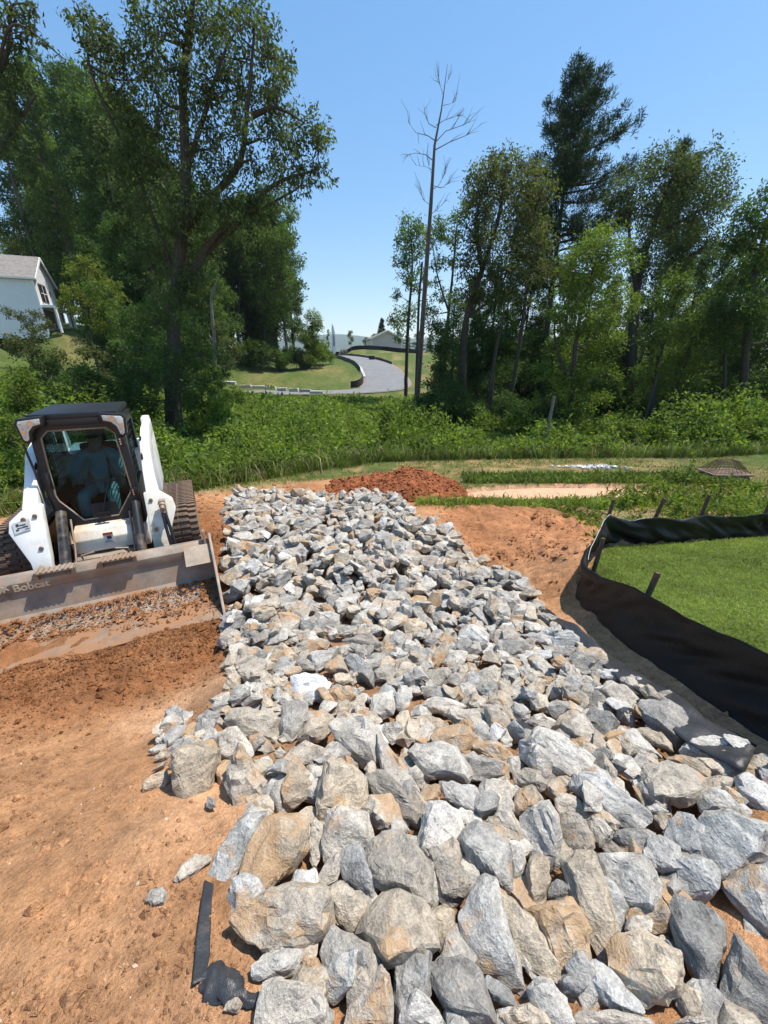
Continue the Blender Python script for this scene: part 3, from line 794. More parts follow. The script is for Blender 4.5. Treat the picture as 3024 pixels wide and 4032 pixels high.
# stones between and beyond the traced ones: dropped on a height map so that they rest on one another
CELL = 0.04; BX0, BY0 = -3.2, -0.2; BW, BH = 160, 230
hm = np.full((BH, BW), -9.0)
cx_ = BX0 + (np.arange(BW) + .5) * CELL; cy_ = BY0 + (np.arange(BH) + .5) * CELL
HMX, HMY = np.meshgrid(cx_, cy_); hm = H0(HMX, HMY); inside = inpoly(HMX, HMY, PILE)
occ = np.zeros_like(inside)
for o, bp, code, gp, sm, bg_, t in STONES: occ |= inpoly(HMX, HMY, gp)
rng = random.Random(7)
PROTO = []
def bm_arrays(bm):
    bm.verts.index_update(); V = np.array([v.co[:] for v in bm.verts]); F = np.array([[v.index for v in f.verts] for f in bm.faces]); bm.free(); return V, F
for k in range(18):
    rg = random.Random(900 + k); sx, sy, sz = 1, rg.uniform(.6, .92), rg.uniform(.42, .68)
    pts = []
    for i in range(15):
        v = Vector((rg.gauss(0, 1), rg.gauss(0, 1), rg.gauss(0, 1))).normalized()
        v = Vector((max(-.8, min(.8, v.x)), max(-.8, min(.8, v.y)), max(-.75, min(.75, v.z))))
        pts.append(Vector((v.x * sx, v.y * sy, v.z * sz)) * rg.uniform(.56, .66))
    PROTO.append((bm_arrays(rough_hull(pts, rg, 1.0, 2)), bm_arrays(rough_hull(pts, rg, 1.0, 1)), bm_arrays(rough_hull(pts, rg, 1.0, 0))))
def codes(rg): return rg.choices('gbtowd', [34, 14, 27, 12, 6, 7])[0]
def drop(x, y, size, rg, vis):
    V, F = PROTO[rg.randrange(len(PROTO))][(0 if y < 5.2 else 1) if vis else 2]
    rot = np.array(Matrix.Rotation(rg.uniform(0, 6.28), 3, 'Z') @ Matrix.Rotation(rg.gauss(0, .38), 3, 'X') @ Matrix.Rotation(rg.gauss(0, .38), 3, 'Y'))
    V = V @ rot.T * size
    zmin = V[:, 2].min(); zmax = V[:, 2].max()
    ix, iy = int((x - BX0) / CELL), int((y - BY0) / CELL); r = max(1, int(size * .36 / CELL))
    sl = (slice(max(0, iy - r), iy + r + 1), slice(max(0, ix - r), ix + r + 1)); loc = hm[sl]
    if loc.size == 0: return None
    z = .55 * loc.mean() + .45 * np.percentile(loc, 80) - zmin * .62
    top = z + zmax * .75
    yy, xx = np.mgrid[sl[0].start:sl[0].start + loc.shape[0], sl[1].start:sl[1].start + loc.shape[1]]
    m = (xx - ix) ** 2 + (yy - iy) ** 2 <= r * r + 1
    if vis: loc[m] = np.maximum(loc[m], top - .1 * size)
    return V, F, Vector((x, y, z))
cand = []
free = inside & ~occ
PDIST = polydist(HMX, HMY, PILE + PILE[:1])
for tries in range(6500):
    iy = rng.randrange(BH); ix = rng.randrange(BW)
    if not inside[iy, ix]: continue
    x = cx_[ix] + rng.uniform(-.02, .02); y = cy_[iy] + rng.uniform(-.02, .02)
    size = min(.36, max(.09, rng.lognormvariate(math.log(.25 if y > 3.2 else .165), .36)))
    size = min(size, .16 if y < 2.4 else .21 if y < 3.2 else .30 if y < 4.2 else .36)
    vis = bool(free[iy, ix])
    if PDIST[iy, ix] < size * (.2 if vis else .6): continue
    if not vis and rng.random() < .72: continue
    cand.append((x, y, size, vis))
    if vis: free &= (HMX - x) ** 2 + (HMY - y) ** 2 > (size * .34) ** 2
cand.sort(key=lambda c: (c[3], -c[2]))
bedM = []
for (x, y, size, vis) in cand:
    code = codes(rng)
    if not vis: size = min(size, .19)
    r_ = drop(x, y, size, rng, vis)
    if r_ is None: continue
    V, F, loc = r_
    if not vis: loc.z -= .035 + size * .12
    elif y < 2.8: loc.z -= .045
    elif y > 5: loc.z -= .05 * min(1, y - 5)
    bedM.append((V, F, loc, size, code, vis, size / max(1.5, math.hypot(y, CAMZ - loc.z))))
bedM.sort(key=lambda c: -c[6] * (1 if c[5] else .01))
n_single = max(0, 298 - N_TRACED)
sv, sf, sc_ = [], [], []; nb = 0
for i, (V, F, loc, size, code, vis, ap) in enumerate(bedM):
    rg = random.Random(5000 + i)
    c = PAL[code]; b = rg.uniform(.84, 1.14)
    cc = np.tile(np.array([[c[0] * b, c[1] * b, c[2] * b, max(0, STAIN[code] + rg.uniform(-.2, .25))]]), (len(V), 1))
    if i < n_single:
        me = np_mesh('stone', V, F, True, cc, 'rc'); me.set_sharp_from_angle(angle=R(24)); me.materials.append(M_STONE)
        o = link('stone', me); o.location = loc
        STONES.append((o, 50, code, None, size * .6, size, size * .3))
    else:
        sv.append(V + np.array(loc)); sf.append(F + nb); sc_.append(cc); nb += len(V)
me = np_mesh('small_stones', np.concatenate(sv), np.concatenate(sf), True, np.concatenate(sc_), 'rc')
me.set_sharp_from_angle(angle=R(24)); me.materials.append(M_STONE)
tag(link('small_stones', me), 'mass of smaller angular stones bedded between and beyond the large ones', 'stones', kind='stuff')
# labels
FEN = np.array(FENCE)
for i, (o, bp, code, gp, sm, bg_, t) in enumerate(STONES):
    p = o.location; ratio = bg_ / max(sm, .01)
    sh = 'long bar-like' if ratio > 2.3 else 'elongated' if ratio > 1.7 else 'blocky' if ratio < 1.3 else 'wedge-shaped'
    sz = 'very large' if bg_ > .42 else 'large' if bg_ > .31 else 'medium' if bg_ > .2 else 'small'
    df = polydist(np.array([p.x]), np.array([p.y]), FENCE)[0]
    de = polydist(np.array([p.x]), np.array([p.y]), PILE + PILE[:1])[0]
    lx, ly = to_loader(p.x, p.y)
    if p.y > 6.3: zone = 'at the riprap end towards the soil heap'
    elif not inpoly(np.array([p.x]), np.array([p.y]), PILE)[0] and p.x < 0: zone = 'lying apart on the bare orange soil'
    elif p.x < -.2 and p.y > 2.6: zone = 'in the riprap near the loader bucket'
    elif df < .75: zone = 'on the riprap edge along the black silt fence'
    elif de < .28 and p.x < 0: zone = 'on the riprap edge beside the bare orange soil'
    elif de < .28: zone = 'on the riprap edge beside the rutted soil'
    elif p.y < 1.0: zone = 'at the riprap end beside the rolled fabric flap'
    elif p.y < 2.2: zone = 'amid the riprap between silt fence and fabric flap'
    else: zone = 'amid the riprap between bucket and silt fence'
    tag(o, f'{sz} {sh} {CNAME[code]} stone {zone}', 'stone', 'angular stones of the riprap')
    if code == 'W': o['label'] = 'bright white crystalline block among grey stones'
M_B = [(i, s) for i, s in enumerate(STONES[:N_TRACED])]
# ------------------------------------------------------------------ compact track loader
DIRT = (.36, .19, .095)
M_WHITE = simple('loader_white', (.80, .80, .77), .38, 0, .05, 3, dirt=(.50, .36, .22), dirt_amt=.30)
M_CREAM = simple('loader_cream', (.74, .70, .60), .45, 0, .08, 5, dirt=(.50, .33, .18), dirt_amt=.42)
M_BLACK = simple('black_paint', (.011, .011, .012), .45, 0, .3, 5, dirt=(.10, .075, .055), dirt_amt=.12)
M_RUBBER = simple('track_rubber', (.135, .095, .068), .9, 0, .4, 14, dirt=(.24, .15, .095), dirt_amt=.4, bump=.4)
M_STEEL = simple('worn_steel', (.30, .245, .19), .6, .15, .35, 5, dirt=(.34, .20, .11), dirt_amt=.42, bump=.15)
M_EDGE = simple('scoured_edge', (.215, .155, .11), .9, 0, .35, 7, dirt=(.30, .15, .07), dirt_amt=.6)
M_CYL = simple('cylinder_black', (.03, .03, .032), .35, .2, .3, 6, dirt=(.33, .24, .15), dirt_amt=.3)
M_CHROME = simple('rod', (.5, .48, .45), .25, .9, .1, 6)
M_LENS = simple('lamp_lens', (.62, .60, .56), .2, 0, .35, 40)
M_SEAT = simple('seat_dark', (.02, .02, .022), .7)
M_LABEL = simple('label_white', (.75, .72, .66), .5); M_RED = simple('label_red', (.55, .10, .035), .5)
M_INK = simple('label_ink', (.05, .045, .04), .5); M_LETTER = simple('lettering', (.72, .62, .42), .5, 0, .12, 20)
M_MUDDY = simple('mud_on_paint', (.52, .38, .24), .9, 0, .3, 9, dirt=(.74, .68, .58), dirt_amt=.4); M_GREYD = simple('decal_grey', (.52, .53, .54), .5)
def glass_mat(name, tint, gloss=.010):
    t = NT(name); t.n.remove(t.b)
    tr = t.new('ShaderNodeBsdfTransparent'); tr.inputs[0].default_value = (*tint, 1)
    gl = t.new('ShaderNodeBsdfGlossy'); gl.inputs['Roughness'].default_value = .03; gl.inputs[0].default_value = (.9, .95, 1, 1)
    fr = t.new('ShaderNodeLayerWeight'); fr.inputs[0].default_value = .5
    mx = t.new('ShaderNodeMixShader'); f = t.math('ADD', t.math('MULTIPLY', t.math('POWER', fr.outputs[1], 5.0), .4), gloss)
    t.l.new(f, mx.inputs[0]); t.l.new(tr.outputs[0], mx.inputs[1]); t.l.new(gl.outputs[0], mx.inputs[2]); t.l.new(mx.outputs[0], t.out.inputs[0])
    return t.m
M_GLASS = glass_mat('tinted_glass', (.52, .66, .68))

ld = empty('track_loader', LO, HEADING)
tag(ld, 'white and black compact track loader with a wide steel bucket on moist soil', 'track loader')
MB.XS = .85; MB.XO = .03
# --- cab ------------------------------------------------------------
def fy_(z): return 0.0 + (z - .6) * .075          # the reclined front plane
outer = [(-.47, 1.99), (.47, 1.99), (.525, 1.9), (.545, 1.2), (.51, .86), (.27, .60), (-.27, .60), (-.51, .86), (-.545, 1.2), (-.525, 1.9)]
inner = [(-.33, 1.875), (.33, 1.875), (.415, 1.80), (.45, 1.13), (.43, 1.06), (.215, .79), (-.215, .79), (-.43, 1.06), (-.45, 1.13), (-.415, 1.80)]
m = MB(); n = len(outer)
vs = [(x, fy_(z) + d, z) for d in (0, .07) for ring in (outer, inner) for (x, z) in ring]
fs = []
for i in range(n):
    j = (i + 1) % n
    fs += [(i, j, n + j, n + i), (2 * n + i, 3 * n + i, 3 * n + j, 2 * n + j), (i, 2 * n + i, 2 * n + j, j), (n + i, n + j, 3 * n + j, 3 * n + i)]
m.add(vs, fs)
cab = m.build('cab_frame', M_BLACK, ld, 35, .006)
# side walls, rear wall, floor of the cab as one shell with window openings
m = MB()
for s in (-1, 1):
    m.box(s * .50 - .03, s * .50 + .03, .10, 1.22, .62, 1.12)
    m.box(s * .50 - .03, s * .50 + .03, 1.10, 1.22, 1.12, 1.98)
    m.box(s * .50 - .03, s * .50 + .03, .10, .19, 1.12, 1.98)
    m.box(s * .50 - .03, s * .50 + .03, .10, 1.22, 1.86, 1.98)
m.box(-.47, .47, 1.16, 1.22, .62, 1.25); m.box(-.47, .47, 1.16, 1.22, 1.80, 1.98); m.box(-.47, .47, .1, 1.2, .58, .63)
m.build('cab_shell', M_BLACK, ld)
m = MB().box(-.50, .50, -.03 + .1, 1.26, 1.985, 2.065); m.box(-.30, .30, .07 - .03, .12, 1.93, 2.0)
m.build('roof', M_BLACK, ld, 40, .02)
for s in (-1, 1):
    g = MB()
    for k in range(9): g.bar((s * .495, .22 + k * .105, 1.13), (s * .495, .22 + k * .105, 1.87), .010)
    for k in range(9): g.bar((s * .495, .18, 1.18 + k * .085), (s * .495, 1.12, 1.18 + k * .085), .010)
    g.build('window_grille', M_BLACK, ld)
    MB().box(s * .47 - .004, s * .47 + .004, .19, 1.10, 1.12, 1.86).build('side_window', M_GLASS, ld)
gl = MB(); gl.add([(x * 1.01, fy_(z) + .035, z) for (x, z) in inner] + [(x * 1.01, fy_(z) + .043, z) for (x, z) in inner],
                  [tuple(range(n)), tuple(range(2 * n - 1, n - 1, -1))] + [(i, (i + 1) % n, n + (i + 1) % n, n + i) for i in range(n)])
ws = gl.build('windshield', M_GLASS, ld)
se = MB(); se.tube([(x, fy_(z) + .008, z) for (x, z) in inner] + [(inner[0][0], fy_(inner[0][1]) + .008, inner[0][1])], .012, 6)
se.build('window_seal', M_STEEL, ws)
MB().box(-.43, .43, 1.17, 1.18, 1.25, 1.8).build('rear_window', M_GLASS, ld)
for s in (-1, 1):
    pod = [(s * .30, 2.055), (s * .575, 2.035), (s * .60, 1.99), (s * .575, 1.80), (s * .53, 1.765), (s * .475, 1.79), (s * .45, 1.88), (s * .40, 1.93), (s * .31, 1.95)]
    lens = [(s * .335, 2.03), (s * .555, 2.01), (s * .572, 1.98), (s * .552, 1.815), (s * .525, 1.795), (s * .50, 1.81), (s * .478, 1.90), (s * .42, 1.955), (s * .34, 1.972)]
    p = MB().prism(pod, 'y', -.02, .12).build('headlight', M_BLACK, ld, 40, .008)
    MB().prism(lens, 'y', -.032, -.012).build('lens', M_LENS, p, 40, .003)
    MB().tube([(s * .44, -.035, 1.985), (s * .44, -.04, 1.985)], .035, 12).tube([(s * .53, -.035, 1.90), (s * .53, -.04, 1.90)], .028, 12).build('bulb', M_CHROME, p)
# wiper, handle, hinges
m = MB(); m.tube([(.03, -.03, .84), (.22, .02, 1.28)], .010, 6).tube([(.10, -.02, .85), (.235, .02, 1.28)], .007, 6).tube([(.19, .03, 1.02), (.245, .055, 1.60)], .007, 6)
m.box(-.02, .13, -.05, -.015, .81, .87); m.build('wiper', M_BLACK, ld)
m = MB().box(-.475, -.425, -.03, .02, 1.22, 1.42); m.tube([(-.45, -.03, 1.25), (-.44, -.06, 1.30), (-.45, -.03, 1.40)], .012, 6); m.build('door_handle', M_BLACK, ld, 40, .006)
for zz in (1.08, 1.72):
    h = MB().box(.44, .53, -.03, .02, zz - .05, zz + .05).build('hinge', M_BLACK, ld, 40, .01)
    b = MB()
    for dz in (-.028, 0, .028): b.tube([(.475, -.03 + fy_(zz), zz + dz), (.475, -.052 + 0, zz + dz)], .011, 8)
    b.build('bolt', M_CHROME, h)
m = MB(); m.tube([(-.60, .04, 1.76), (-.565, .0, 1.45), (-.56, .0, 1.12), (-.52, .0, 1.0)], .014, 6); m.build('grab_rail', M_BLACK, ld)
# --- interior ---------------------------------------------------------
m = MB().box(-.26, .26, .55, 1.02, .80, .94).box(-.25, .25, .95, 1.08, .92, 1.56).box(-.14, .14, .99, 1.07, 1.56, 1.74); m.build('seat', M_SEAT, ld, 40, .04)
for s in (-1, 1):
    m = MB().box(s * .36 - .07, s * .36 + .07, .42, 1.0, .64, 1.02); m.tube([(s * .36, .46, 1.0), (s * .36, .42, 1.18)], .018, 8).tube([(s * .36, .42, 1.16), (s * .36, .41, 1.24)], .028, 8)
    m.build('control_console', M_SEAT, ld, 40, .01)
m = MB().box(-.05, .05, .06, .12, .80, .90).box(-.10, .22, .02, .06, .80, .98); m.build('dash_panel', M_SEAT, ld)
MB.XS = .86; MB.XO = .05
# --- body ---------------------------------------------------------------
m = MB().box(-.56, .56, .9, 1.95, .50, 1.42); m.box(-.50, .50, .1, 1.0, .28, .60); m.build('engine_body', M_WHITE, ld, 40, .03)
for s in (-1, 1):
    MB().prism([(1.15, .7), (1.95, .7), (1.95, 1.45), (1.75, 1.80), (1.40, 1.80), (1.25, 1.45)], 'x', s * .60, s * .72).build('upright', M_WHITE, ld, 40, .02)
# front panel between the cylinders
m = MB().prism([(.02, .735), (-.13, .70), (-.20, .60), (-.20, .44), (-.02, .40)], 'x', -.36, .36); fp = m.build('front_panel', M_CREAM, ld, 40, .012)
l = MB().box(-.02, .10, -.2075, -.2035, .52, .665).build('warning_label', M_LABEL, fp); 
MB().box(-.018, .098, -.210, -.2075, .63, .662).build('label_stripe', M_RED, fp); MB().box(.02, .075, -.210, -.2078, .575, .62).build('label_mark', M_INK, fp)
g = MB()
for k in range(3): g.box(-.012 + .0, .09 - k * .015, -.2095, -.2078, .534 + k * .012, .538 + k * .012)
g.build('label_lines', M_INK, fp)
m = MB().box(-.40, .40, -.30, -.05, .20, .40); m.box(-.30, .30, -.38, -.2, .26, .36)
for s in (-1, 1): m.tube([(s * .27, -.36, .36), (s * .27, -.40, .50), (s * .12, -.40, .52)], .012, 6)
m.tube([(-.05, -.37, .40), (.18, -.37, .43)], .02, 8); m.tube([(.10, -.39, .34), (.30, -.38, .38)], .016, 8); m.build('quick_coupler', M_STEEL, ld, 40, .008)
# --- lift arms ----------------------------------------------------------------
for s in (-1, 1):
    m = MB()
    path = [(.68, 1.62, 1.66, .12, .20), (.68, .9, 1.62, .12, .22), (.68, .42, 1.50, .13, .22), (.68, .12, 1.24, .14, .22), (.70, -.10, 1.00, .17, .22)]
    b = len(m.v); ring = []
    for i, (x, y, z, wd, hh) in enumerate(path):
        p0 = path[max(0, i - 1)]; p1 = path[min(len(path) - 1, i + 1)]
        d = Vector((0, p1[1] - p0[1], p1[2] - p0[2])).normalized(); nrm = Vector((0, -d.z, d.y))
        for sx, sn in ((-1, -1), (1, -1), (1, 1), (-1, 1)):
            q = Vector((s * x + sx * wd / 2, y, z)) + nrm * sn * hh / 2; m.v.append(tuple(q))
    for i in range(len(path) - 1):
        for k in range(4): m.f.append((b + i * 4 + k, b + i * 4 + (k + 1) % 4, b + i * 4 + 4 + (k + 1) % 4, b + i * 4 + 4 + k))
    m.f += [(b, b + 1, b + 2, b + 3), tuple(b + (len(path) - 1) * 4 + k for k in (3, 2, 1, 0))]
    arm = m.build('lift_arm', M_WHITE, ld, 40, .015)
    front = [(.58, 1.08), (.69, 1.12), (.80, 1.06), (.93, .97), (.955, .86), (.90, .74), (.80, .52), (.755, .22), (.60, .22), (.585, .55)]
    def fpy(z): return -.20 - (1.05 - z) * .42
    k = len(front); vs = [(s * x, fpy(z) + d, z) for d in (0, .13) for (x, z) in front]
    m = MB().add(vs, [tuple(range(k)), tuple(range(2 * k - 1, k - 1, -1))] + [(i, (i + 1) % k, k + (i + 1) % k, k + i) for i in range(k)])
    ap = m.build('arm_plate', M_CREAM if s > 0 else M_WHITE, arm, 40, .014)
    if s < 0:
        M_ = lambda x, z, d: (s * x, fpy(z) - d, z)
        dec = MB().add([M_(.90, .955, .012), M_(.72, .985, .012), M_(.72, .875, .012), M_(.89, .845, .012)], [(0, 1, 2, 3)]); dec.build('decal', M_GREYD, arm)
        ink = MB()
        for (x0, x1, z0, z1) in ((.865, .835, .945, .915), (.855, .80, .905, .895), (.83, .765, .935, .922), (.80, .745, .915, .90), (.87, .84, .89, .872), (.78, .735, .888, .880)):
            ink.add([M_(x0, z0, .014), M_(x1, z0 + .004, .014), M_(x1, z1 + .004, .014), M_(x0, z1, .014)], [(0, 1, 2, 3)])
        ink.build('decal_ink', M_INK, arm)
    else:
        m = MB()
        for q in (0, 1): m.tube([(.80, -.28, .98 - q * .13), (.80, -.38, .95 - q * .13)], .045, 10).tube([(.80, -.38, .95 - q * .13), (.80, -.44, .93 - q * .13)], .03, 10)
        m.box(.76, .84, -.36, -.28, .80, 1.02); m.build('hose_coupler', M_STEEL, arm, 40, .004)
        for q in (0, 1): MB().tube([(.79 + q * .03, -.42, .88), (.80 + q * .05, -.50, .70), (.82 + q * .05, -.56, .45), (.84 + q * .05, -.60, .25)], .022, 8).build('hose', M_BLACK, arm, 60)
    for (bx_, bz_) in ((.66, 1.0), (.78, .98), (.66, .66), (.72, .36)):
        MB().tube([(s * bx_, fpy(bz_) - .02, bz_), (s * bx_, fpy(bz_) + .02, bz_)], .026, 12).build('pin', M_STEEL, arm, 40)
    mud = MB().add([(s * .602, fpy(.225) - .006, .225), (s * .752, fpy(.225) - .006, .225), (s * .775, fpy(.42) - .006, .42), (s * .70, fpy(.50) - .006, .50), (s * .592, fpy(.40) - .006, .40)], [(0, 1, 2, 3, 4)]); mud.build('mud_smear', M_MUDDY, arm)
    MB().tube([(s * .63, -.02, 1.10), (s * .63, .2, 1.45), (s * .63, .55, 1.66)], .016, 6).build('arm_hose', M_BLACK, arm, 60)
    c = MB().tube([(s * .44, -.06, .95), (s * .44, -.14, .86), (s * .44, -.52, .38)], .062, 14).build('tilt_cylinder', M_CYL, ld, 40)
    MB().tube([(s * .44, -.50, .40), (s * .44, -.66, .20)], .03, 10).build('rod', M_CHROME, c, 60)
    MB().tube([(s * .35, -.10, .86), (s * .345, -.30, .55), (s * .35, -.46, .36)], .014, 6).tube([(s * .37, -.14, .72), (s * .365, -.26, .60)], .026, 8).build('hydraulic_line', M_STEEL, c, 60)
MB.XS = 1.0; MB.XO = 0.0
# --- bucket -------------------------------------------------------------------
bk = empty('bucket', (0, 0, 0)); bk.parent = ld
W = 1.19
prof = [(-.70, .56), (-.775, .565), (-.80, .47), (-.83, .34), (-.90, .16), (-1.02, .055), (-1.30, .025), (-1.50, .012)]
th = .022; m = MB(); k = len(prof)
outp = [(y + .02, z - th) for (y, z) in prof]
vs = [(x, y, z) for x in (-W, W) for (y, z) in prof + outp]
fs = []
for i in range(k - 1): fs += [(i, i + 1, 2 * k + i + 1, 2 * k + i), (k + i, 3 * k + i, 3 * k + i + 1, k + i + 1)]
fs += [(0, 2 * k, 3 * k, k), (k - 1, 2 * k - 1, 4 * k - 1, 3 * k - 1)]
m.add(vs, fs); m.build('shell', M_STEEL, bk, 25)
rim = MB().prism([(-.69, .555), (-.775, .57), (-.835, .50), (-.835, .40), (-.76, .42)], 'x', -W, W).build('top_beam', M_STEEL, bk, 40, .006)
MB().box(-W + .02, W - .02, -1.68, -1.22, .004, .034).build('cutting_edge', M_EDGE, bk, 40, .008)
for s in (-1, 1):
    sp = MB().prism([(-.66, .62), (-.79, .66), (-.86, .60), (-1.66, .05), (-1.66, -.01), (-.95, -.01), (-.70, .20)], 'x', s * (W - .012), s * (W + .016)).build('side_plate', M_STEEL, bk, 40, .004)
    MB().prism([(-.72, .70), (-.80, .70), (-.84, .50), (-.70, .50)], 'x', s * (W - .07), s * (W - .045)).build('side_ear', M_STEEL, sp, 40, .004)
    MB().prism([(-.84, .40), (-.835, .55), (-1.05, .40)], 'x', s * (W - .30), s * (W - .013)).build('gusset', M_STEEL, sp)
for x0 in (-.50, .06):
    m = MB().box(x0, x0 + .34, -.90, -.78, .575, .592)
    st = m.build('step', M_STEEL, bk, 40, .003)
    t = MB()
    for i in range(7): t.box(x0 + .02 + i * .046, x0 + .04 + i * .046, -.905, -.78, .592, .606)
    t.build('grip_teeth', M_STEEL, st)
    for xb in (x0 - .01, x0 + .31): MB().box(xb, xb + .04, -.86, -.80, .50, .575).build('bracket', M_STEEL, st)
# raised lettering plate on the beam
cu = bpy.data.curves.new('lettering', 'FONT'); cu.body = 'Bobcat'; cu.size = .105; cu.extrude = .0015; cu.offset = .0025
to = bpy.data.objects.new('tmp', cu); COL.objects.link(to); bpy.context.view_layer.update()
tm = bpy.data.meshes.new_from_object(to.evaluated_get(bpy.context.evaluated_depsgraph_get())); bpy.data.objects.remove(to)
tm.name = 'lettering'; tm.materials.clear()
le = link('lettering', tm, M_LETTER, bk); le.location = (-.70, -.838, .415); le.rotation_euler = (R(90), 0, 0)
cat = [(0, .0), (.02, .05), (.0, .075), (.03, .065), (.055, .07), (.08, .065), (.115, .078), (.095, .05), (.11, .02), (.085, .03), (.07, -.005), (.055, .02), (.04, -.005), (.025, .02)]
MB().prism([(-.84 + x, .425 + z) for x, z in cat], 'y', -.8395, -.836).build('emblem', M_LETTER, bk)
# --- tracks --------------------------------------------------------------------------
def track_path(n=60):
    c = []
    for a in np.linspace(-90, 90, 13): c.append((.33 - .33 * math.cos(R(a)) , .36 + .345 * math.sin(R(a))))     # front wheel (towards -y)
    for y in np.linspace(.45, 1.5, 10): c.append((y, .705 - .03 * (y - .45)))
    for a in np.linspace(90, -90, 13): c.append((1.55 + .33 * math.cos(R(a)), .345 + .33 * math.sin(R(a))))
    for y in np.linspace(1.45, .45, 10): c.append((y, .015))
    P = np.array(c); d = np.r_[0, np.cumsum(np.hypot(*np.diff(np.vstack([P, P[:1]]), axis=0).T))]; t = np.linspace(0, d[-1], n, endpoint=False)
    Q = np.vstack([P, P[:1]]); return np.stack([np.interp(t, d, Q[:, 0]), np.interp(t, d, Q[:, 1])], 1)
TP = track_path(56); TW = (.64, 1.09)
barm = MB()
for (a, b, o_) in ((-.225, -.01, -.012), (.01, .225, .012)):
    barm.box(a, (a + b) / 2, -.019 + o_, .019 + o_, 0, .028).box((a + b) / 2 + .004, b, -.019 - o_, .019 - o_, 0, .028)
bar_me = barm.mesh('tread_bar'); bar_me.materials.append(M_RUBBER)
for s in (-1, 1):
    tr = empty('track', (0, 0, 0)); tr.parent = ld
    m = MB(); nT = len(TP); cen = TP.mean(0)
    for i, p in enumerate(TP):
        tg = TP[(i + 1) % nT] - TP[i - 1]; tg /= np.linalg.norm(tg); nr = np.array([-tg[1], tg[0]])
        if nr.dot(p - cen) < 0: nr = -nr
        q = p - nr * .035
        for x in TW: m.v.append((s * x, p[0], p[1]))
        for x in TW: m.v.append((s * x, q[0], q[1]))
        j = ((i + 1) % nT) * 4; i4 = i * 4
        m.f += [(i4, i4 + 1, j + 1, j), (i4 + 2, j + 2, j + 3, i4 + 3), (i4, j, j + 2, i4 + 2), (i4 + 1, i4 + 3, j + 3, j + 1)]
        b = link('tread_bar', bar_me, None, tr)
        X = Vector((1, 0, 0)); N = Vector((0, nr[0], nr[1])); Y = N.cross(X)
        b.matrix_local = Matrix.Translation((s * (TW[0] + TW[1]) / 2, p[0], p[1])) @ Matrix((X, Y, N)).transposed().to_4x4()
    m.build('belt', M_RUBBER, tr, 50)
    m = MB()
    for (y, z, r_) in ((.35, .36, .28), (1.5, .36, .28), (.75, .16, .13), (1.1, .16, .13)): m.tube([(s * .72, y, z), (s * 1.0, y, z)], r_, 20)
    m.box(min(s * .74, s * .98), max(s * .74, s * .98), .35, 1.5, .25, .50); m.build('undercarriage', M_BLACK, tr, 40)

# ------------------------------------------------------------------ the operator
def skin_mesh(name, verts, edges, radii, root=0, sub=2):
    me = bpy.data.meshes.new(name); me.from_pydata(verts, edges, []); ob = bpy.data.objects.new(name, me); COL.objects.link(ob)
    sk = ob.modifiers.new('s', 'SKIN'); sk.use_smooth_shade = True
    for i, r_ in enumerate(radii): me.skin_vertices[0].data[i].radius = (r_, r_) if not hasattr(r_, '__len__') else r_
    me.skin_vertices[0].data[root].use_root = True
    sb = ob.modifiers.new('u', 'SUBSURF'); sb.levels = sub; sb.render_levels = sub
    bpy.context.view_layer.update()
    out = bpy.data.meshes.new_from_object(ob.evaluated_get(bpy.context.evaluated_depsgraph_get())); out.name = name
    bpy.data.objects.remove(ob); out.shade_smooth(); return out
M_SKIN = simple('skin', (.50, .30, .21), .55, 0, .1); M_SHIRT = simple('blue_shirt', (.36, .60, .66), .85, 0, .12, 12); M_TROUS = simple('pale_trousers', (.50, .60, .58), .85, 0, .12, 12)
M_CAP = simple('cap', (.06, .065, .075), .8); M_BEARD = simple('beard', (.45, .42, .38), .9)
per = empty('person', LO, HEADING); tag(per, 'person in a light blue shirt and dark cap seated at the loader controls', 'person')
hip = (0, .80, .98); neck = (0.03, .86, 1.47); head = (.035, .80, 1.63)
V = [hip, (0, .86, 1.2), neck, (.035, .82, 1.56), (.20, .86, 1.42), (.30, .72, 1.20), (.34, .47, 1.21), (-.16, .86, 1.42), (-.29, .70, 1.20), (-.35, .46, 1.21),
     (.11, .72, .96), (.16, .34, .99), (.15, .28, .70), (-.11, .72, .96), (-.17, .34, .99), (-.16, .28, .70)]
E = [(0, 1), (1, 2), (2, 3), (2, 4), (4, 5), (5, 6), (2, 7), (7, 8), (8, 9), (0, 10), (10, 11), (11, 12), (0, 13), (13, 14), (14, 15)]
body = link('body', skin_mesh('body', V, E, [.13, .14, .07, .055, .06, .045, .032, .06, .045, .032, .085, .065, .05, .085, .065, .05]), M_SKIN, per)
sh = skin_mesh('shirt', V[:3] + [V[4], V[5], (.315, .64, 1.203), V[7], V[8], (-.315, .62, 1.203)], [(0, 1), (1, 2), (2, 3), (3, 4), (4, 5), (2, 6), (6, 7), (7, 8)], [.155, .165, .085, .08, .068, .062, .08, .068, .062])
link('shirt', sh, M_SHIRT, per)
tr_ = skin_mesh('trousers', [hip, V[10], V[11], V[12], V[13], V[14], V[15]], [(0, 1), (1, 2), (2, 3), (0, 4), (4, 5), (5, 6)], [.15, .10, .08, .065, .10, .08, .065])
link('trousers', tr_, M_TROUS, per)
def lump(name, mat, c, sx, sy, sz, fn=None, cut=None):
    bm = bmesh.new(); bmesh.ops.create_uvsphere(bm, u_segments=20, v_segments=14, radius=1)
    for v in bm.verts:
        p = v.co.copy()
        if fn: p = fn(p)
        v.co = Vector((c[0] + p.x * sx, c[1] + p.y * sy, c[2] + p.z * sz))
    if cut: bmesh.ops.delete(bm, geom=[v for v in bm.verts if cut(v.co)], context='VERTS')
    me = bpy.data.meshes.new(name); bm.to_mesh(me); bm.free(); me.shade_smooth(); return link(name, me, mat, per)
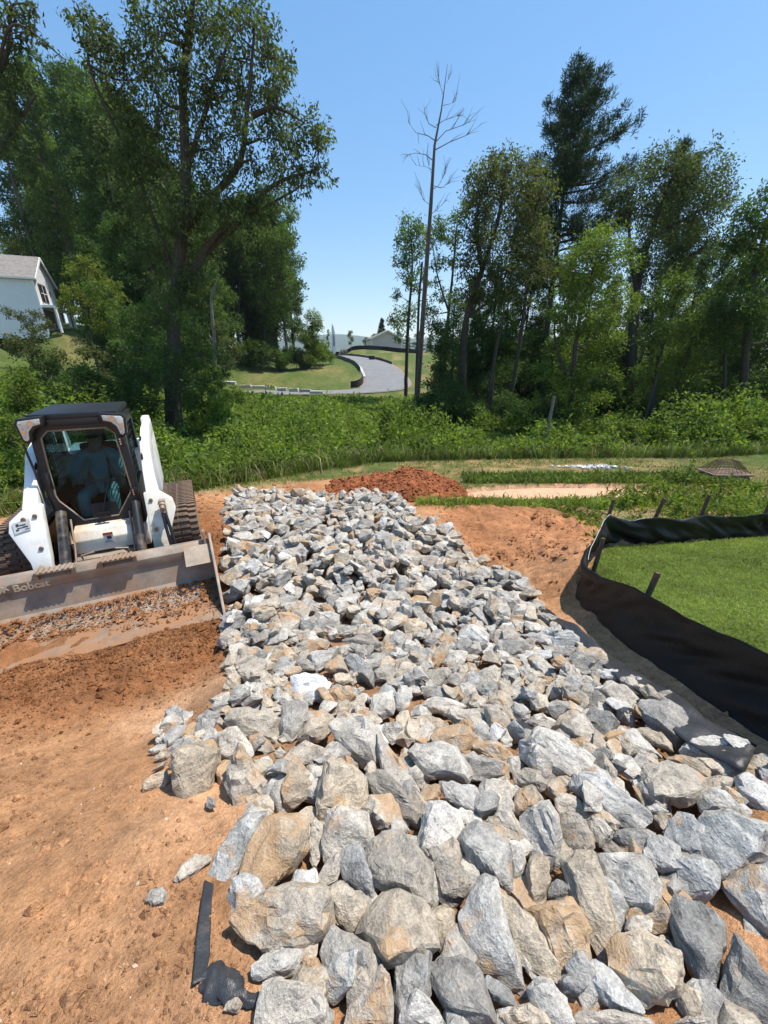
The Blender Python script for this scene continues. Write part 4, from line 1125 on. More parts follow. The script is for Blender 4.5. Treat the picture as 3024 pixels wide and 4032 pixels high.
def face(p):
    q = p.copy(); f = max(0, -p.y)
    q.y -= .22 * math.exp(-(p.x / .16) ** 2 - ((p.z + .12) / .22) ** 2) * f          # nose
    for sx in (-1, 1): q.y += .12 * math.exp(-((p.x - sx * .36) / .16) ** 2 - ((p.z - .06) / .12) ** 2) * f   # eye sockets
    q.y += .06 * math.exp(-(p.x / .3) ** 2 - ((p.z + .45) / .06) ** 2) * f           # mouth
    q.x *= 1 - .22 * max(0, -p.z); return q
lump('head', M_SKIN, head, .076, .098, .118, face)
lump('ear', M_SKIN, (head[0] + .078, head[1] + .01, head[2]), .012, .022, .034); lump('ear', M_SKIN, (head[0] - .078, head[1] + .01, head[2]), .012, .022, .034)
lump('beard', M_BEARD, (head[0], head[1] - .01, head[2] - .05), .074, .092, .08, face, lambda c: c.z > head[2] - .045)
cp = lump('cap', M_CAP, (head[0], head[1] + .01, head[2] + .045), .085, .105, .095, None, lambda c: c.z < head[2] + .035)
MB().prism([(head[0] - .07, head[1] - .06), (head[0] + .07, head[1] - .06), (head[0] + .06, head[1] - .17), (head[0], head[1] - .19), (head[0] - .06, head[1] - .17)], 'z', head[2] + .045, head[2] + .055).build('cap_peak', M_CAP, per)
for s, wx in ((1, V[6]), (-1, V[9])):
    w0 = Vector(wx); m = MB(); m.tube([w0, w0 + Vector((0, -.045, .0)), w0 + Vector((0, -.08, -.005))], [.03, .042, .036], 8)
    for k in range(4):
        o_ = (k - 1.5) * .02
        m.tube([w0 + Vector((o_, -.07, .015)), w0 + Vector((o_, -.105, .02)), w0 + Vector((o_, -.115, -.012)), w0 + Vector((o_, -.09, -.03))], [.011, .0105, .010, .008], 6)
    m.tube([w0 + Vector((-s * .035, -.03, .0)), w0 + Vector((-s * .05, -.07, .01)), w0 + Vector((-s * .035, -.10, .015))], [.013, .012, .009], 6)
    m.build('hand', M_SKIN, per, 60)
# ------------------------------------------------------------------ black silt fence round the lawn
def fabric_mat(name, col=(.007, .007, .0075), rough=.5, spec=.25, dirt=.12):
    t = NT(name); c = t.pos(); n1 = t.noise(c, 4, 4, .6); n2 = t.noise(c, 26, 5, .7)
    cc = t.mix(t.ramp(n1, [(.3, 0), (.8, 1)]), col, tuple(x * 2.0 for x in col))
    cc = t.mix(t.ramp(n2, [(.55, 0), (.8, dirt)]), cc, (.16, .10, .06))
    t.col(cc); t.set(Roughness=rough); t.b.inputs['Specular IOR Level'].default_value = spec
    wv = t.new('ShaderNodeTexWave', wave_type='BANDS'); wv.inputs['Scale'].default_value = 60; wv.inputs['Distortion'].default_value = 1.0; t.l.new(c, wv.inputs[0])
    t.bump(t.math('ADD', t.math('MULTIPLY', wv.outputs[1], .04), n2), .4, .012); return t.m
M_FABRIC = fabric_mat('black_fabric')
M_STAKE = simple('stake_wood', (.10, .055, .035), .85, 0, .4, 20, use_pos=True)
M_STRING = simple('string', (.55, .58, .52), .8)
fp_ = np.array(catmull([(x, y, 0) for x, y in FENCE], 14))[:, :2]
seg = np.r_[0, np.cumsum(np.hypot(*np.diff(fp_, axis=0).T))]
S = np.linspace(0, seg[-1], 260); FX = np.interp(S, seg, fp_[:, 0]); FY = np.interp(S, seg, fp_[:, 1])
tx = np.gradient(FX); ty = np.gradient(FY); L_ = np.hypot(tx, ty); nxn, nyn = -ty / L_, tx / L_      # normal to the left (away from the lawn)
gz_ = H0(FX, FY)
stk_xy = [(2.14, 1.45), (2.10, 2.75), (2.27, 3.72), (3.02, 4.70), (3.72, 4.86), (4.62, 5.12), (5.9, 5.45)]
stk_s = [S[np.argmin(np.hypot(FX - x, FY - y))] for x, y in stk_xy]
sag = np.min(np.abs(S[:, None] - np.array(stk_s)[None]), axis=1)
hgt = .50 - .05 * np.clip(sag / .5, 0, 1) + .03 * fbm(S * 1.5, S * 0, 3, 3)
near_c = np.exp(-((S - stk_s[2]) / .35) ** 2)
hgt = hgt - .08 * near_c - .08 * sstep(stk_s[3] - .2, stk_s[3] + .4, S)
rows = 16; vs = []
for r_ in range(rows + 1):
    v = r_ / rows
    off = .05 * (1 - v) ** 3 + .13 * np.sin(v * 2.9) * fbm(S * 2.0 + v * 2.2, v * 1.1 - S * .2, 9, 3) + .055 * fbm(S * 7 + v * 6, v * 2.2 + 0 * S, 12, 2) * np.sin(v * 3.0 + .1)
    off = off + .06 * near_c * np.sin(v * 9) * v
    zz = gz_ - .05 + (hgt + .05) * v
    vs.append(np.stack([FX + nxn * off, FY + nyn * off, zz], 1))
for d in (.004,):
    pass
VV = np.concatenate(vs); nS = len(S); I = np.arange((rows + 1) * nS).reshape(rows + 1, nS)
FF = np.stack([I[:-1, :-1].ravel(), I[:-1, 1:].ravel(), I[1:, 1:].ravel(), I[1:, :-1].ravel()], 1)
fen = empty('silt_fence', (2.2, 3.6, float(H0(2.2, 3.6)))); tag(fen, 'black fabric silt fence curving round the green lawn on wooden stakes', 'silt fence')
def child(o, root):
    o.parent = root; o.matrix_parent_inverse = Matrix.Translation(-Vector(root.location)) if root.rotation_euler.z == 0 else root.matrix_world.inverted(); return o
fme = np_mesh('fabric_sheet', VV, FF, True)
fo = link('fabric_sheet', fme, M_FABRIC); child(fo, fen)
so_ = fo.modifiers.new('t', 'SOLIDIFY'); so_.thickness = .003
rs = random.Random(3)
for (x, y), s_ in zip(stk_xy, stk_s):
    i = int(np.argmin(np.abs(S - s_))); sd_ = .075 if y > 4.5 else -.06; b = Vector((FX[i] + nxn[i] * sd_, FY[i] + nyn[i] * sd_, gz_[i] - .15)); lean = Vector((rs.uniform(.08, .2), rs.uniform(-.02, .06), 1)).normalized()
    st = MB().bar(b, b + lean * rs.uniform(.78, .86), .034, .034).build('stake', M_STAKE, None, 40, .003); child(st, fen)
tie = MB().tube([(FX[i_], FY[i_], gz_[i_] + hgt[i_] + .004 + .01 * math.sin(i_ * .7)) for i_ in range(95, 150)], .003, 5)
child(tie.build('string', M_STRING), fen)

# ------------------------------------------------------------------ geotextile showing under the stones
def sheet_px(name, left, right, label, dz=.02, wr=.02, n=40, m_=8, roll=None):
    def rs_(P):
        Q = np.array([hit(x, y)[:2] for x, y in P]); d = np.r_[0, np.cumsum(np.hypot(*np.diff(Q, axis=0).T))]; t = np.linspace(0, d[-1], n)
        return np.stack([np.interp(t, d, Q[:, 0]), np.interp(t, d, Q[:, 1])], 1)
    A, B = rs_(left), rs_(right); V_ = []
    for k in range(m_ + 1):
        f = k / m_; P = A * (1 - f) + B * f
        z = Hn(P[:, 0], P[:, 1]) + dz + wr * (.5 + fbm(P[:, 0] * 6, P[:, 1] * 6, 15, 3))
        V_.append(np.c_[P, z])
    I_ = np.arange((m_ + 1) * n).reshape(m_ + 1, n)
    F_ = np.stack([I_[:-1, :-1].ravel(), I_[:-1, 1:].ravel(), I_[1:, 1:].ravel(), I_[1:, :-1].ravel()], 1)
    o = link(name, np_mesh(name, np.concatenate(V_), F_, True), M_GEO); sm = o.modifiers.new('t', 'SOLIDIFY'); sm.thickness = .003
    tag(o, label, 'fabric'); return o
M_GEO = fabric_mat('geotextile', (.024, .025, .027), .42, .5, .3)
sc = lambda x0, y0, s, P: [(x0 + a / s, y0 + b / s) for a, b in P]
sheet_px('fabric_sheet', sc(2000, 2280, 2.074, [(60, 120), (230, 300), (470, 480), (640, 660), (840, 800), (960, 930), (1060, 1060), (1250, 1230), (1500, 1430), (1900, 1650)]),
         sc(2000, 2280, 2.074, [(150, 130), (300, 270), (470, 400), (620, 500), (820, 640), (1000, 760), (1150, 860), (1340, 970), (1560, 1160), (2000, 1420)]),
         'black geotextile sheet showing along the riprap edge towards the silt fence', .03, .05, 60)
sheet_px('fabric_sheet', sc(2000, 2280, 2.074, [(20, 950), (40, 1100), (60, 1286)]), sc(2000, 2280, 2.074, [(130, 960), (190, 1120), (230, 1286)]),
         'scrap of black geotextile in a gap between the stones', -.03, .03, 14)
g1 = empty('fabric_flap', hit(500 + 500 / 1.659, 3200 + 900 / 1.659)); tag(g1, 'black geotextile flap with a rolled end beside the orange soil', 'fabric flap')
fl = sheet_px('flap', sc(500, 3200, 1.659, [(510, 450), (490, 620), (460, 850), (435, 1150)]), sc(500, 3200, 1.659, [(570, 480), (555, 700), (545, 950), (520, 1110)]), None, .004, .022, 30)
for k_ in ('label', 'category'):
    if k_ in fl: del fl[k_]
bpy.context.view_layer.update(); child(fl, g1)
rp = [hit(500 + x / 1.659, 3200 + y / 1.659, .012) for x, y in ((470, 1130), (540, 1110), (640, 1150), (740, 1200), (800, 1225), (870, 1225))]
rp = np.array(catmull([tuple(p) for p in rp], 5)); rr_ = np.interp(np.linspace(0, 5, len(rp)), range(6), [.012, .036, .034, .020, .013, .014])
tb = MB().tube([Vector(p) for p in rp], list(rr_), 18); cr = np.array(tb.v)
ctr = np.repeat(rp, 18, 0)[:len(cr)]; fold = 1 + .9 * fbm(np.arange(len(cr)) % 18 * .55 + np.arange(len(cr)) // 18 * .13, np.arange(len(cr)) // 18 * .30, 17, 3)
cr = ctr + (cr - ctr) * fold[:, None] * np.array([[1, 1, .62]]); tb.v = [tuple(p) for p in cr]
ro = tb.build('rolled_end', M_GEO, None, 50); child(ro, g1)

# ------------------------------------------------------------------ loose soil clods
ico = bmesh.new(); bmesh.ops.create_icosphere(ico, subdivisions=1, radius=1); ico.verts.index_update()
IV = np.array([v.co[:] for v in ico.verts]); OV = np.array([(1, 0, 0), (-1, 0, 0), (0, 1, 0), (0, -1, 0), (0, 0, 1), (0, 0, -1), ], float); OF = np.array([(0, 2, 4), (2, 1, 4), (1, 3, 4), (3, 0, 4), (2, 0, 5), (1, 2, 5), (3, 1, 5), (0, 3, 5)]); IF = np.array([[v.index for v in f.verts] for f in ico.faces]); ico.free()
def clods(name, X, Y, Sz, label, colfn=None, zoff=.25, mat=None, seed=1, Z=None, cn='gc'):
    rg = np.random.default_rng(seed); n = len(X); IV, IF = (globals()['OV'], globals()['OF']) if n > 3000 else (globals()['IV'], globals()['IF'])
    jit = 1 + rg.uniform(-.30, .30, (n, len(IV))); sq = rg.uniform(.6, 1.0, (n, 1, 3)); sq[:, :, 2] *= .85
    V = IV[None] * jit[:, :, None] * sq
    a = rg.uniform(0, 6.28, n); c, s = np.cos(a), np.sin(a)
    x = V[:, :, 0] * c[:, None] - V[:, :, 1] * s[:, None]; y = V[:, :, 0] * s[:, None] + V[:, :, 1] * c[:, None]
    z0 = Hn(X, Y) if Z is None else Z
    V = np.stack([X[:, None] + x * Sz[:, None], Y[:, None] + y * Sz[:, None], z0[:, None] + (V[:, :, 2] + zoff) * Sz[:, None]], 2)
    F = (IF[None] + (np.arange(n) * len(IV))[:, None, None]).reshape(-1, 3)
    C = (colfn(X, Y) if colfn else soil_colors(X, Y, soil_zone(X, Y))) * rg.uniform(.75, 1.35, (n, 1))
    if C.shape[1] == 3: C = np.clip(C, .01, .95)
    o = link(name, np_mesh(name, V.reshape(-1, 3), F, True, np.repeat(C, len(IV), 0), cn), mat or M_SOIL)
    o.data.set_sharp_from_angle(angle=R(50)); return tag(o, label, 'soil', kind='stuff')
rg = np.random.default_rng(5)
N = 85000; Y = .12 + 9.4 * rg.random(N) ** 1.6; X = rg.uniform(-1.05, 1.05, N) * (1.2 + Y * 1.0)
m_ = soil_zone(X, Y); dens = (1 - m_['lawn']) * (1 - m_['meadow'] * .93) * (1 - m_['basin'])
churn = np.clip(fbm(X * 1.6, Y * 1.6, 81, 3) * 2 + .28, .04, 1) + .15 * m_['moist']
nearfac = np.clip(1.6 / np.hypot(X, Y), .25, 1)
lx, ly = to_loader(X, Y); inl = (np.abs(lx) < 1.15) & (ly > -1.6) & (ly < 2)
k = (rg.random(N) < dens * churn) & ~inl & ~inpoly(X, Y, PILE)
X, Y = X[k], Y[k]; Sz = np.clip(rg.lognormal(math.log(.0058), .68, len(X)), .0025, .045) * (.75 + .13 * Y) * (1 + .30 * (Y > 3) + .35 * ((X > .9) & (Y > 4)))
clods('soil_clods', X, Y, Sz, 'loose clods and crumbs of orange soil scattered over the bare ground', seed=2)
N = 1300; Y = .12 + 5 * rg.random(N) ** 1.5; X = -rg.random(N) * (1.2 + Y * 1.0); m2 = soil_zone(X, Y); lx, ly = to_loader(X, Y); k = ~inpoly(X, Y, PILE) & ~((np.abs(lx) < 1.2) & (ly > -1.75)); X, Y = X[k], Y[k]
o = clods('stone_chips', X, Y, np.clip(rg.lognormal(math.log(.0028), .6, len(X)), .0015, .014), 'pale stone chips strewn over the bare orange soil', lambda x, y: np.c_[np.tile([[.50, .38, .27]], (len(x), 1)), np.zeros(len(x))], .1, M_STONE, 12, None, 'rc'); o['category'] = 'stone chips'
# soil spilled between the foreground stones
N = 5200; X = rg.uniform(-.6, 2.4, N); Y = rg.uniform(.2, 3.2, N); k = inpoly(X, Y, PILE) & (fbm(X * 2.2, Y * 2.2, 91, 3) > .02); X, Y = X[k], Y[k]
clods('soil_clods', X, Y, np.clip(rg.lognormal(math.log(.011), .5, len(X)), .004, .035), 'orange soil crumbs spilled between the large stones', lambda x, y: np.tile([[.40, .21, .10]], (len(x), 1)), .3, seed=3, Z=H0(X, Y) - .05)
# heap surface clods
N = 2600; X = rg.uniform(-1.5, 2.3, N); Y = rg.uniform(8.0, 10.6, N); hh_, he_ = heap_h(X, Y); k = he_ < .98; X, Y = X[k], Y[k]
clods('soil_clods', X, Y, np.clip(rg.lognormal(math.log(.024), .5, len(X)), .010, .07), 'lumpy clods covering the red soil heap', lambda x, y: np.tile([[.32, .112, .047]], (len(x), 1)), .2, seed=4, Z=(H0(X, Y) + hh_[k]))
# soil carried in the bucket
N = 3600; lx = rg.uniform(-1.15, 1.15, N); ly = np.where(rg.random(N) < .72, -.95 - rg.random(N) ** 1.4 * .36, -1.25 - rg.random(N) * .42)
lz = np.interp(-ly, [.9, 1.05, 1.25, 1.5, 1.6], [.15, .12, .07, .04, .03]) + .03 * fbm(lx * 3, ly * 5, 7, 3) - .05 * sstep(.4, -.9, lx) * sstep(-1.15, -1.4, ly)
X = LO.x + lx * HX - ly * HY; Y = LO.y + lx * HY + ly * HX
clods('bucket_soil', X, Y, np.clip(rg.lognormal(math.log(.009), .6, N), .004, .04), 'moist brown soil lying in the loader bucket', lambda x, y: np.tile([[.36, .165, .072]], (len(x), 1)), .2, seed=6, Z=LO.z + lz - .01)
# soil banked up at the bucket edge
N = 9000; lx = rg.uniform(-1.6, 1.6, N); ly = -1.70 - np.abs(rg.normal(0, .45, N))
X = LO.x + lx * HX - ly * HY; Y = LO.y + lx * HY + ly * HX; k = (Y > .3) & ~inpoly(X, Y, PILE); X, Y = X[k], Y[k]
clods('soil_clods', X, Y, np.clip(rg.lognormal(math.log(.0075), .6, len(X)), .003, .04), 'loose moist soil pushed up along the bucket edge', lambda x, y: np.tile([[.29, .125, .052]], (len(x), 1)), .3, seed=7)
# small pale stone apron beyond the basin
c0 = hit(1280 * DS, 1010 * DS); N = 110; X = c0[0] + rg.normal(0, .42, N); Y = c0[1] + rg.normal(0, .20, N)
o = clods('stone_apron', X, Y, rg.uniform(.04, .095, N), 'little apron of pale stones in the grass beyond the dry basin', lambda x, y: np.c_[np.tile([[.55, .54, .52]], (len(x), 1)), np.zeros(len(x))], .3, M_STONE, 8, None, 'rc'); o['category'] = 'stones'

# ------------------------------------------------------------------ cracked mud plates of the basin
M_MUD = simple('dry_mud', (.58, .35, .215), .95, 0, .13, 3, bump=.2, use_pos=True)
cells = []; rg2 = random.Random(21); tries = 0
while len(cells) < 300 and tries < 40000:
    tries += 1; x = rg2.uniform(1.7, 7.3); y = rg2.uniform(8.4, 10)
    if all((x - a) ** 2 + ((y - b) * 1.0) ** 2 > .125 ** 2 for a, b in cells) and inpoly(np.array([x]), np.array([y]), BASIN)[0]: cells.append((x, y))
def clip(poly, mx, my, nx_, ny_):
    out = []
    for i in range(len(poly)):
        p, q = poly[i], poly[(i + 1) % len(poly)]
        dp = (p[0] - mx) * nx_ + (p[1] - my) * ny_; dq = (q[0] - mx) * nx_ + (q[1] - my) * ny_
        if dp <= 0: out.append(p)
        if dp * dq < 0: t = dp / (dp - dq); out.append((p[0] + (q[0] - p[0]) * t, p[1] + (q[1] - p[1]) * t))
    return out
bf = link('basin_floor', np_mesh('basin_floor', np.array([(x, y, -.012 + float(H0(x, y)) * 0) for x, y in BASIN]), np.array([list(range(len(BASIN)))])), simple('crack_soil', (.36, .19, .11), .95)); tag(bf, kind='structure')
for i, (x, y) in enumerate(cells):
    P = [(x - .22, y - .22), (x + .22, y - .22), (x + .22, y + .22), (x - .22, y + .22)]
    for j, (a, b) in enumerate(cells):
        if j != i and abs(a - x) < .46 and abs(b - y) < .46:
            dx, dy = a - x, b - y; d = math.hypot(dx, dy); P = clip(P, (a + x) / 2 - dx / d * .0022, (b + y) / 2 - dy / d * .0022, dx / d, dy / d)
    if len(P) < 3: continue
    e = rg2.uniform(-.004, .006); zb = 0.0
    m = MB(); k = len(P); tl = (rg2.uniform(-.006, .006), rg2.uniform(-.006, .006))
    top = [(px - x, py - y, .012 + e * .2 + (px - x) * tl[0] + (py - y) * tl[1]) for px, py in P]; bot = [(px - x, py - y, -.03) for px, py in P]
    m.add(top + bot, [tuple(range(k)), tuple(range(2 * k - 1, k - 1, -1))] + [((i_ + 1) % k, i_, k + i_, k + (i_ + 1) % k) for i_ in range(k)])
    o = m.build('mud_plate', M_MUD); o.location = (x, y, zb - .005); o.parent = bf
# ------------------------------------------------------------------ vegetation
def leaf_mat(name, c1, c2, trans=.45, rough=.6):
    t = NT(name); g = t.new('ShaderNodeNewGeometry'); r = g.outputs['Random Per Island']
    n = t.noise(t.pos(), 1.3, 4, .65)
    c = t.mix(r, c1, c2); c = t.mix(1.0, c, t.ramp(n, [(.3, .48), (.7, 1.5)]), 'MULTIPLY')
    t.col(c); t.set(Roughness=rough); t.b.inputs['Specular IOR Level'].default_value = .18
    tr = t.new('ShaderNodeBsdfTranslucent'); t.l.new(t.mix(1.0, c, (1.15, 1.25, .55), 'MULTIPLY'), tr.inputs[0])
    mx = t.new('ShaderNodeMixShader'); mx.inputs[0].default_value = trans
    t.l.new(t.b.outputs[0], mx.inputs[1]); t.l.new(tr.outputs[0], mx.inputs[2]); t.l.new(mx.outputs[0], t.out.inputs[0]); return t.m
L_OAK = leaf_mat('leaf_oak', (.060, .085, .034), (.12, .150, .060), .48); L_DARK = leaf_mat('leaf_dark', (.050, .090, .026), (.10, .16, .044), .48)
L_MID = leaf_mat('leaf_mid', (.075, .120, .028), (.15, .215, .050), .48); L_LIGHT = leaf_mat('leaf_light', (.095, .15, .024), (.20, .26, .05))
L_YEL = leaf_mat('leaf_yellow', (.12, .16, .025), (.23, .25, .05)); L_PINE = leaf_mat('needle', (.030, .060, .028), (.065, .105, .042), .12)
L_OLIVE = leaf_mat('leaf_olive', (.078, .095, .036), (.15, .165, .066), .48); L_BRUSH = leaf_mat('leaf_brush', (.12, .185, .030), (.25, .32, .062), .5)
L_GRASS = leaf_mat('grass', (.10, .16, .025), (.19, .24, .05), .25); L_LAWN = leaf_mat('lawn_grass', (.165, .22, .04), (.30, .355, .085), .45); L_STRAW = leaf_mat('straw', (.24, .20, .09), (.38, .31, .16), .15)
def bark(name, c):
    t = NT(name); p = t.pos(); mp = t.new('ShaderNodeMapping'); mp.inputs['Scale'].default_value = (1, 1, .25); t.l.new(p, mp.inputs[0])
    n = t.noise(mp.outputs[0], 14, 6, .7); t.col(t.mix(t.ramp(n, [(.3, 0), (.7, 1)]), tuple(x * .6 for x in c), tuple(x * 1.4 for x in c))); t.set(Roughness=.9); t.bump(n, .6, .04); return t.m
B_DARK = bark('bark_dark', (.060, .048, .038)); B_GREY = bark('bark_grey', (.19, .165, .14)); B_MID = bark('bark_mid', (.11, .09, .07))
def leaves_mesh(name, P, L, rg, droop=.25, wid=.42, outward=None):
    """leaf blades of two triangles at points P, length L"""
    n = len(P); d = rg.normal(0, 1, (n, 3))
    if outward is not None: d += outward * .8
    d[:, 2] -= droop * 2; d /= np.linalg.norm(d, axis=1, keepdims=True) + 1e-9
    a = rg.normal(0, 1, (n, 3)); a -= d * (a * d).sum(1, keepdims=True); a /= np.linalg.norm(a, axis=1, keepdims=True) + 1e-9
    nn = np.cross(d, a); L = L[:, None]; w_ = L * wid
    base = P; tip = P + d * L; mid = P + d * L * .52
    l = mid + a * w_ * .5 + nn * L * .08; r = mid - a * w_ * .5 + nn * L * .08
    V = np.stack([base, l, tip, r], 1).reshape(-1, 3); i = np.arange(n)[:, None] * 4
    F = np.concatenate([i + np.array([[0, 1, 2]]), i + np.array([[0, 2, 3]])], 1).reshape(-1, 3)
    return np_mesh(name, V, F)
def clump_points(C, r, n, rg, flat=.85, ns=None):
    ns = ns or max(5, int(9 + n / 40)); u = rg.normal(0, 1, (ns, 3)); u /= np.linalg.norm(u, axis=1, keepdims=True)
    cs = u * (rg.random((ns, 1)) ** .42) * r; cs[:, 2] *= flat
    k = rg.integers(0, ns, n); p = cs[k] + rg.normal(0, 1, (n, 3)) * r * .17
    out = p / (np.linalg.norm(p, axis=1, keepdims=True) + 1e-6)
    return np.asarray(C)[None] + p, out, np.asarray(C)[None] + cs
CV = 1.62
def clump_tree(name, label, cat, group, trunks, clumps, leaf, barkm, L=.14, cover=2.2, seed=0, droop=.25, twig=True, wid=.42, lift=None):
    """trunks: lists of (point, radius); clumps: (centre, radius)"""
    rg = np.random.default_rng(seed)
    base = trunks[0][0][0]; root = empty(name, base); tag(root, label, cat, group); b = Vector(base)
    m = MB(); nodes = []
    for tr in trunks:
        pts = [np.array(p) for p, r_ in tr]; rad = [r_ for p, r_ in tr]
        sm = catmull([(*p, r_) for p, r_ in zip(pts, rad)], 5) if len(pts) > 2 else [(*p, r_) for p, r_ in zip(pts, rad)]
        j = rg.normal(0, 1, (len(sm), 3)); 
        q = [Vector(s_[:3]) - b + Vector(j[i]) * s_[3] * (.07 if 0 < i < len(sm) - 1 else 0) for i, s_ in enumerate(sm)]
        m.tube(q, [max(.008, s_[3]) for s_ in sm], 8); nodes += [(Vector(s_[:3]), s_[3]) for s_ in sm]
    PP, OO = [], []
    for C, r_ in clumps:
        n = int(cover * CV * 3.1416 * r_ * r_ / (.21 * L * L)) + 6
        p, o_, cs = clump_points(C, r_, n, rg); PP.append(p); OO.append(o_)
        c = Vector(C); best = min(nodes, key=lambda nd: (nd[0] - c).length + max(0, nd[0].z - c.z + .2) * 2.0)
        mid = best[0].lerp(c, .55) + Vector(rg.normal(0, .12, 3)) * r_; mid.z -= .1 * r_
        m.tube([best[0] - b, mid - b, c - b], [max(.012, min(best[1] * .6, .05 + .03 * r_)), max(.010, .022 * r_ + .008), .008], 5)
        if twig:
            for s_ in cs[:7]: m.tube([mid.lerp(c, .5) - b, Vector(s_) - b], [.012, .005], 4, False)
    m.build('trunk', barkm, root, 50)
    P = np.concatenate(PP) - np.array(base)[None]; O = np.concatenate(OO)
    link('crown', leaves_mesh('crown', P, rg.uniform(.65, 1.25, len(P)) * L, rg, droop, wid, O), leaf, root)
    return root
def copy_tree(o, parent=None):
    c = o.copy(); COL.objects.link(c); c.parent = parent
    for ch in list(o.children):
        d = ch.copy(); COL.objects.link(d); d.parent = c
    return c
def ground_at(x, y): return float(H0(np.array([x]), np.array([y]))[0])
Z3 = lambda x, y: (768 + .537 * x, 109.7 + .537 * y); Z2 = lambda x, y: (.463 * x, .463 * y)
def px_tree(Zf, Y, trunks, clumps, r0, name, label, leaf, barkm, group=None, L=.14, cover=2.2, seed=0, depth=1.0, cat='tree', droop=.25, ext=True, rs_=1.0, **kw):
    rg = random.Random(seed); T = []
    sc_ = Y * .94 / FPX * DS            # metres per view pixel near the horizon
    kz = Zf(1, 0)[0] - Zf(0, 0)[0]
    for k, tr in enumerate(trunks):
        pts = [at(*Zf(x, y), Y) for x, y in tr]; n = len(pts)
        if k > 0 or not ext: pts = [p + Vector((0, (i / n) * rg.uniform(-1, 1) * depth, 0)) for i, p in enumerate(pts)]
        rr = r0 * (1 if k == 0 else .55 if k < 3 else .34)
        tr3 = [(tuple(p), rr * (1 - .78 * i / max(1, n - 1))) for i, p in enumerate(pts)]
        if k == 0:
            b = tr3[0][0]; g = ground_at(b[0], b[1]); tr3 = [((b[0], b[1], g - .1), r0 * 1.15)] + tr3[(1 if b[2] - g < .3 else 0):]
        T.append(tr3)
    C = []
    for (x, y, r_) in clumps:
        p = at(*Zf(x, y), Y + rg.uniform(-1, 1) * depth * r_ * kz * sc_ * 1.3); C.append((tuple(p), r_ * kz * sc_ * (rs_ if rs_ == 1 else rs_ * rg.uniform(.5, 1.12))))
    return clump_tree(name, label, cat, group, T, C, leaf, barkm, L, cover, seed, droop, **kw)

# the big oak
D1 = lambda x, y: (x, y)
oak_cl = [(190, 55, 32), (225, 90, 34), (262, 118, 36), (300, 60, 30), (330, 20, 34), (365, 60, 36), (400, 15, 36), (430, 60, 40), (470, 25, 36), (510, 55, 40), (545, 20, 36), (570, 75, 38),
          (600, 125, 36), (600, 180, 34), (545, 140, 34), (480, 120, 36), (440, 150, 40), (385, 130, 40), (330, 130, 40), (290, 175, 44), (240, 170, 34), (340, 205, 46), (250, 235, 44), (300, 255, 48),
          (420, 215, 40), (490, 200, 40), (550, 220, 42), (610, 240, 42), (650, 275, 36), (590, 290, 40), (520, 290, 40), (455, 280, 42), (370, 300, 50), (310, 330, 50), (250, 310, 40), (420, 350, 46),
          (490, 350, 38), (555, 350, 36), (625, 340, 38), (675, 330, 34), (690, 285, 26), (695, 375, 24), (655, 395, 32), (600, 400, 38), (540, 420, 38), (470, 420, 40), (390, 420, 52), (320, 410, 50), (260, 380, 36),
          (430, 480, 44), (350, 480, 48), (500, 470, 34), (560, 460, 30), (290, 460, 36), (400, 540, 42), (340, 550, 40), (455, 540, 34), (380, 600, 40), (430, 610, 32), (340, 620, 34), (365, 670, 34), (410, 660, 30), (330, 690, 30), (300, 300, 36), (215, 130, 26), (170, 30, 22)]
px_tree(D1, 17, [[(372, 900), (374, 780), (380, 640), (392, 520), (402, 400), (398, 280), (396, 170), (410, 60), (420, -20)],
                 [(382, 640), (440, 545), (510, 480), (590, 410), (690, 365)], [(393, 500), (450, 430), (510, 350), (545, 250), (565, 110)], [(380, 600), (335, 480), (285, 360), (230, 200), (190, 60)],
                 [(440, 545), (480, 500), (560, 440), (640, 390)], [(400, 380), (450, 250), (480, 120), (500, 20)], [(545, 250), (600, 240), (660, 270)]], oak_cl, .30,
        'oak_tree', 'huge dark oak with spreading limbs standing over the brush behind the loader', L_OAK, B_DARK, L=.15, cover=.8, seed=1, droop=.45)
px_tree(D1, 15.6, [[(392, 905), (385, 800), (365, 700), (355, 640)], [(385, 800), (330, 760), (300, 720)], [(385, 800), (430, 760), (450, 720)]], [(330, 690, 34), (300, 745, 38), (350, 760, 36), (415, 700, 34), (440, 765, 34), (395, 790, 30), (310, 810, 40), (365, 830, 34), (355, 640, 26), (430, 830, 30), (280, 790, 30), (270, 850, 34), (330, 870, 34), (465, 820, 24), (400, 860, 30)],
        .05, 'understorey_tree', 'dark bushy understorey tree hiding the foot of the huge oak', L_DARK, B_DARK, L=.11, cover=.8, seed=3)
# lacy oak reaching in at the corner
px_tree(Z2, 15, [[(-260, 1900), (-240, 1300), (-160, 900), (0, 690), (90, 560), (170, 440)], [(-160, 900), (-60, 500), (60, 280), (160, 180), (235, 215)], [(-60, 500), (30, 200), (80, 60), (140, 0)]],
        [(60, 40, 50), (120, 80, 46), (20, 110, 50), (150, 30, 30), (60, 170, 40), (20, 240, 46), (180, 170, 26), (40, 330, 50), (90, 300, 30), (20, 430, 52), (70, 470, 36), (30, 560, 46), (10, 660, 40), (60, 610, 30), (215, 215, 20), (-40, 300, 70), (-60, 500, 70), (-60, 100, 70), (110, 400, 26), (120, 150, 26)],
        .12, 'oak_tree', 'lacy oak with thin bare twigs among sparse leaves, left of the huge oak', L_OAK, B_DARK, L=.15, cover=.85, seed=2, droop=.4)
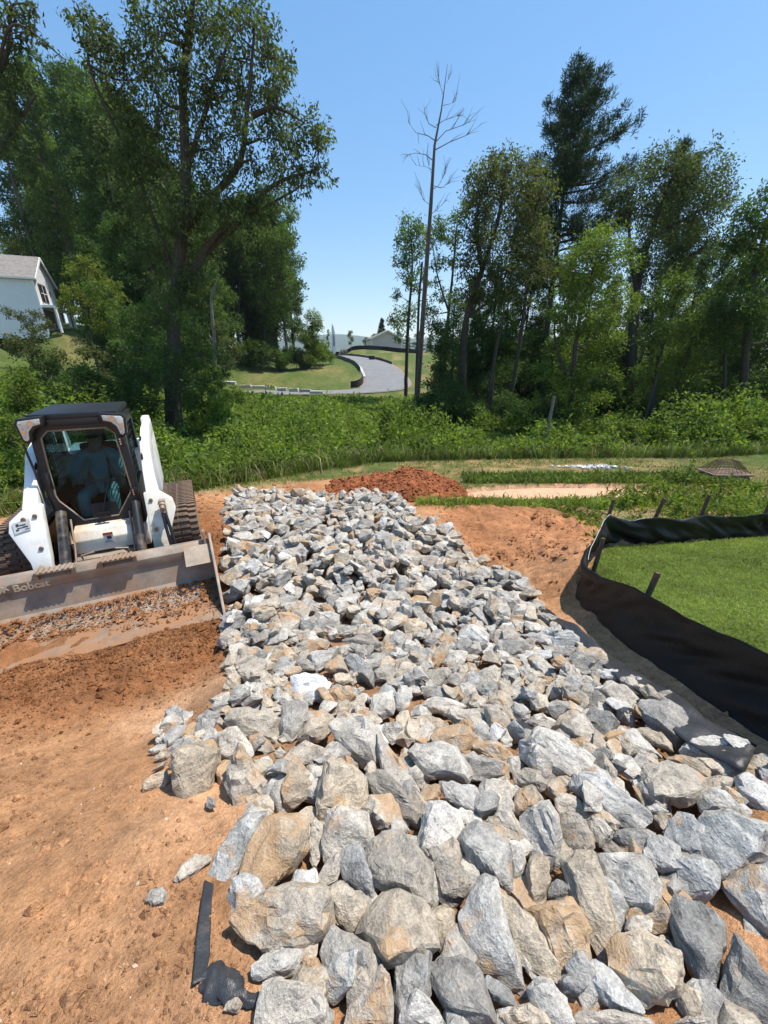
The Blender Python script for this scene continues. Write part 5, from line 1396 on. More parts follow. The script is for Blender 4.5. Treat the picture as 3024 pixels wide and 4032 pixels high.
# right-hand group
G_R = 'trees of the grove beyond the dry basin'
px_tree(Z3, 38, [[(205, 1265), (215, 1050), (228, 880), (220, 720)]], [(215, 715, 48), (180, 760, 40), (255, 750, 40), (190, 840, 40), (240, 830, 44), (200, 920, 40), (250, 930, 34), (165, 975, 34), (190, 1080, 40), (230, 1040, 30), (140, 1085, 24), (170, 1160, 26)],
        .16, 'slender_tree', 'slender airy tree on the grass bank beside the road bend', L_MID, B_DARK, G_R, L=.24, cover=1.1, seed=11, rs_=1.25)
px_tree(Z3, 33, [[(355, 1270), (375, 1050), (395, 850), (412, 650)], [(375, 1050), (330, 900), (310, 760)]], [(400, 670, 40), (440, 640, 30), (350, 715, 44), (320, 760, 36), (390, 760, 40), (330, 850, 44), (380, 850, 36), (310, 930, 34), (350, 980, 36), (300, 1040, 30)],
        .15, 'slender_tree', 'thin tree with light foliage just behind the dead trunk', L_MID, B_DARK, G_R, L=.22, cover=1.1, seed=12, rs_=1.3)
px_tree(Z3, 23, [[(425, 1500), (432, 1250), (445, 1080), (510, 880), (580, 650), (610, 430)], [(600, 1520), (650, 1250), (690, 980), (720, 700), (740, 560)], [(510, 880), (480, 700), (520, 520)], [(445, 1080), (560, 980), (640, 820)], [(520, 1500), (560, 1200), (600, 1050)]],
        [(610, 435, 40), (560, 460, 42), (520, 510, 44), (640, 500, 50), (500, 575, 46), (580, 580, 60), (680, 580, 46), (735, 520, 40), (745, 590, 38), (480, 660, 46), (560, 680, 60), (650, 680, 56), (720, 670, 50), (465, 760, 46), (545, 780, 60), (640, 780, 60), (735, 770, 54), (430, 860, 40), (500, 880, 54), (600, 880, 52), (700, 880, 60), (435, 960, 38), (560, 980, 46), (770, 890, 46), (480, 990, 36), (660, 990, 44)],
        .24, 'oak_tree', 'broad olive-tinged oak right of the dead trunk, several leaning stems', L_OLIVE, B_DARK, G_R, L=.16, cover=1.0, seed=13, droop=.4, rs_=1.6)
px_tree(Z3, 19, [[(860, 1570), (870, 1350), (890, 1150), (930, 950), (990, 800)], [(890, 1150), (990, 1080), (1060, 1000)], [(870, 1350), (800, 1180), (790, 1050)]],
        [(1000, 790, 62), (1060, 850, 50), (930, 820, 60), (860, 850, 50), (1050, 990, 56), (1100, 1030, 36), (950, 930, 66), (870, 970, 60), (900, 1070, 60), (1000, 1070, 60), (820, 1070, 54), (1040, 1140, 46), (900, 1190, 60), (980, 1210, 50), (800, 1190, 50), (850, 1300, 56), (940, 1310, 56), (1010, 1300, 44), (760, 1290, 44), (900, 1400, 60), (990, 1400, 50), (810, 1420, 56), (720, 1390, 44)],
        .15, 'maple_tree', 'bright green maple in front of the tall pine', L_LIGHT, B_DARK, G_R, L=.14, cover=1.1, seed=14, rs_=1.5)
px_tree(Z3, 26, [[(1090, 1480), (1105, 1200), (1130, 980), (1180, 760), (1250, 560), (1300, 470)], [(1130, 980), (1090, 780), (1110, 600)], [(1180, 760), (1320, 680), (1430, 620)], [(1170, 1450), (1190, 1150), (1230, 900)]],
        [(1180, 470, 46), (1250, 440, 46), (1320, 470, 52), (1400, 480, 46), (1455, 550, 42), (1120, 550, 52), (1220, 550, 60), (1330, 570, 60), (1420, 630, 50), (1075, 630, 46), (1170, 650, 60), (1280, 670, 60), (1380, 710, 48), (1050, 715, 44), (1150, 770, 60), (1250, 780, 54), (1350, 790, 40), (1420, 780, 34), (1090, 840, 44), (1190, 870, 50), (1300, 870, 42), (1470, 600, 30)],
        .26, 'oak_tree', 'round-crowned dark oak to the right of the tall pine', L_OAK, B_DARK, G_R, L=.17, cover=1.0, seed=15, droop=.4, rs_=1.6)
px_tree(Z3, 21, [[(1180, 1530), (1210, 1300), (1260, 1100), (1310, 950)], [(1230, 1500), (1330, 1250), (1370, 1050)]],
        [(1300, 940, 54), (1240, 1010, 48), (1360, 1020, 54), (1280, 1110, 56), (1200, 1150, 44), (1390, 1140, 56), (1330, 1210, 56), (1250, 1260, 50), (1400, 1270, 60), (1190, 1300, 44), (1310, 1330, 54), (1400, 1380, 54), (1240, 1400, 50), (1330, 1440, 56), (1160, 1420, 44)],
        .13, 'young_tree', 'loose mid-green tree below the round-crowned oak', L_MID, B_DARK, G_R, L=.15, cover=1.2, seed=16, rs_=1.7)
px_tree(Z3, 20, [[(1560, 1560), (1565, 1300), (1590, 1000), (1640, 760), (1680, 600)], [(1480, 1540), (1500, 1250), (1530, 1000)]],
        [(1625, 630, 44), (1560, 680, 38), (1655, 710, 52), (1585, 760, 42), (1510, 755, 26), (1640, 820, 50), (1570, 870, 60), (1500, 930, 48), (1640, 950, 62), (1540, 1010, 60), (1475, 1060, 50), (1620, 1080, 62), (1530, 1140, 60), (1455, 1180, 50), (1610, 1220, 62), (1520, 1280, 62), (1640, 1330, 60), (1465, 1350, 56), (1560, 1400, 60), (1740, 760, 80), (1740, 950, 80), (1740, 1150, 80), (1740, 1330, 80), (1640, 1450, 50)],
        .2, 'broadleaf_tree', 'dense dark tree mass closing the right end of the grove', L_DARK, B_DARK, G_R, L=.16, cover=1.2, seed=17, rs_=1.6)
px_tree(Z3, 22.5, [[(330, 1520), (340, 1300), (350, 1120)]], [(350, 1110, 40), (325, 1190, 42), (380, 1190, 34), (350, 1270, 46), (320, 1350, 46), (390, 1340, 44), (340, 1430, 50), (410, 1430, 44), (300, 1420, 34)],
        .09, 'vine_covered_tree', 'ivy-clad dark column of leaves beside the dead trunk', L_DARK, B_DARK, G_R, L=.14, cover=1.4, seed=18, rs_=1.6)
px_tree(Z3, 27, [[(640, 1500), (655, 1250), (665, 1150)]], [(640, 1180, 50), (700, 1240, 56), (590, 1260, 50), (540, 1330, 50), (650, 1330, 60), (740, 1350, 50), (580, 1420, 56), (500, 1400, 46), (690, 1430, 56), (460, 1330, 40), (560, 1120, 36), (480, 1120, 36)],
        .10, 'understorey_tree', 'shaded understorey tree under the olive-tinged oak', L_DARK, B_DARK, G_R, L=.17, cover=1.2, seed=19, rs_=1.9)
# middle-left wood edge
G_L = 'trees of the wood edge behind the oak'
px_tree(Z2, 60, [[(1110, 1640), (1115, 1400), (1130, 1150), (1180, 950)], [(1230, 1640), (1235, 1400), (1245, 1150), (1300, 940)]],
        [(1090, 1040, 64), (1180, 980, 64), (1290, 930, 54), (1350, 1000, 44), (1120, 1160, 66), (1230, 1110, 64), (1330, 1110, 50), (1180, 1270, 60), (1290, 1230, 58), (1385, 1215, 34), (1340, 1320, 52), (1220, 1380, 58), (1310, 1430, 46), (1385, 1380, 34), (1130, 1400, 60), (1260, 1490, 46), (1060, 1250, 56), (1050, 1130, 50), (1400, 1330, 26)],
        .2, 'broadleaf_tree', 'green tree at the wood edge above the lawn slope', L_MID, B_DARK, G_L, L=.34, cover=1.6, seed=21)
px_tree(Z2, 27, [[(1005, 1860), (1000, 1600), (985, 1400), (1005, 1320)], [(985, 1400), (1030, 1300)], [(1000, 1600), (960, 1560)]],
        [(1060, 1600, 40), (1110, 1640, 34), (1010, 1530, 36), (1070, 1700, 34), (960, 1700, 30)], .16, 'broken_snag', 'pale broken trunk with a few green sprays above the lawn slope', L_OLIVE, B_GREY, G_L, L=.15, cover=1.3, seed=22)
px_tree(Z2, 30, [[(445, 1660), (420, 1500), (405, 1350), (410, 1250)]], [(350, 1270, 44), (420, 1240, 46), (470, 1330, 46), (330, 1360, 38), (535, 1335, 34), (565, 1395, 24), (420, 1390, 52), (500, 1440, 46), (360, 1460, 40), (440, 1510, 46), (300, 1420, 28)],
        .10, 'young_tree', 'yellow-green young tree standing in front of the white house corner', L_YEL, B_DARK, G_L, L=.17, cover=1.5, seed=23)
px_tree(Z2, 33, [[(150, 1680), (155, 1560), (150, 1490)]], [(100, 1470, 30), (165, 1475, 36), (225, 1510, 26), (135, 1520, 28), (25, 1455, 26), (190, 1540, 26)], .06, 'young_tree', 'small pale-leaved tree before the white siding', L_OLIVE, B_DARK, G_L, L=.16, cover=1.2, seed=24)
px_tree(Z2, 62, [[(80, 1350), (80, 1150)]], [(60, 1090, 54), (110, 1150, 50), (20, 1140, 50), (155, 1190, 34), (70, 1200, 50)], .15, 'yellow_tree', 'yellow-green tree rising behind the white house roof', L_YEL, B_MID, G_L, L=.3, cover=1.8, seed=25)

# tall forest behind: three built trees, then copies
def forest_tree(seed, h, leaf, barkm, cr=2.3, cb=.12, L=.26, cover=1.5):
    rg = random.Random(seed); cl = []
    for k in range(30):
        t = cb + (1 - cb) * ((k + .5) / 30) ** .9; prof = math.sin(min(1, t * 1.05) * 3.0) ** .6 * (1.12 - .45 * t)
        a = rg.uniform(0, 6.28); d = cr * prof * rg.uniform(.25, 1.0); cl.append(((d * math.cos(a), d * math.sin(a), t * h), rg.uniform(.75, 1.25) * (1.25 - .4 * t)))
    return clump_tree('forest_tree', 'x', 'tree', 'tall trees of the forest behind', [[((0, 0, -.3), .26), ((.1, 0, h * .4), .18), ((-.1, .1, h * .75), .10), ((0, 0, h * .97), .03)]], cl, leaf, barkm, L, cover, seed, .3, twig=False)
F = [forest_tree(41, 20, L_DARK, B_MID), forest_tree(42, 21, L_DARK, B_GREY, 2.0, .25), forest_tree(43, 19, L_MID, B_MID, 2.6, .1), forest_tree(44, 16, L_DARK, B_DARK, 2.8, .05)]
spots = []
for (px, Y, top) in [(-40, 60, 150), (10, 66, 160), (45, 60, 150), (80, 68, 140), (118, 58, 160), (150, 66, 150), (185, 60, 165), (222, 56, 200), (-10, 84, 170), (60, 84, 160), (130, 84, 165), (200, 80, 175),
                     (165, 46, 220), (205, 43, 235), (240, 46, 225), (275, 42, 265), (310, 47, 300), (345, 43, 340), (380, 46, 380), (415, 52, 420), (445, 66, 430), (478, 64, 440), (505, 66, 440), (535, 64, 430),
                     (565, 66, 410), (592, 64, 440), (260, 56, 230), (330, 56, 300), (400, 56, 370), (460, 74, 420), (520, 74, 430), (560, 74, 420), (612, 70, 480),
                     (295, 34, 420), (235, 34, 470), (500, 62, 440), (545, 62, 470), (440, 60, 450), (180, 36, 520), (330, 38, 420), (425, 38, 520), (260, 36, 560)]:
    spots.append((px, Y, top))
rg = random.Random(9)
side = {0: 'deep green', 1: 'pale-trunked', 2: 'fresh green', 3: 'low-branched'}
for i, (px, Y, top) in enumerate(spots):
    k = i % 4 if Y > 38 else 3; src = F[k]
    first = not src.get('used'); o = src if first else copy_tree(src); src['used'] = 1
    if 'used' in o and o is not src: del o['used']
    tp = at(px, top, Y); g = ground_at(tp.x, Y); hh_ = (20, 21, 19, 16)[k]; s_ = max(.35, (tp.z - g) / hh_)
    o.location = (tp.x, Y, g); o.scale = (max(.75, s_ ** .6), max(.75, s_ ** .6), s_); o.rotation_euler = (0, 0, rg.uniform(0, 6.28))
    wh = 'behind the white house' if px < 160 and Y > 50 else 'behind the huge oak' if px < 420 else 'at the wood edge above the lawn slope'
    o['label'] = f'tall {side[k]} broadleaf tree in the forest {wh}' if Y > 38 else f'shorter {side[k]} tree at the forest front {wh}'
for f in F:
    if 'used' in f: del f['used']
# second row that closes the grove on the right
for i, (px, Y, top) in enumerate([(985, 31, 640), (1030, 33, 600), (1075, 31, 580), (1110, 34, 560), (1150, 32, 600), (1195, 33, 570), (1240, 31, 600), (1290, 34, 560), (1335, 31, 600), (1385, 33, 560), (1430, 31, 590), (1480, 33, 560), (1530, 31, 540), (1580, 33, 520), (1630, 31, 500), (1690, 33, 480),
                                  (1015, 26, 740), (1060, 27, 720), (1115, 26, 740), (1165, 27, 715), (1215, 26, 730), (1275, 27, 700), (1325, 26, 735), (1375, 27, 700), (1425, 26, 720), (1475, 27, 690), (1525, 26, 710), (1590, 27, 680), (1650, 26, 670)]):
    k = (2, 0, 3, 2, 3)[i % 5]; o = copy_tree(F[k]); tp = at(px, top, Y); g = ground_at(tp.x, Y); s_ = max(.2, (tp.z - g) / (20, 21, 19, 16)[k])
    o.location = (tp.x, Y, g); o.scale = (s_ ** .35 * .72, s_ ** .35 * .72, s_); o.rotation_euler = (0, 0, i * 2.1)
    near_ = ['the dead trunk', 'the olive-tinged oak', 'the bright maple', 'the tall pine', 'the round-crowned oak', 'the dense tree mass'][min(5, int((px - 985) / 118))]
    o['group'] = 'grove filler trees beyond the brush'; o['label'] = f'{"mid-height" if Y > 29 else "low bushy"} {side[k]} tree filling the grove behind {near_}'
# far trees round the beige house and right horizon
for i, (px, Y, top) in enumerate([(808, 128, 722), (790, 135, 730), (822, 124, 712), (862, 130, 716), (880, 126, 724), (905, 120, 716), (930, 118, 724), (960, 112, 712), (1000, 105, 728), (1060, 98, 724), (1130, 95, 735), (1200, 90, 730), (1290, 84, 735), (1380, 80, 728), (1460, 76, 730), (1540, 72, 725), (1640, 64, 715), (1720, 60, 700)]):
    o = copy_tree(F[3] if i % 2 else F[0]); tp = at(px, top, Y); g = ground_at(tp.x, Y); s_ = max(.2, (tp.z - g) / (16 if i % 2 else 20))
    o.location = (tp.x, Y, g); o.scale = (s_ ** .5 * 1.15, s_ ** .5 * 1.15, s_); o.rotation_euler = (0, 0, i * 1.7)
    o['group'] = 'far trees along the ridge'; o['label'] = 'far dark tree beside the beige gabled house' if px < 920 else 'far low tree seen through gaps in the grove'

# pines
def pine(name, label, Y, base, top, tiers, leaf, seed, group, r0=.24, first=.25):
    rg = np.random.default_rng(seed); b = at(*Z3(*base), Y); tpt = at(*Z3(*top), Y); g = ground_at(b.x, Y); b.z = g - .1
    root = empty(name, b); tag(root, label, 'tree', group); axis = tpt - b; H_ = axis.length
    m = MB().tube([Vector(), axis * .3, axis * .6, axis * .85, axis], [r0, r0 * .78, r0 * .5, r0 * .25, .02], 8); P, O = [], []
    t = first
    while t < .985:
        nb_ = rg.integers(3, 6); prof = np.interp(t, [p[0] for p in tiers], [p[1] for p in tiers])
        for k in range(nb_):
            a = rg.uniform(0, 6.28); Lb = prof * rg.uniform(.6, 1.08) * (1.18 if math.cos(a) > 0.2 else .85); c = axis * t
            up = .18 + .55 * t; d = Vector((math.cos(a), math.sin(a), up * .7)); e = c + Vector((d.x * Lb, d.y * Lb, d.z * Lb * .62)); mid = c + Vector((d.x * Lb * .5, d.y * Lb * .5, d.z * Lb * .18))
            m.tube([c, mid, e], [.012 + .016 * Lb, .012 + .006 * Lb, .006], 5, False)
            ns = int(6 + Lb * 10)
            for j in range(ns):
                f = .22 + .78 * (j + .5) / ns; q = c.lerp(mid, f * 2) if f < .5 else mid.lerp(e, f * 2 - 1)
                q = q + Vector(rg.normal(0, .13 + .10 * Lb * (1 - f), 3)) * Vector((1, 1, .5)).length * .6
                nn = 20; P.append(np.array(q)[None] + rg.normal(0, .085, (nn, 3))); O.append(np.tile(np.array([[d.x * .9, d.y * .9, .75]]), (nn, 1)))
        t += rg.uniform(.016, .030)
    m.build('trunk', B_DARK, root, 50); P = np.concatenate(P); O = np.concatenate(O)
    link('crown', leaves_mesh('crown', P, rg.uniform(.16, .30, len(P)), rg, -.1, .16, O), leaf, root); return root
pine('pine_tree', 'tall pointed pine with upswept boughs towering over the grove', 29, (735, 1420), (905, 15), [(.2, 2.4), (.5, 3.2), (.62, 3.9), (.72, 3.4), (.82, 2.5), (.92, 1.3), (1, .3)], L_PINE, 61, G_R, first=.42)
pine('pine_tree', 'pine whose tip shows above the round-crowned oak', 35, (1240, 1400), (1325, 350), [(.3, 2.4), (.7, 1.7), (.9, 1.0), (1, .3)], L_PINE, 62, G_R, .2, .5)
o = pine('pine_tree', 'small far pine rising behind the beige house', 132, (90, 1190), (108, 1075), [(.1, 1.6), (.6, 1.2), (1, .2)], L_PINE, 63, 'far trees along the ridge', .15, .1)

# dead tree
rg = np.random.default_rng(71); Yd = 24; b = at(*Z3(243, 1455), Yd); b.z = ground_at(b.x, Yd) - .1
dead = empty('dead_tree', b); tag(dead, 'tall bare dead tree with a straight trunk and thin twigs', 'dead tree', G_R)
tp_ = [at(*Z3(x, y), Yd) - b for x, y in ((243, 1500), (262, 1200), (283, 900), (303, 620), (318, 380), (345, 240), (370, 55))]; tp_[0] = Vector()
MB().tube(tp_, [.17, .145, .125, .095, .06, .032, .008], 10).build('trunk', B_MID, dead, 50)
def bare(pts, r0, n_tw):
    q = [at(*Z3(x, y), Yd) - b for x, y in pts]; dz = Vector((0, rg.uniform(-1, 1) * .8, 0)); q = [p + dz * (i / len(q)) for i, p in enumerate(q)]
    mm = MB().tube(q, [r0 * .62 * (1 - .8 * i / (len(q) - 1)) for i in range(len(q))], 5, False)
    for _ in range(n_tw):
        f = rg.uniform(.3, 1) * (len(q) - 1); i = min(int(f), len(q) - 2); p = q[i].lerp(q[i + 1], f - i); d = (q[i + 1] - q[i]).normalized()
        e = p + (d + Vector(rg.normal(0, .55, 3)) + Vector((0, 0, .5))).normalized() * rg.uniform(.3, .9); md = p.lerp(e, .5) + Vector(rg.normal(0, .06, 3)); mm.tube([p, md, e], [.012, .008, .004], 4, False)
    mm.build('branch', B_MID, dead)
for pts, r0, nt in (([(318, 400), (380, 370), (440, 350), (500, 310)], .04, 5), ([(320, 370), (360, 330), (430, 310), (475, 295)], .035, 6), ([(318, 360), (290, 350), (240, 345), (208, 310)], .035, 5), ([(310, 440), (280, 425), (240, 425), (200, 440)], .035, 4),
                    ([(325, 300), (360, 270), (400, 250), (430, 228)], .03, 6), ([(325, 310), (295, 290), (280, 240), (276, 205)], .03, 5), ([(352, 220), (380, 205), (410, 185)], .02, 4), ([(355, 190), (340, 150), (322, 95)], .02, 5), ([(365, 130), (375, 110), (383, 85)], .014, 3),
                    ([(305, 560), (335, 540), (355, 500), (365, 470)], .03, 8), ([(300, 620), (270, 600), (262, 560)], .022, 6), ([(305, 540), (340, 560), (375, 545)], .025, 7), ([(310, 480), (280, 475), (240, 478)], .02, 3), ([(300, 660), (330, 640), (370, 600)], .025, 7), ([(308, 500), (296, 470), (290, 440)], .015, 4)): bare(pts, r0, nt)
# leaning pale trunk in front of the grove, bare poles
for (pts, r_, Y, lb) in (([(752, 1625), (775, 1510), (800, 1390)], .085, 14.8, 'leaning pale bare trunk at the brush edge before the maple'), ([(540, 1560), (545, 1440), (560, 1250), (600, 1020)], .07, 21, 'thin dark leaning stem under the olive-tinged oak'), ([(1110, 1440), (1125, 1280), (1140, 1000)], .09, 23, 'dark straight stem below the round-crowned oak'),
                         ([(1150, 1540), (1185, 1400), (1215, 1300)], .06, 19, 'crooked thin stem right of the bright maple'), ([(245, 1280), (255, 1000), (268, 850)], .10, 30, 'second bare trunk close behind the dead tree')):
    q = [at(*Z3(x, y), Y) for x, y in pts]; q[0].z = ground_at(q[0].x, Y) - .05; b0 = q[0]
    o = MB().tube([p - b0 for p in q], [r_, r_ * .85, r_ * .6, r_ * .4][:len(q)], 8).build('tree_stem', B_GREY if 'pale' in lb else B_DARK, None, 50); o.location = b0; tag(o, lb, 'tree trunk', G_R)

# shrubs: each a thing
def shrub(dx, dy, r, Y, leaf, label, seed, L=.10, cover=2.0, n=8, group='shrubs along the brush edge'):
    rg_ = random.Random(seed); c = at(dx, dy, Y); g = ground_at(c.x, Y); rm = r * Y * .94 / FPX * DS; cl = []
    for k in range(n): cl.append(((c.x + rg_.uniform(-.8, .8) * rm, Y + rg_.uniform(-.6, .6) * rm, g + .3 * rm + max(.1, c.z + .5 * rm - g - .3 * rm) * ((k + .5) / n if c.z - g > 1.3 * rm else rg_.random())), rm * rg_.uniform(.38, .6)))
    st = [[((c.x, Y, g - .05), .03 + .01 * rm), ((c.x + .05, Y, (g + c.z) / 2), .02), ((c.x, Y, max(g + .2, c.z)), .01)]]
    o = clump_tree('shrub', label, 'shrub', group, st, cl, leaf, B_DARK, L, cover, seed)
    for ch in o.children: ch.name = {'t': 'stem', 'c': 'foliage'}[ch.name[0]]
    return o
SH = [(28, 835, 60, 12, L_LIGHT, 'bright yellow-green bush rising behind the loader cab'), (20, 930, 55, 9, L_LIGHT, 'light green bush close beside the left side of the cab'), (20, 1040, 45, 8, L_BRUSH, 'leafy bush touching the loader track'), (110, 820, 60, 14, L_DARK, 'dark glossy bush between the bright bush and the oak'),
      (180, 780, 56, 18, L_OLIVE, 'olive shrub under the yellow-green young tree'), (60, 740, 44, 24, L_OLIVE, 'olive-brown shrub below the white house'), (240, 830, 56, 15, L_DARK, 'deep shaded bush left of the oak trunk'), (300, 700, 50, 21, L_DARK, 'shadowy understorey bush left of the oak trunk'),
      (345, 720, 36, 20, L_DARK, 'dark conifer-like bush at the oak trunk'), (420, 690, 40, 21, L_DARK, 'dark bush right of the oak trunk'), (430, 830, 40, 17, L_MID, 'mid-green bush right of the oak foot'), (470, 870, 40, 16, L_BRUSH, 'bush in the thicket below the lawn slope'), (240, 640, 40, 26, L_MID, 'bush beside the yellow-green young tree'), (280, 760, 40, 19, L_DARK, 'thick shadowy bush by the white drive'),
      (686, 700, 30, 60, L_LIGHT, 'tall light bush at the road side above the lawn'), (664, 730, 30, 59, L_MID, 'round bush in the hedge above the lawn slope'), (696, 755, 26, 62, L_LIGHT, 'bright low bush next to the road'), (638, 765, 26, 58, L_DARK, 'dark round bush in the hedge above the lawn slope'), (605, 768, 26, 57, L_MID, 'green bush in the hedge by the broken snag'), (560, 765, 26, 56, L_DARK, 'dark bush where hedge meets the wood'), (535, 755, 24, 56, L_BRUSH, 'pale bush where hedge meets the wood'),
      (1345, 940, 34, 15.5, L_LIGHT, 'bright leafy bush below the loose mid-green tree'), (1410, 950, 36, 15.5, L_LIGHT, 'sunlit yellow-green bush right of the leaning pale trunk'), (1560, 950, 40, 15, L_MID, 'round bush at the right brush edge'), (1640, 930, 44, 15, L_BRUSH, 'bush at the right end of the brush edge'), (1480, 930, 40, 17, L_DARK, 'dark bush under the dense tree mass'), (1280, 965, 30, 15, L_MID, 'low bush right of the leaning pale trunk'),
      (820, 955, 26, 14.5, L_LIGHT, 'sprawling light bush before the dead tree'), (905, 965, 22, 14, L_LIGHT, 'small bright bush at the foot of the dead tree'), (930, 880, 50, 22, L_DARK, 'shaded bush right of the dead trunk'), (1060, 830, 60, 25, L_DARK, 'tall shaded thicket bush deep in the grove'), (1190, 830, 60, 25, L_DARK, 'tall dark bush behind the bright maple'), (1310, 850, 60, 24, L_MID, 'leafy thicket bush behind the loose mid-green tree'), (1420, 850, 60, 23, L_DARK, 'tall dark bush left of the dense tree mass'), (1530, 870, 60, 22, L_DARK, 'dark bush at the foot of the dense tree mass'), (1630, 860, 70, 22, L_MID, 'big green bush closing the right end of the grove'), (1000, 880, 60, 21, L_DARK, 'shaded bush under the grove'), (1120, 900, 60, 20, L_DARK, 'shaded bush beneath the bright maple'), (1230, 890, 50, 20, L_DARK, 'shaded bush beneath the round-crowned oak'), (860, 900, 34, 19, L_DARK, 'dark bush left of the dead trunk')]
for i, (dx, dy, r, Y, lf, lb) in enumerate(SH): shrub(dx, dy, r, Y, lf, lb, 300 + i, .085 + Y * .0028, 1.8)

# bramble thicket: nobody could count it
def bramble(name, label, n, seed, leaf, L0, cut=0.0, hs=1.0):
    rg = np.random.default_rng(seed); Yb = 5.4 + (41.5 - 5.4) * rg.random(n) ** 1.75; Xb = rg.uniform(-1.05, 1.05, n) * (4 + Yb * .95)
    nz = fbm(Xb * .55, Yb * .55, 201 + seed, 3); k = inpoly(Xb, Yb, BR) & (nz > cut - .5)
    Xb, Yb, nz = Xb[k], Yb[k], nz[k]; d = polydist(Xb, Yb, BR[:10])
    hh_ = (.35 + .85 * sstep(0, 2.2, d)) * np.clip(.40 + 2.0 * (fbm(Xb * .8, Yb * .8, 207, 2) + .16) + 1.2 * fbm(Xb * .3, Yb * .3, 208, 2), .12, 1.8) * hs * .92 * (1 - .86 * sstep(17, 25, Yb))
    f = 1 - rg.random(len(Xb)) ** 1.8 * .9; z = H0(Xb, Yb) + np.maximum(.04, hh_ * f)
    P = np.stack([Xb, Yb, z], 1); return tag(link(name, leaves_mesh(name, P, L0 * (.8 + Yb * .03) * rg.lognormal(-.08, .38, len(P)), rg, .15, .5), leaf), label, 'brush', kind='stuff')
bramble('bramble_thicket', 'dense low bramble thicket filling the hollow behind the basin', 270000, 1, L_BRUSH, .106)
bramble('bramble_thicket', 'darker broad-leaved undergrowth mixed into the thicket', 110000, 2, L_MID, .115, .40, 1.15)
bramble('bramble_thicket', 'yellow-green tips standing out of the thicket', 40000, 3, L_YEL, .085, .60, 1.25)

# grasses
def edge_grass(n, seed, h0):
    rg = np.random.default_rng(seed); s = rg.random(n) * 8.98; i = s.astype(int); f = s - i; B_ = np.array(BR[1:11]); P = B_[i] * (1 - f[:, None]) + B_[np.minimum(i + 1, 9)] * f[:, None]
    return P[:, 0] + rg.normal(0, .3, n), P[:, 1] + np.abs(rg.normal(0, .45, n)) - .15, np.clip(rg.lognormal(math.log(h0), .35, n), .08, .75)
def blades(name, label, X, Y, h, leaf, seed, wid=.10, lean=.5, zfn=None):
    rg = np.random.default_rng(seed); n = len(X); z = (zfn or Hn)(X, Y); P = np.stack([X, Y, z - .005], 1)
    d = np.stack([rg.normal(0, lean, n), rg.normal(0, lean, n), np.ones(n)], 1); d /= np.linalg.norm(d, axis=1, keepdims=True)
    a = rg.uniform(0, 3.14, n); s = np.stack([np.cos(a), np.sin(a), 0 * a], 1) * (h * wid)[:, None]
    bend = np.stack([rg.normal(0, .35, n), rg.normal(0, .35, n), -.15 * np.ones(n)], 1) * h[:, None]
    mid = P + d * h[:, None] * .6; tip = P + d * h[:, None] + bend
    V = np.stack([P - s, P + s, mid + s * .7, mid - s * .7, tip], 1).reshape(-1, 3); i = np.arange(n)[:, None] * 5
    Fq = np.concatenate([i + np.array([[0, 1, 2]]), i + np.array([[0, 2, 3]]), i + np.array([[3, 2, 4]])], 1).reshape(-1, 3)
    return tag(link(name, np_mesh(name, V, Fq), leaf), label, 'grass', kind='stuff')
rg = np.random.default_rng(81)
N = 84000; Y = rg.uniform(.8, 6.0, N); X = rg.uniform(2.0, 7.0, N); k = inpoly(X, Y, LAWN) & (polydist(X, Y, FENCE) > .03) & (X < 1.05 * Y + 1.6); X, Y = X[k], Y[k]
blades('lawn_grass', 'short mown green lawn inside the silt fence', X, Y, rg.uniform(.03, .06, len(X)), L_LAWN, 82, .06, .55, H0)
N = 9000; Y = rg.uniform(.8, 6.0, N); X = rg.uniform(2.0, 7.0, N); k = inpoly(X, Y, LAWN) & (polydist(X, Y, FENCE) > .03); X, Y = X[k], Y[k]
blades('lawn_grass', 'pale dry blades in the mown lawn', X, Y, rg.uniform(.03, .055, len(X)), L_STRAW, 83, .06, .7, H0)
N = 130000; Y = 5 + 9.5 * rg.random(N); X = rg.uniform(-10, 17, N); m_ = soil_zone(X, Y)
k = (m_['meadow'] > .35) & (m_['basin'] < .5) & (m_['lawn'] < .5) & (fbm(X * 1.1, Y * 1.1, 91, 4) > -.10) & (polydist(X, Y, FENCE) > .08) & ~((heap_h(X, Y)[1]) < 1.05); X, Y = X[k], Y[k]
blades('meadow_grass', 'patchy short grass on the ground round the dry basin', X, Y, np.clip(rg.lognormal(math.log(.055), .45, len(X)), .02, .18), L_GRASS, 84, .09, .6)
N = 26000; Y = 7 + 7.5 * rg.random(N); X = rg.uniform(-8, 16, N); m_ = soil_zone(X, Y); k = (m_['meadow'] > .3) & (m_['basin'] < .5) & (m_['lawn'] < .5) & (fbm(X * .8, Y * .8, 93, 3) > .0); X, Y = X[k], Y[k]
blades('meadow_grass', 'dry straw tufts among the patchy grass', X, Y, np.clip(rg.lognormal(math.log(.05), .4, len(X)), .02, .14), L_STRAW, 85, .09, .8)
N = 6000; X = rg.uniform(.7, 8, N); Y = np.interp(X, [0.2, 3.5, 8], [8.0, 7.8, 8.0]) + rg.normal(0, .16, N)
blades('meadow_grass', 'lush green grass strip along the near edge of the dry basin', X, Y, np.clip(rg.lognormal(math.log(.13), .35, N), .05, .3), L_LAWN, 86, .06, .4)
N = 9000; X = rg.uniform(2.2, 9, N); Y = rg.uniform(10.0, 10.7, N); blades('meadow_grass', 'taller sedge along the far basin bank', X, Y, np.clip(rg.lognormal(math.log(.12), .4, N), .05, .3), L_GRASS, 87, .07, .4)
X, Y, h_ = edge_grass(14000, 88, .30); blades('meadow_grass', 'tall uncut grass along the edge of the thicket', X, Y, h_, L_GRASS, 88, .035, .28, H0)
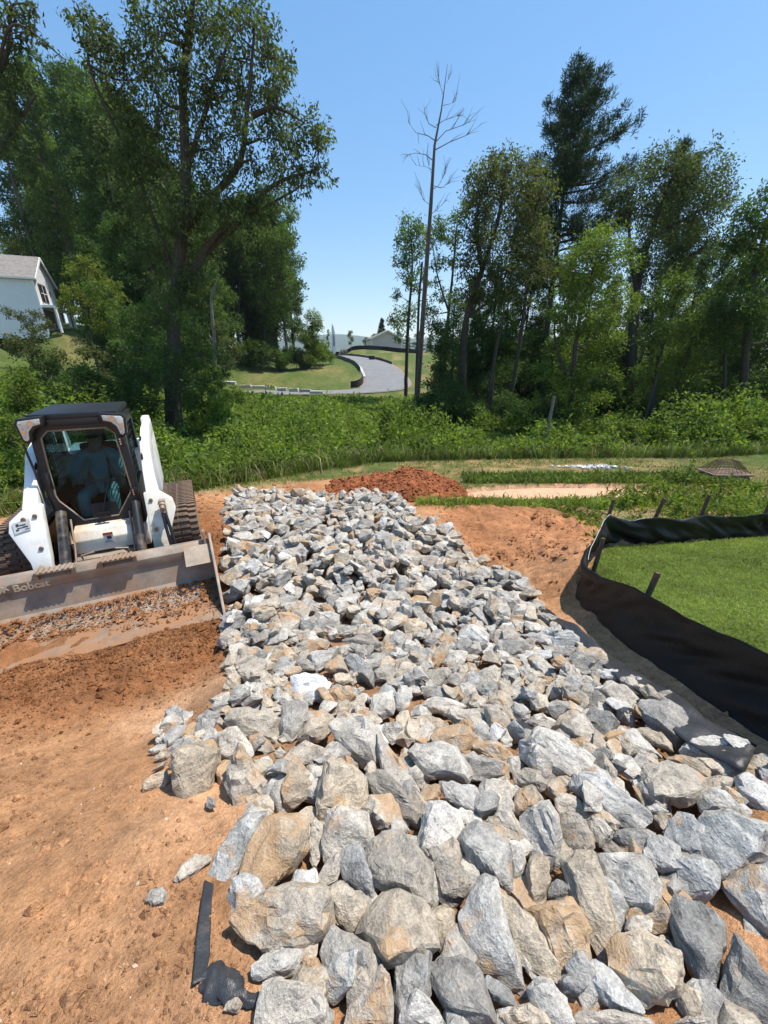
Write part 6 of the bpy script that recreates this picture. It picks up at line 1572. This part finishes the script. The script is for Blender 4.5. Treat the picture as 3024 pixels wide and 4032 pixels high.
X, Y, h_ = edge_grass(4000, 89, .34); blades('meadow_grass', 'dry seed stalks along the edge of the thicket', X, Y, h_, L_STRAW, 89, .025, .25, H0)
# weeds right of the basin: leafy plants
rg = np.random.default_rng(95)
N = 36000; X = rg.uniform(3.0, 12, N); Y = rg.uniform(5.2, 10.2, N); m_ = soil_zone(X, Y)
k = (m_['lawn'] < .5) & (polydist(X, Y, FENCE) > .12) & (X > np.interp(Y, [5, 6.5, 8, 9, 10.2], [4.3, 3.5, 3.6, 6.0, 7.3])) & (fbm(X * 1.3, Y * 1.3, 96, 3) > -.12); X, Y = X[k], Y[k]
hgt_ = (.07 + .42 * np.clip(fbm(X * .9, Y * .9, 97, 3) + .35, 0, 1)) * np.clip((X - 2.6) / 3, .35, 1); Zw = H0(X, Y) + hgt_ * rg.random(len(X)) ** .6
kk = rg.random(len(X)) < .35
tag(link('weeds', leaves_mesh('weeds', np.stack([X, Y, Zw], 1)[kk], rg.uniform(.05, .12, int(kk.sum())), rg, -.05, .4), L_YEL), 'yellow-green weed leaves between the silt fence and the dry basin', 'weeds', kind='stuff')
X, Y, Zw = X[~kk], Y[~kk], Zw[~kk]
tag(link('weeds', leaves_mesh('weeds', np.stack([X, Y, Zw], 1), rg.uniform(.05, .12, len(X)), rg, -.05, .4), L_LIGHT), 'bright broad-leaved weeds between the silt fence and the dry basin', 'weeds', kind='stuff')
for i, (dx, dy, h) in enumerate([(1480, 1040, .62), (1400, 1075, .34), (1372, 1080, .3), (1345, 1085, .26), (1300, 1095, .24), (1585, 1055, .4), (1625, 1062, .42), (1530, 1070, .35), (1440, 1085, .3), (1290, 1160, .25), (1460, 1100, .25)]):
    g = hit(dx * DS, (dy + 12) * DS); b = Vector(g); rgi = np.random.default_rng(700 + i); root = empty('weed_plant', b)
    tag(root, ('tall dark-stemmed weed bush standing out beside the dry basin' if i == 0 else 'leafy green weed plant near the silt fence and dry basin'), 'weed', 'weed plants by the basin'); m = MB(); P = []
    for k in range(7 if i == 0 else 4):
        e = Vector((rgi.normal(0, .28) * h, rgi.normal(0, .28) * h, h * rgi.uniform(.7, 1.1))); md = e * .5 + Vector((0, 0, .06 * h)); m.tube([Vector(), md, e], [.008, .006, .003], 5, False)
        for j in range(16): f = rgi.uniform(.25, 1.05); P.append(np.array(md.lerp(e, f * 2 - 1) if f > .5 else md * (f * 2)) + rgi.normal(0, .035, 3))
    m.build('stem', B_DARK, root); P = np.array(P); link('foliage', leaves_mesh('foliage', P, rgi.uniform(.07, .13, len(P)), rgi, -.1, .42, P - P.mean(0)), L_MID if i == 0 else L_BRUSH, root)
# ------------------------------------------------------------------ road, drive
def strip(name, path, w, dz, mat, kind='structure', zf=None, side=0.0):
    P = np.array(path)[:, :2]; tg = np.gradient(P, axis=0); tg /= np.linalg.norm(tg, axis=1, keepdims=True); nr = np.stack([-tg[:, 1], tg[:, 0]], 1)
    rows = []
    for f in np.linspace(-.5, .5, 7): Q = P + nr * (f * w + side); z = (np.array(path)[:, 2] if zf is None else zf(Q[:, 0], Q[:, 1])) + dz; rows.append(np.c_[Q, z])
    n = len(P); I = np.arange(7 * n).reshape(7, n); Fq = np.stack([I[:-1, :-1].ravel(), I[:-1, 1:].ravel(), I[1:, 1:].ravel(), I[1:, :-1].ravel()], 1)
    o = link(name, np_mesh(name, np.concatenate(rows), Fq, True), mat); tag(o, kind=kind); return o
M_ASPH = simple('asphalt', (.19, .19, .19), .9, 0, .14, 1.2, use_pos=True, bump=.2); M_CONC = simple('concrete', (.62, .60, .56), .9, 0, .1, 1.5, use_pos=True); M_GRAV = simple('gravel', (.23, .19, .15), .95, 0, .4, 6, use_pos=True)
RDf = catmull(ROAD, 14)
strip('road_shoulder', RDf, ROADW + 1.0, .006, M_GRAV); strip('road', RDf, ROADW, .03, M_ASPH)
drv = catmull([(-19, 44.8, 0), (-22.5, 46.5, 0), (-25, 50, 0), (-29, 55, 0), (-33, 58, 0)], 8); strip('driveway', drv, 5.0, .12, M_CONC, zf=H0)
def wall_strip(name, label, path, h, mat, th=.05, cat='silt fence', group=None, dz=-.05, zfun=None):
    P = np.array(path)[:, :2]; z = (zfun or H0)(P[:, 0], P[:, 1]); m = MB(); n = len(P)
    wob = .06 * fbm(np.arange(n) * .6, np.arange(n) * 0, 5, 2)
    tg = np.gradient(P, axis=0); tg /= np.linalg.norm(tg, axis=1, keepdims=True); nr = np.stack([-tg[:, 1], tg[:, 0]], 1)
    for i in range(n):
        for s, zz in ((0, dz), (1, dz), (1, h + wob[i]), (0, h + wob[i])): m.v.append((P[i, 0] + nr[i, 0] * th * s, P[i, 1] + nr[i, 1] * th * s, z[i] + zz))
    for i in range(n - 1):
        for k in range(4): m.f.append((i * 4 + k, i * 4 + (k + 1) % 4, i * 4 + 4 + (k + 1) % 4, i * 4 + 4 + k))
    m.f += [(0, 1, 2, 3), tuple((n - 1) * 4 + k for k in (3, 2, 1, 0))]
    o = m.build(name, mat); return tag(o, label, cat, group)
def offset(path, d):
    P = np.array(path)[:, :2]; tg = np.gradient(P, axis=0); tg /= np.linalg.norm(tg, axis=1, keepdims=True); return P + np.stack([-tg[:, 1], tg[:, 0]], 1) * d
inner = offset(RDf, ROADW / 2 + .35); outer_ = offset(RDf, -ROADW / 2 - .35); nR = 14
wall_strip('silt_fence', 'black silt fence hugging the inside of the road bend', inner[int(3.9 * nR):int(6.1 * nR)], .95, M_FABRIC, group='silt fences along the road')
wall_strip('silt_fence', 'black silt fence strip along the upper inside of the road', inner[int(6.6 * nR):int(8.6 * nR)], .55, M_FABRIC, group='silt fences along the road')
wall_strip('silt_fence', 'low black silt fence along the outer edge of the road', outer_[int(7.2 * nR):int(9.2 * nR)], .45, M_FABRIC, group='silt fences along the road')
wall_strip('road_kerb', 'white concrete kerb along the inside of the upper road', offset(RDf, ROADW / 2 + .05)[int(6.1 * nR):int(7.6 * nR)], .28, M_CONC, .3, 'kerb', dz=-.1)
crest = [at(x, y, Y) for x, y, Y in ((700, 745, 99), (745, 746, 99), (790, 746, 100), (830, 748, 102), (870, 753, 98), (905, 760, 92))]
wall_strip('silt_fence', 'long black silt fence along the crest below the beige house', np.array(catmull([(p.x, p.y, 0) for p in crest], 6)), .9, M_FABRIC)
# white limestone blocks along the lawn foot
for i, (dx, dy) in enumerate([(498, 826), (531, 834), (560, 835), (584, 838), (609, 840), (635, 842), (659, 843), (684, 846)]):
    d = ray(dx * DS, dy * DS); t = 5.0; p = np.array([0, 0, CAMZ])
    while t < 70:
        p = np.array([0, 0, CAMZ]) + d * t
        if p[2] < float(H0(p[0], p[1])): break
        t += .25
    p = at(dx, dy, 42.6 - .1 * i); rgb = random.Random(400 + i); w_, h_ = rgb.uniform(.5, .85), rgb.uniform(.30, .42)
    bm = rough_hull([Vector((sx * w_ * rgb.uniform(.85, 1), sy * .3 * rgb.uniform(.8, 1), sz * h_ * rgb.uniform(.8, 1))) for sx in (-1, 1) for sy in (-1, 1) for sz in (0, 1)], rgb, .6, 1)
    o = link('limestone_block', bm_stone(bm, 'limestone_block', 'w', rgb)); o.location = (p.x, p.y, max(ground_at(p.x, p.y) - .05, p.z - .2)); tag(o, 'white limestone block in the row along the lawn foot', 'stone block', 'white blocks along the lawn foot')
# lawn slope left of the road
# ------------------------------------------------------------------ houses
M_SIDE = simple('white_siding', (.80, .80, .80), .55, 0, .03, 2); M_TRIM = simple('white_trim', (.84, .84, .83), .5, 0, .02); M_SHING = simple('shingle', (.24, .215, .195), .9, 0, .25, 3, bump=.3); M_BEIGE = simple('pink_beige', (.56, .47, .44), .6, 0, .04, 1)
M_DARKW = simple('dark_glass', (.02, .024, .03), .12, 0, .2); M_SHUT = simple('shutter', (.05, .022, .02), .6); M_CREAMT = simple('cream_trim', (.76, .70, .58), .6)
def siding(wall, O, du, n, outline, course=.20, name='siding_board', mat=None):
    """lap boards on a wall plane: O origin, du unit direction, n outward; outline(z) -> (u0,u1) or None"""
    z = 0.0
    while True:
        s0 = outline(z + course * .5)
        if s0 is None: break
        u0, u1 = s0; m = MB(); a = O + du * u0; b_ = O + du * u1
        for p in (a, b_):
            for (o_, zz) in ((.0, z), (.045, z + .004), (.012, z + course + .01), (.0, z + course + .01)): q = p + n * o_; m.v.append((q.x, q.y, O.z + zz))
        m.f += [(0, 1, 5, 4), (1, 2, 6, 5), (2, 3, 7, 6), (3, 0, 4, 7), (3, 2, 1, 0), (4, 5, 6, 7)]
        o = m.build(name, mat or M_SIDE); child(o, wall_root); o.parent = wall; o.matrix_parent_inverse = wall.matrix_world.inverted(); z += course
C = at(96, 690, 50); C.z = ground_at(C.x, C.y) ; base_z = at(96, 704, 50).z; C.z = base_z - .4
d1 = Vector((-.92, -.39, 0)).normalized(); d2 = Vector((-.39, .92, 0)).normalized(); n1 = -d2; n2 = -d1
house = empty('white_house', C); tag(house, 'white clapboard house with grey shingle roof on the slope by the forest', 'house'); bpy.context.view_layer.update(); wall_root = house
EV, RG, WG, LA, LB = 5.4, 2.4, 6.6, 4.6, 9.5
def hp(u, v, z): return C + d1 * u + d2 * v + Vector((0, 0, z))
m = MB()
A_ = [hp(0, 0, -1), hp(LA, 0, -1), hp(LA, WG, -1), hp(0, WG, -1), hp(0, 0, EV), hp(LA, 0, EV), hp(LA, WG, EV), hp(0, WG, EV), hp(0, WG / 2, EV + RG), hp(LA, WG / 2, EV + RG)]
m.add(A_, [(0, 1, 5, 4), (2, 3, 7, 6), (0, 4, 8, 7, 3), (1, 2, 6, 9, 5)])
B_ = [hp(LA, -.02, -1), hp(LA + LB, -.02, -1), hp(LA + LB, WG + 1, -1), hp(LA, WG + 1, -1), hp(LA, -.02, EV), hp(LA + LB, -.02, EV), hp(LA + LB, WG + 1, EV), hp(LA, WG + 1, EV), hp(LA + LB / 2, -.02, EV + 3.8), hp(LA + LB / 2, WG + 1, EV + 3.8)]
m.add(B_, [(0, 1, 5, 8, 4), (2, 3, 7, 9, 6), (1, 2, 6, 5), (3, 0, 4, 7)])
wl_ = child(m.build('wall', M_SIDE), house); bpy.context.view_layer.update()
siding(wl_, C + n1 * .003, d1, n1, lambda z: (0, LA) if z < EV else None)
siding(wl_, C + n1 * .024, d1, n1, lambda z: ((LA, LA + LB) if z < EV else (LA + (z - EV) / 3.8 * LB / 2, LA + LB - (z - EV) / 3.8 * LB / 2) if z < EV + 3.6 else None))
siding(wl_, C + n2 * .003, d2, n2, lambda z: ((0, WG) if z < EV else ((z - EV) / RG * WG / 2, WG - (z - EV) / RG * WG / 2) if z < EV + RG - .15 else None))
m = MB(); ov = .35
def slab(a, b_, c, d, th=.14): m.add([a, b_, c, d] + [p - Vector((0, 0, th)) for p in (a, b_, c, d)], [(0, 1, 2, 3), (7, 6, 5, 4), (0, 4, 5, 1), (1, 5, 6, 2), (2, 6, 7, 3), (3, 7, 4, 0)])
k = RG / (WG / 2)
slab(hp(-ov, -ov, EV - ov * k + .12), hp(LA + 2, -ov, EV - ov * k + .12), hp(LA + 2, WG / 2, EV + RG + .12), hp(-ov, WG / 2, EV + RG + .12))
slab(hp(-ov, WG + ov, EV - ov * k + .12), hp(-ov, WG / 2, EV + RG + .12), hp(LA + 2, WG / 2, EV + RG + .12), hp(LA + 2, WG + ov, EV - ov * k + .12))
k2 = 3.8 / (LB / 2)
slab(hp(LA - ov, -.4, EV - ov * k2 + .14), hp(LA + LB / 2, -.4, EV + 3.94), hp(LA + LB / 2, WG + 1.4, EV + 3.94), hp(LA - ov, WG + 1.4, EV - ov * k2 + .14))
slab(hp(LA + LB + ov, -.4, EV - ov * k2 + .14), hp(LA + LB + ov, WG + 1.4, EV - ov * k2 + .14), hp(LA + LB / 2, WG + 1.4, EV + 3.94), hp(LA + LB / 2, -.4, EV + 3.94))
child(m.build('roof', M_SHING), house)
def bar_part(nm, a, b_, w_, h_, mat): return child(MB().bar(a, b_, w_, h_).build(nm, mat), house)
bar_part('rake_board', hp(-ov - .03, -ov, EV - ov * k - .02), hp(-ov - .03, WG / 2, EV + RG - .02), .06, .26, M_TRIM); bar_part('rake_board', hp(-ov - .03, WG + ov, EV - ov * k - .02), hp(-ov - .03, WG / 2, EV + RG - .02), .06, .26, M_TRIM)
bar_part('gutter', hp(-ov, -ov - .06, EV - ov * k + .02), hp(LA - .2, -ov - .06, EV - ov * k + .02), .13, .14, M_TRIM); bar_part('corner_board', hp(-.03, -.03, -.5), hp(-.03, -.03, EV - .1), .16, .16, M_TRIM)
bar_part('rake_board', hp(LA - ov, -.45, EV - ov * k2), hp(LA + LB / 2, -.45, EV + 3.8), .06, .26, M_TRIM)
def wpart(v0, v1, z0, z1, o0, o1, nm, mat, par=None):
    q = [hp(-o, v, z) for o in (o0, o1) for v, z in ((v0, z0), (v1, z0), (v1, z1), (v0, z1))]
    o = MB().add(q, [(3, 2, 1, 0), (4, 5, 6, 7), (0, 1, 5, 4), (1, 2, 6, 5), (2, 3, 7, 6), (3, 0, 4, 7)]).build(nm, mat); o.parent = par or house; o.matrix_parent_inverse = o.parent.matrix_world.inverted(); return o
wi = wpart(1.0, 3.3, 3.0, 4.9, .04, .09, 'window', M_SHUT); bpy.context.view_layer.update()
for a in (0, 1):
    for b_ in (0, 1): wpart(1.28 + a * .9, 2.08 + a * .9, 3.1 + b_ * .9, 3.92 + b_ * .9, .09, .10, 'pane', M_DARKW, wi)
wpart(2.08, 2.18, 3.1, 4.82, .09, .115, 'muntin', M_TRIM, wi); wpart(1.28, 2.98, 3.92, 4.0, .09, .118, 'muntin', M_TRIM, wi)
wpart(4.4, 4.75, 3.9, 4.5, .04, .07, 'vent', M_SHUT); wpart(-.1, WG + .6, 2.35, 2.6, .04, 1.5, 'porch_roof', M_TRIM); wpart(.5, 3.8, .3, 2.2, .04, .08, 'garage_door', M_SHUT)  # lower dark panel paints in the shade of the open porch
for v in (.0, 4.4, 6.4): bar_part('porch_post', hp(-1.35, v, -.3), hp(-1.35, v, 2.38), .2, .2, M_TRIM)
# beige house beyond the crest
Yh = 114; bL = at(803, 752, Yh); bR = at(868, 754, Yh + 1.5); bL.z = bR.z = min(bL.z, bR.z) - .5; ap = at(838, 714, Yh); ez = at(803, 731, Yh).z; h2 = empty('beige_house', bL); tag(h2, 'beige gabled house with cream trim on the far crest', 'house'); bpy.context.view_layer.update()
e1 = (bR - bL); Wd = e1.length; e1.normalize(); e2 = Vector((-e1.y, e1.x, 0)); 
def gp(u, v, z): return Vector((bL.x, bL.y, 0)) + e1 * u + e2 * v + Vector((0, 0, z))
mu = (ap - Vector((bL.x, bL.y, ap.z))).dot(e1)
m = MB().add([gp(0, 0, bL.z - 1), gp(Wd, 0, bL.z - 1), gp(Wd, 11, bL.z - 1), gp(0, 11, bL.z - 1), gp(0, 0, ez), gp(Wd, 0, ez), gp(Wd, 11, ez), gp(0, 11, ez), gp(mu, 0, ap.z), gp(mu, 11, ap.z)], [(0, 1, 5, 8, 4), (2, 3, 7, 9, 6), (1, 2, 6, 5), (3, 0, 4, 7)]); child(m.build('wall', M_BEIGE), h2)
m = MB()
for (u0, s) in ((-.4, 1), (Wd + .4, -1)):
    sl_ = (ap.z - ez) / (mu if s > 0 else Wd - mu); slab(gp(u0, -.5, ez - .4 * sl_ + .15), gp(mu, -.5, ap.z + .15), gp(mu, 11.5, ap.z + .15), gp(u0, 11.5, ez - .4 * sl_ + .15), .2)
child(m.build('roof', M_SHING), h2)
for u0 in (-.4, Wd + .4): child(MB().bar(gp(u0, -.56, ez - .25), gp(mu, -.56, ap.z), .1, .32).build('rake_board', M_CREAMT), h2)
child(MB().bar(gp(-.02, -.04, bL.z - .5), gp(-.02, -.04, ez - .1), .3, .3).build('corner_board', M_CREAMT), h2); child(MB().bar(gp(Wd + .02, -.04, bL.z - .5), gp(Wd + .02, -.04, ez - .1), .3, .3).build('corner_board', M_TRIM), h2)
# ------------------------------------------------------------------ small things on the crest
M_FLAGW = simple('flag_white', (.78, .80, .84), .7); M_FLAGB = simple('flag_blue', (.12, .14, .30), .7); M_POLE = simple('pole', (.2, .2, .2), .5); M_WOOD = simple('pallet_wood', (.33, .25, .17), .9)
fb = at(718, 747, 90); fb.z = ground_at(fb.x, fb.y); ft = at(719.5, 699, 90); hh_ = ft.z - fb.z; fl_ = empty('feather_flag', fb); tag(fl_, 'tall white feather flag standing on the crest beside the road', 'flag')
MB().tube([(0, 0, 0), (0, 0, hh_ * .8), (.12, 0, hh_)], [.035, .025, .012], 6).build('pole', M_POLE, fl_)
MB().prism([(.02, hh_ * .06), (.62, hh_ * .08), (.74, hh_ * .4), (.66, hh_ * .72), (.42, hh_ * .9), (.14, hh_), (.03, hh_ * .8)], 'y', -.012, .012).build('banner', M_FLAGW, fl_); MB().prism([(.18, hh_ * .3), (.5, hh_ * .32), (.5, hh_ * .62), (.3, hh_ * .68)], 'y', -.017, .017).build('banner_print', M_FLAGB, fl_)
for i, dx in enumerate((731, 737, 743)):
    p = at(dx, 745, 93); p.z = ground_at(p.x, p.y); Mx = Matrix.Rotation(R(28), 4, 'Y') @ Matrix.Rotation(R(20), 4, 'Z'); pal = empty('leaning_pallet', p); tag(pal, 'wooden pallet leaning on the crest behind the black fence', 'pallet', 'pallets on the crest')
    for k in range(5): MB().box(-.05, .02, -.6 + k * .27, -.42 + k * .27, 0, 1.5, Mx).build('slat', M_WOOD, pal)
    for k in (0, 1): MB().box(.022, .09, -.6, .66, .2 + k * .9, .3 + k * .9, Mx).build('runner', M_WOOD, pal)
def sapling(dx, dyt, dyb, Y, w_, leaf, label, seed):
    b_ = at(dx, dyb, Y); b_.z = ground_at(b_.x, Y) - .05; t_ = at(dx, dyt, Y); h_ = t_.z - b_.z; r_ = w_ * Y * .94 / FPX * DS; rgs = random.Random(seed)
    cl = [((b_.x + rgs.uniform(-.6, .6) * r_, Y + rgs.uniform(-.6, .6) * r_, b_.z + h_ * f), r_ * .6) for f in (.5, .6, .68, .76, .84, .92)]
    clump_tree('sapling', label, 'sapling', None, [[(tuple(b_), .06), ((b_.x, Y, b_.z + h_ * .5), .04), ((b_.x, Y, b_.z + h_ * .95), .015)]], cl, leaf, B_MID, .24, 1.8, seed)
sapling(758, 712, 747, 94, 6.5, L_MID, 'young planted tree alone on the crest against the far hills', 801); sapling(709, 710, 745, 96, 4.5, L_DARK, 'narrow dark sapling left of the feather flag', 802)
p = at(803, 776, 74); p.z = ground_at(p.x, p.y); bx = empty('utility_box', p); tag(bx, 'small black utility box on the grass above the road', 'utility box'); MB().box(-.5, .5, -.3, .3, -.05, .62).build('case', M_BLACK, bx, 40, .03); MB().box(-.54, .54, -.34, .34, .62, .70).build('lid', M_BLACK, bx, 40, .02)
# parked car by the drive
M_CAR = simple('car_blue', (.05, .075, .12), .25, .3, .05); cp_ = at(466, 772, 57); cp_.z = ground_at(cp_.x, cp_.y); car = empty('parked_car', cp_, R(8)); tag(car, 'dark blue car parked on the lawn top behind the oak', 'car')
MB().prism([(-2.2, .35), (-2.25, .75), (-2.0, .92), (-1.2, 1.0), (-.6, 1.42), (.9, 1.45), (1.7, 1.05), (2.15, .98), (2.25, .6), (2.2, .35)], 'y', -.88, .88).build('body', M_CAR, car, 40, .05)
for s in (-1, 1):
    MB().prism([(-.95, 1.02), (-.5, 1.36), (.85, 1.38), (1.4, 1.04)], 'y', s * .882, s * .90).build('window', M_DARKW, car)
    for x in (-1.4, 1.4):
        wh = MB().tube([(x, s * .70, .34), (x, s * .92, .34)], .34, 18).build('wheel', M_BLACK, car, 40); MB().tube([(x, s * .921, .34), (x, s * .935, .34)], .21, 14).build('rim', M_CHROME, wh, 40)
# ------------------------------------------------------------------ basin riser with wire rack
M_RISER = simple('riser_concrete', (.20, .135, .095), .9, 0, .25, 3, bump=.3); M_WIRE = simple('rusty_wire', (.16, .10, .06), .7, .3)
g = hit(1556 * DS, 1042 * DS); rz_ = empty('outlet_riser', Vector(g)); rz_.scale = (.74, .74, .8); tag(rz_, 'brown concrete outlet box with a pyramid wire trash rack in the meadow', 'outlet box')
m = MB().prism([(-.66, .20), (-.58, .34), (.58, .34), (.66, .20), (.45, -.1), (-.45, -.1)], 'y', -.42, .42); m.build('box', M_RISER, rz_, 40, .015)
MB().box(-.70, .70, -.47, .47, .33, .385).build('rim', M_RISER, rz_, 40, .01); m = MB()
cs = [(-.64, -.4, .385), (.64, -.4, .385), (.64, .4, .385), (-.64, .4, .385)]; ct = [(-.28, -.16, .78), (.28, -.16, .78), (.28, .16, .78), (-.28, .16, .78)]
for a in range(4):
    A0, A1, B0, B1 = Vector(cs[a]), Vector(cs[(a + 1) % 4]), Vector(ct[a]), Vector(ct[(a + 1) % 4])
    for k in range(9): f = k / 8; m.bar(A0.lerp(A1, f), B0.lerp(B1, f), .011)
    for k in range(1, 6): f = k / 5; m.bar(A0.lerp(B0, f), A1.lerp(B1, f), .011)
    for k in range(7): m.bar(A0.lerp(A1, k / 8), B0.lerp(B1, min(1, (k + 2) / 8)), .005)
for k in range(7): m.bar(Vector(ct[0]).lerp(Vector(ct[1]), k / 6), Vector(ct[3]).lerp(Vector(ct[2]), k / 6), .006)
m.build('wire_rack', M_WIRE, rz_)
# ------------------------------------------------------------------ far hills
M_HILL = simple('far_hill', (.055, .085, .05), .95, 0, .2, .004, use_pos=True)
X = np.linspace(-3600, 3600, 240); top = 95 + 60 * fbm(X * .0009, X * 0, 301, 4) * 2 + 55 * np.exp(-((X + 420) / 420) ** 2); rows = []
for k, f in enumerate(np.linspace(0, 1, 12)): rows.append(np.stack([X, 2300 + 900 * f + 0 * X, -10 + (top + 6 * fbm(X * .012, X * 0 + k, 303, 3)) * math.sin(f * 1.57) ** .8], 1))
I = np.arange(12 * 240).reshape(12, 240); Fq = np.stack([I[:-1, :-1].ravel(), I[:-1, 1:].ravel(), I[1:, 1:].ravel(), I[1:, :-1].ravel()], 1)
tag(link('hills', np_mesh('hills', np.concatenate(rows), Fq, True), M_HILL), kind='structure')
# ------------------------------------------------------------------ summer haze
hb = MB().box(-4200, 4200, -60, 3700, -40, 260).mesh('haze'); hz_o = link('haze', hb); tag(hz_o, 'thin pale summer haze over the far hills', 'haze', kind='stuff')
t = NT('haze'); t.n.remove(t.b); pv = t.new('ShaderNodeVolumePrincipled'); pv.inputs['Color'].default_value = (.78, .86, .95, 1); pv.inputs['Density'].default_value = .00016; pv.inputs['Anisotropy'].default_value = .2
t.l.new(pv.outputs[0], t.out.inputs['Volume']); hb.materials.append(t.m)
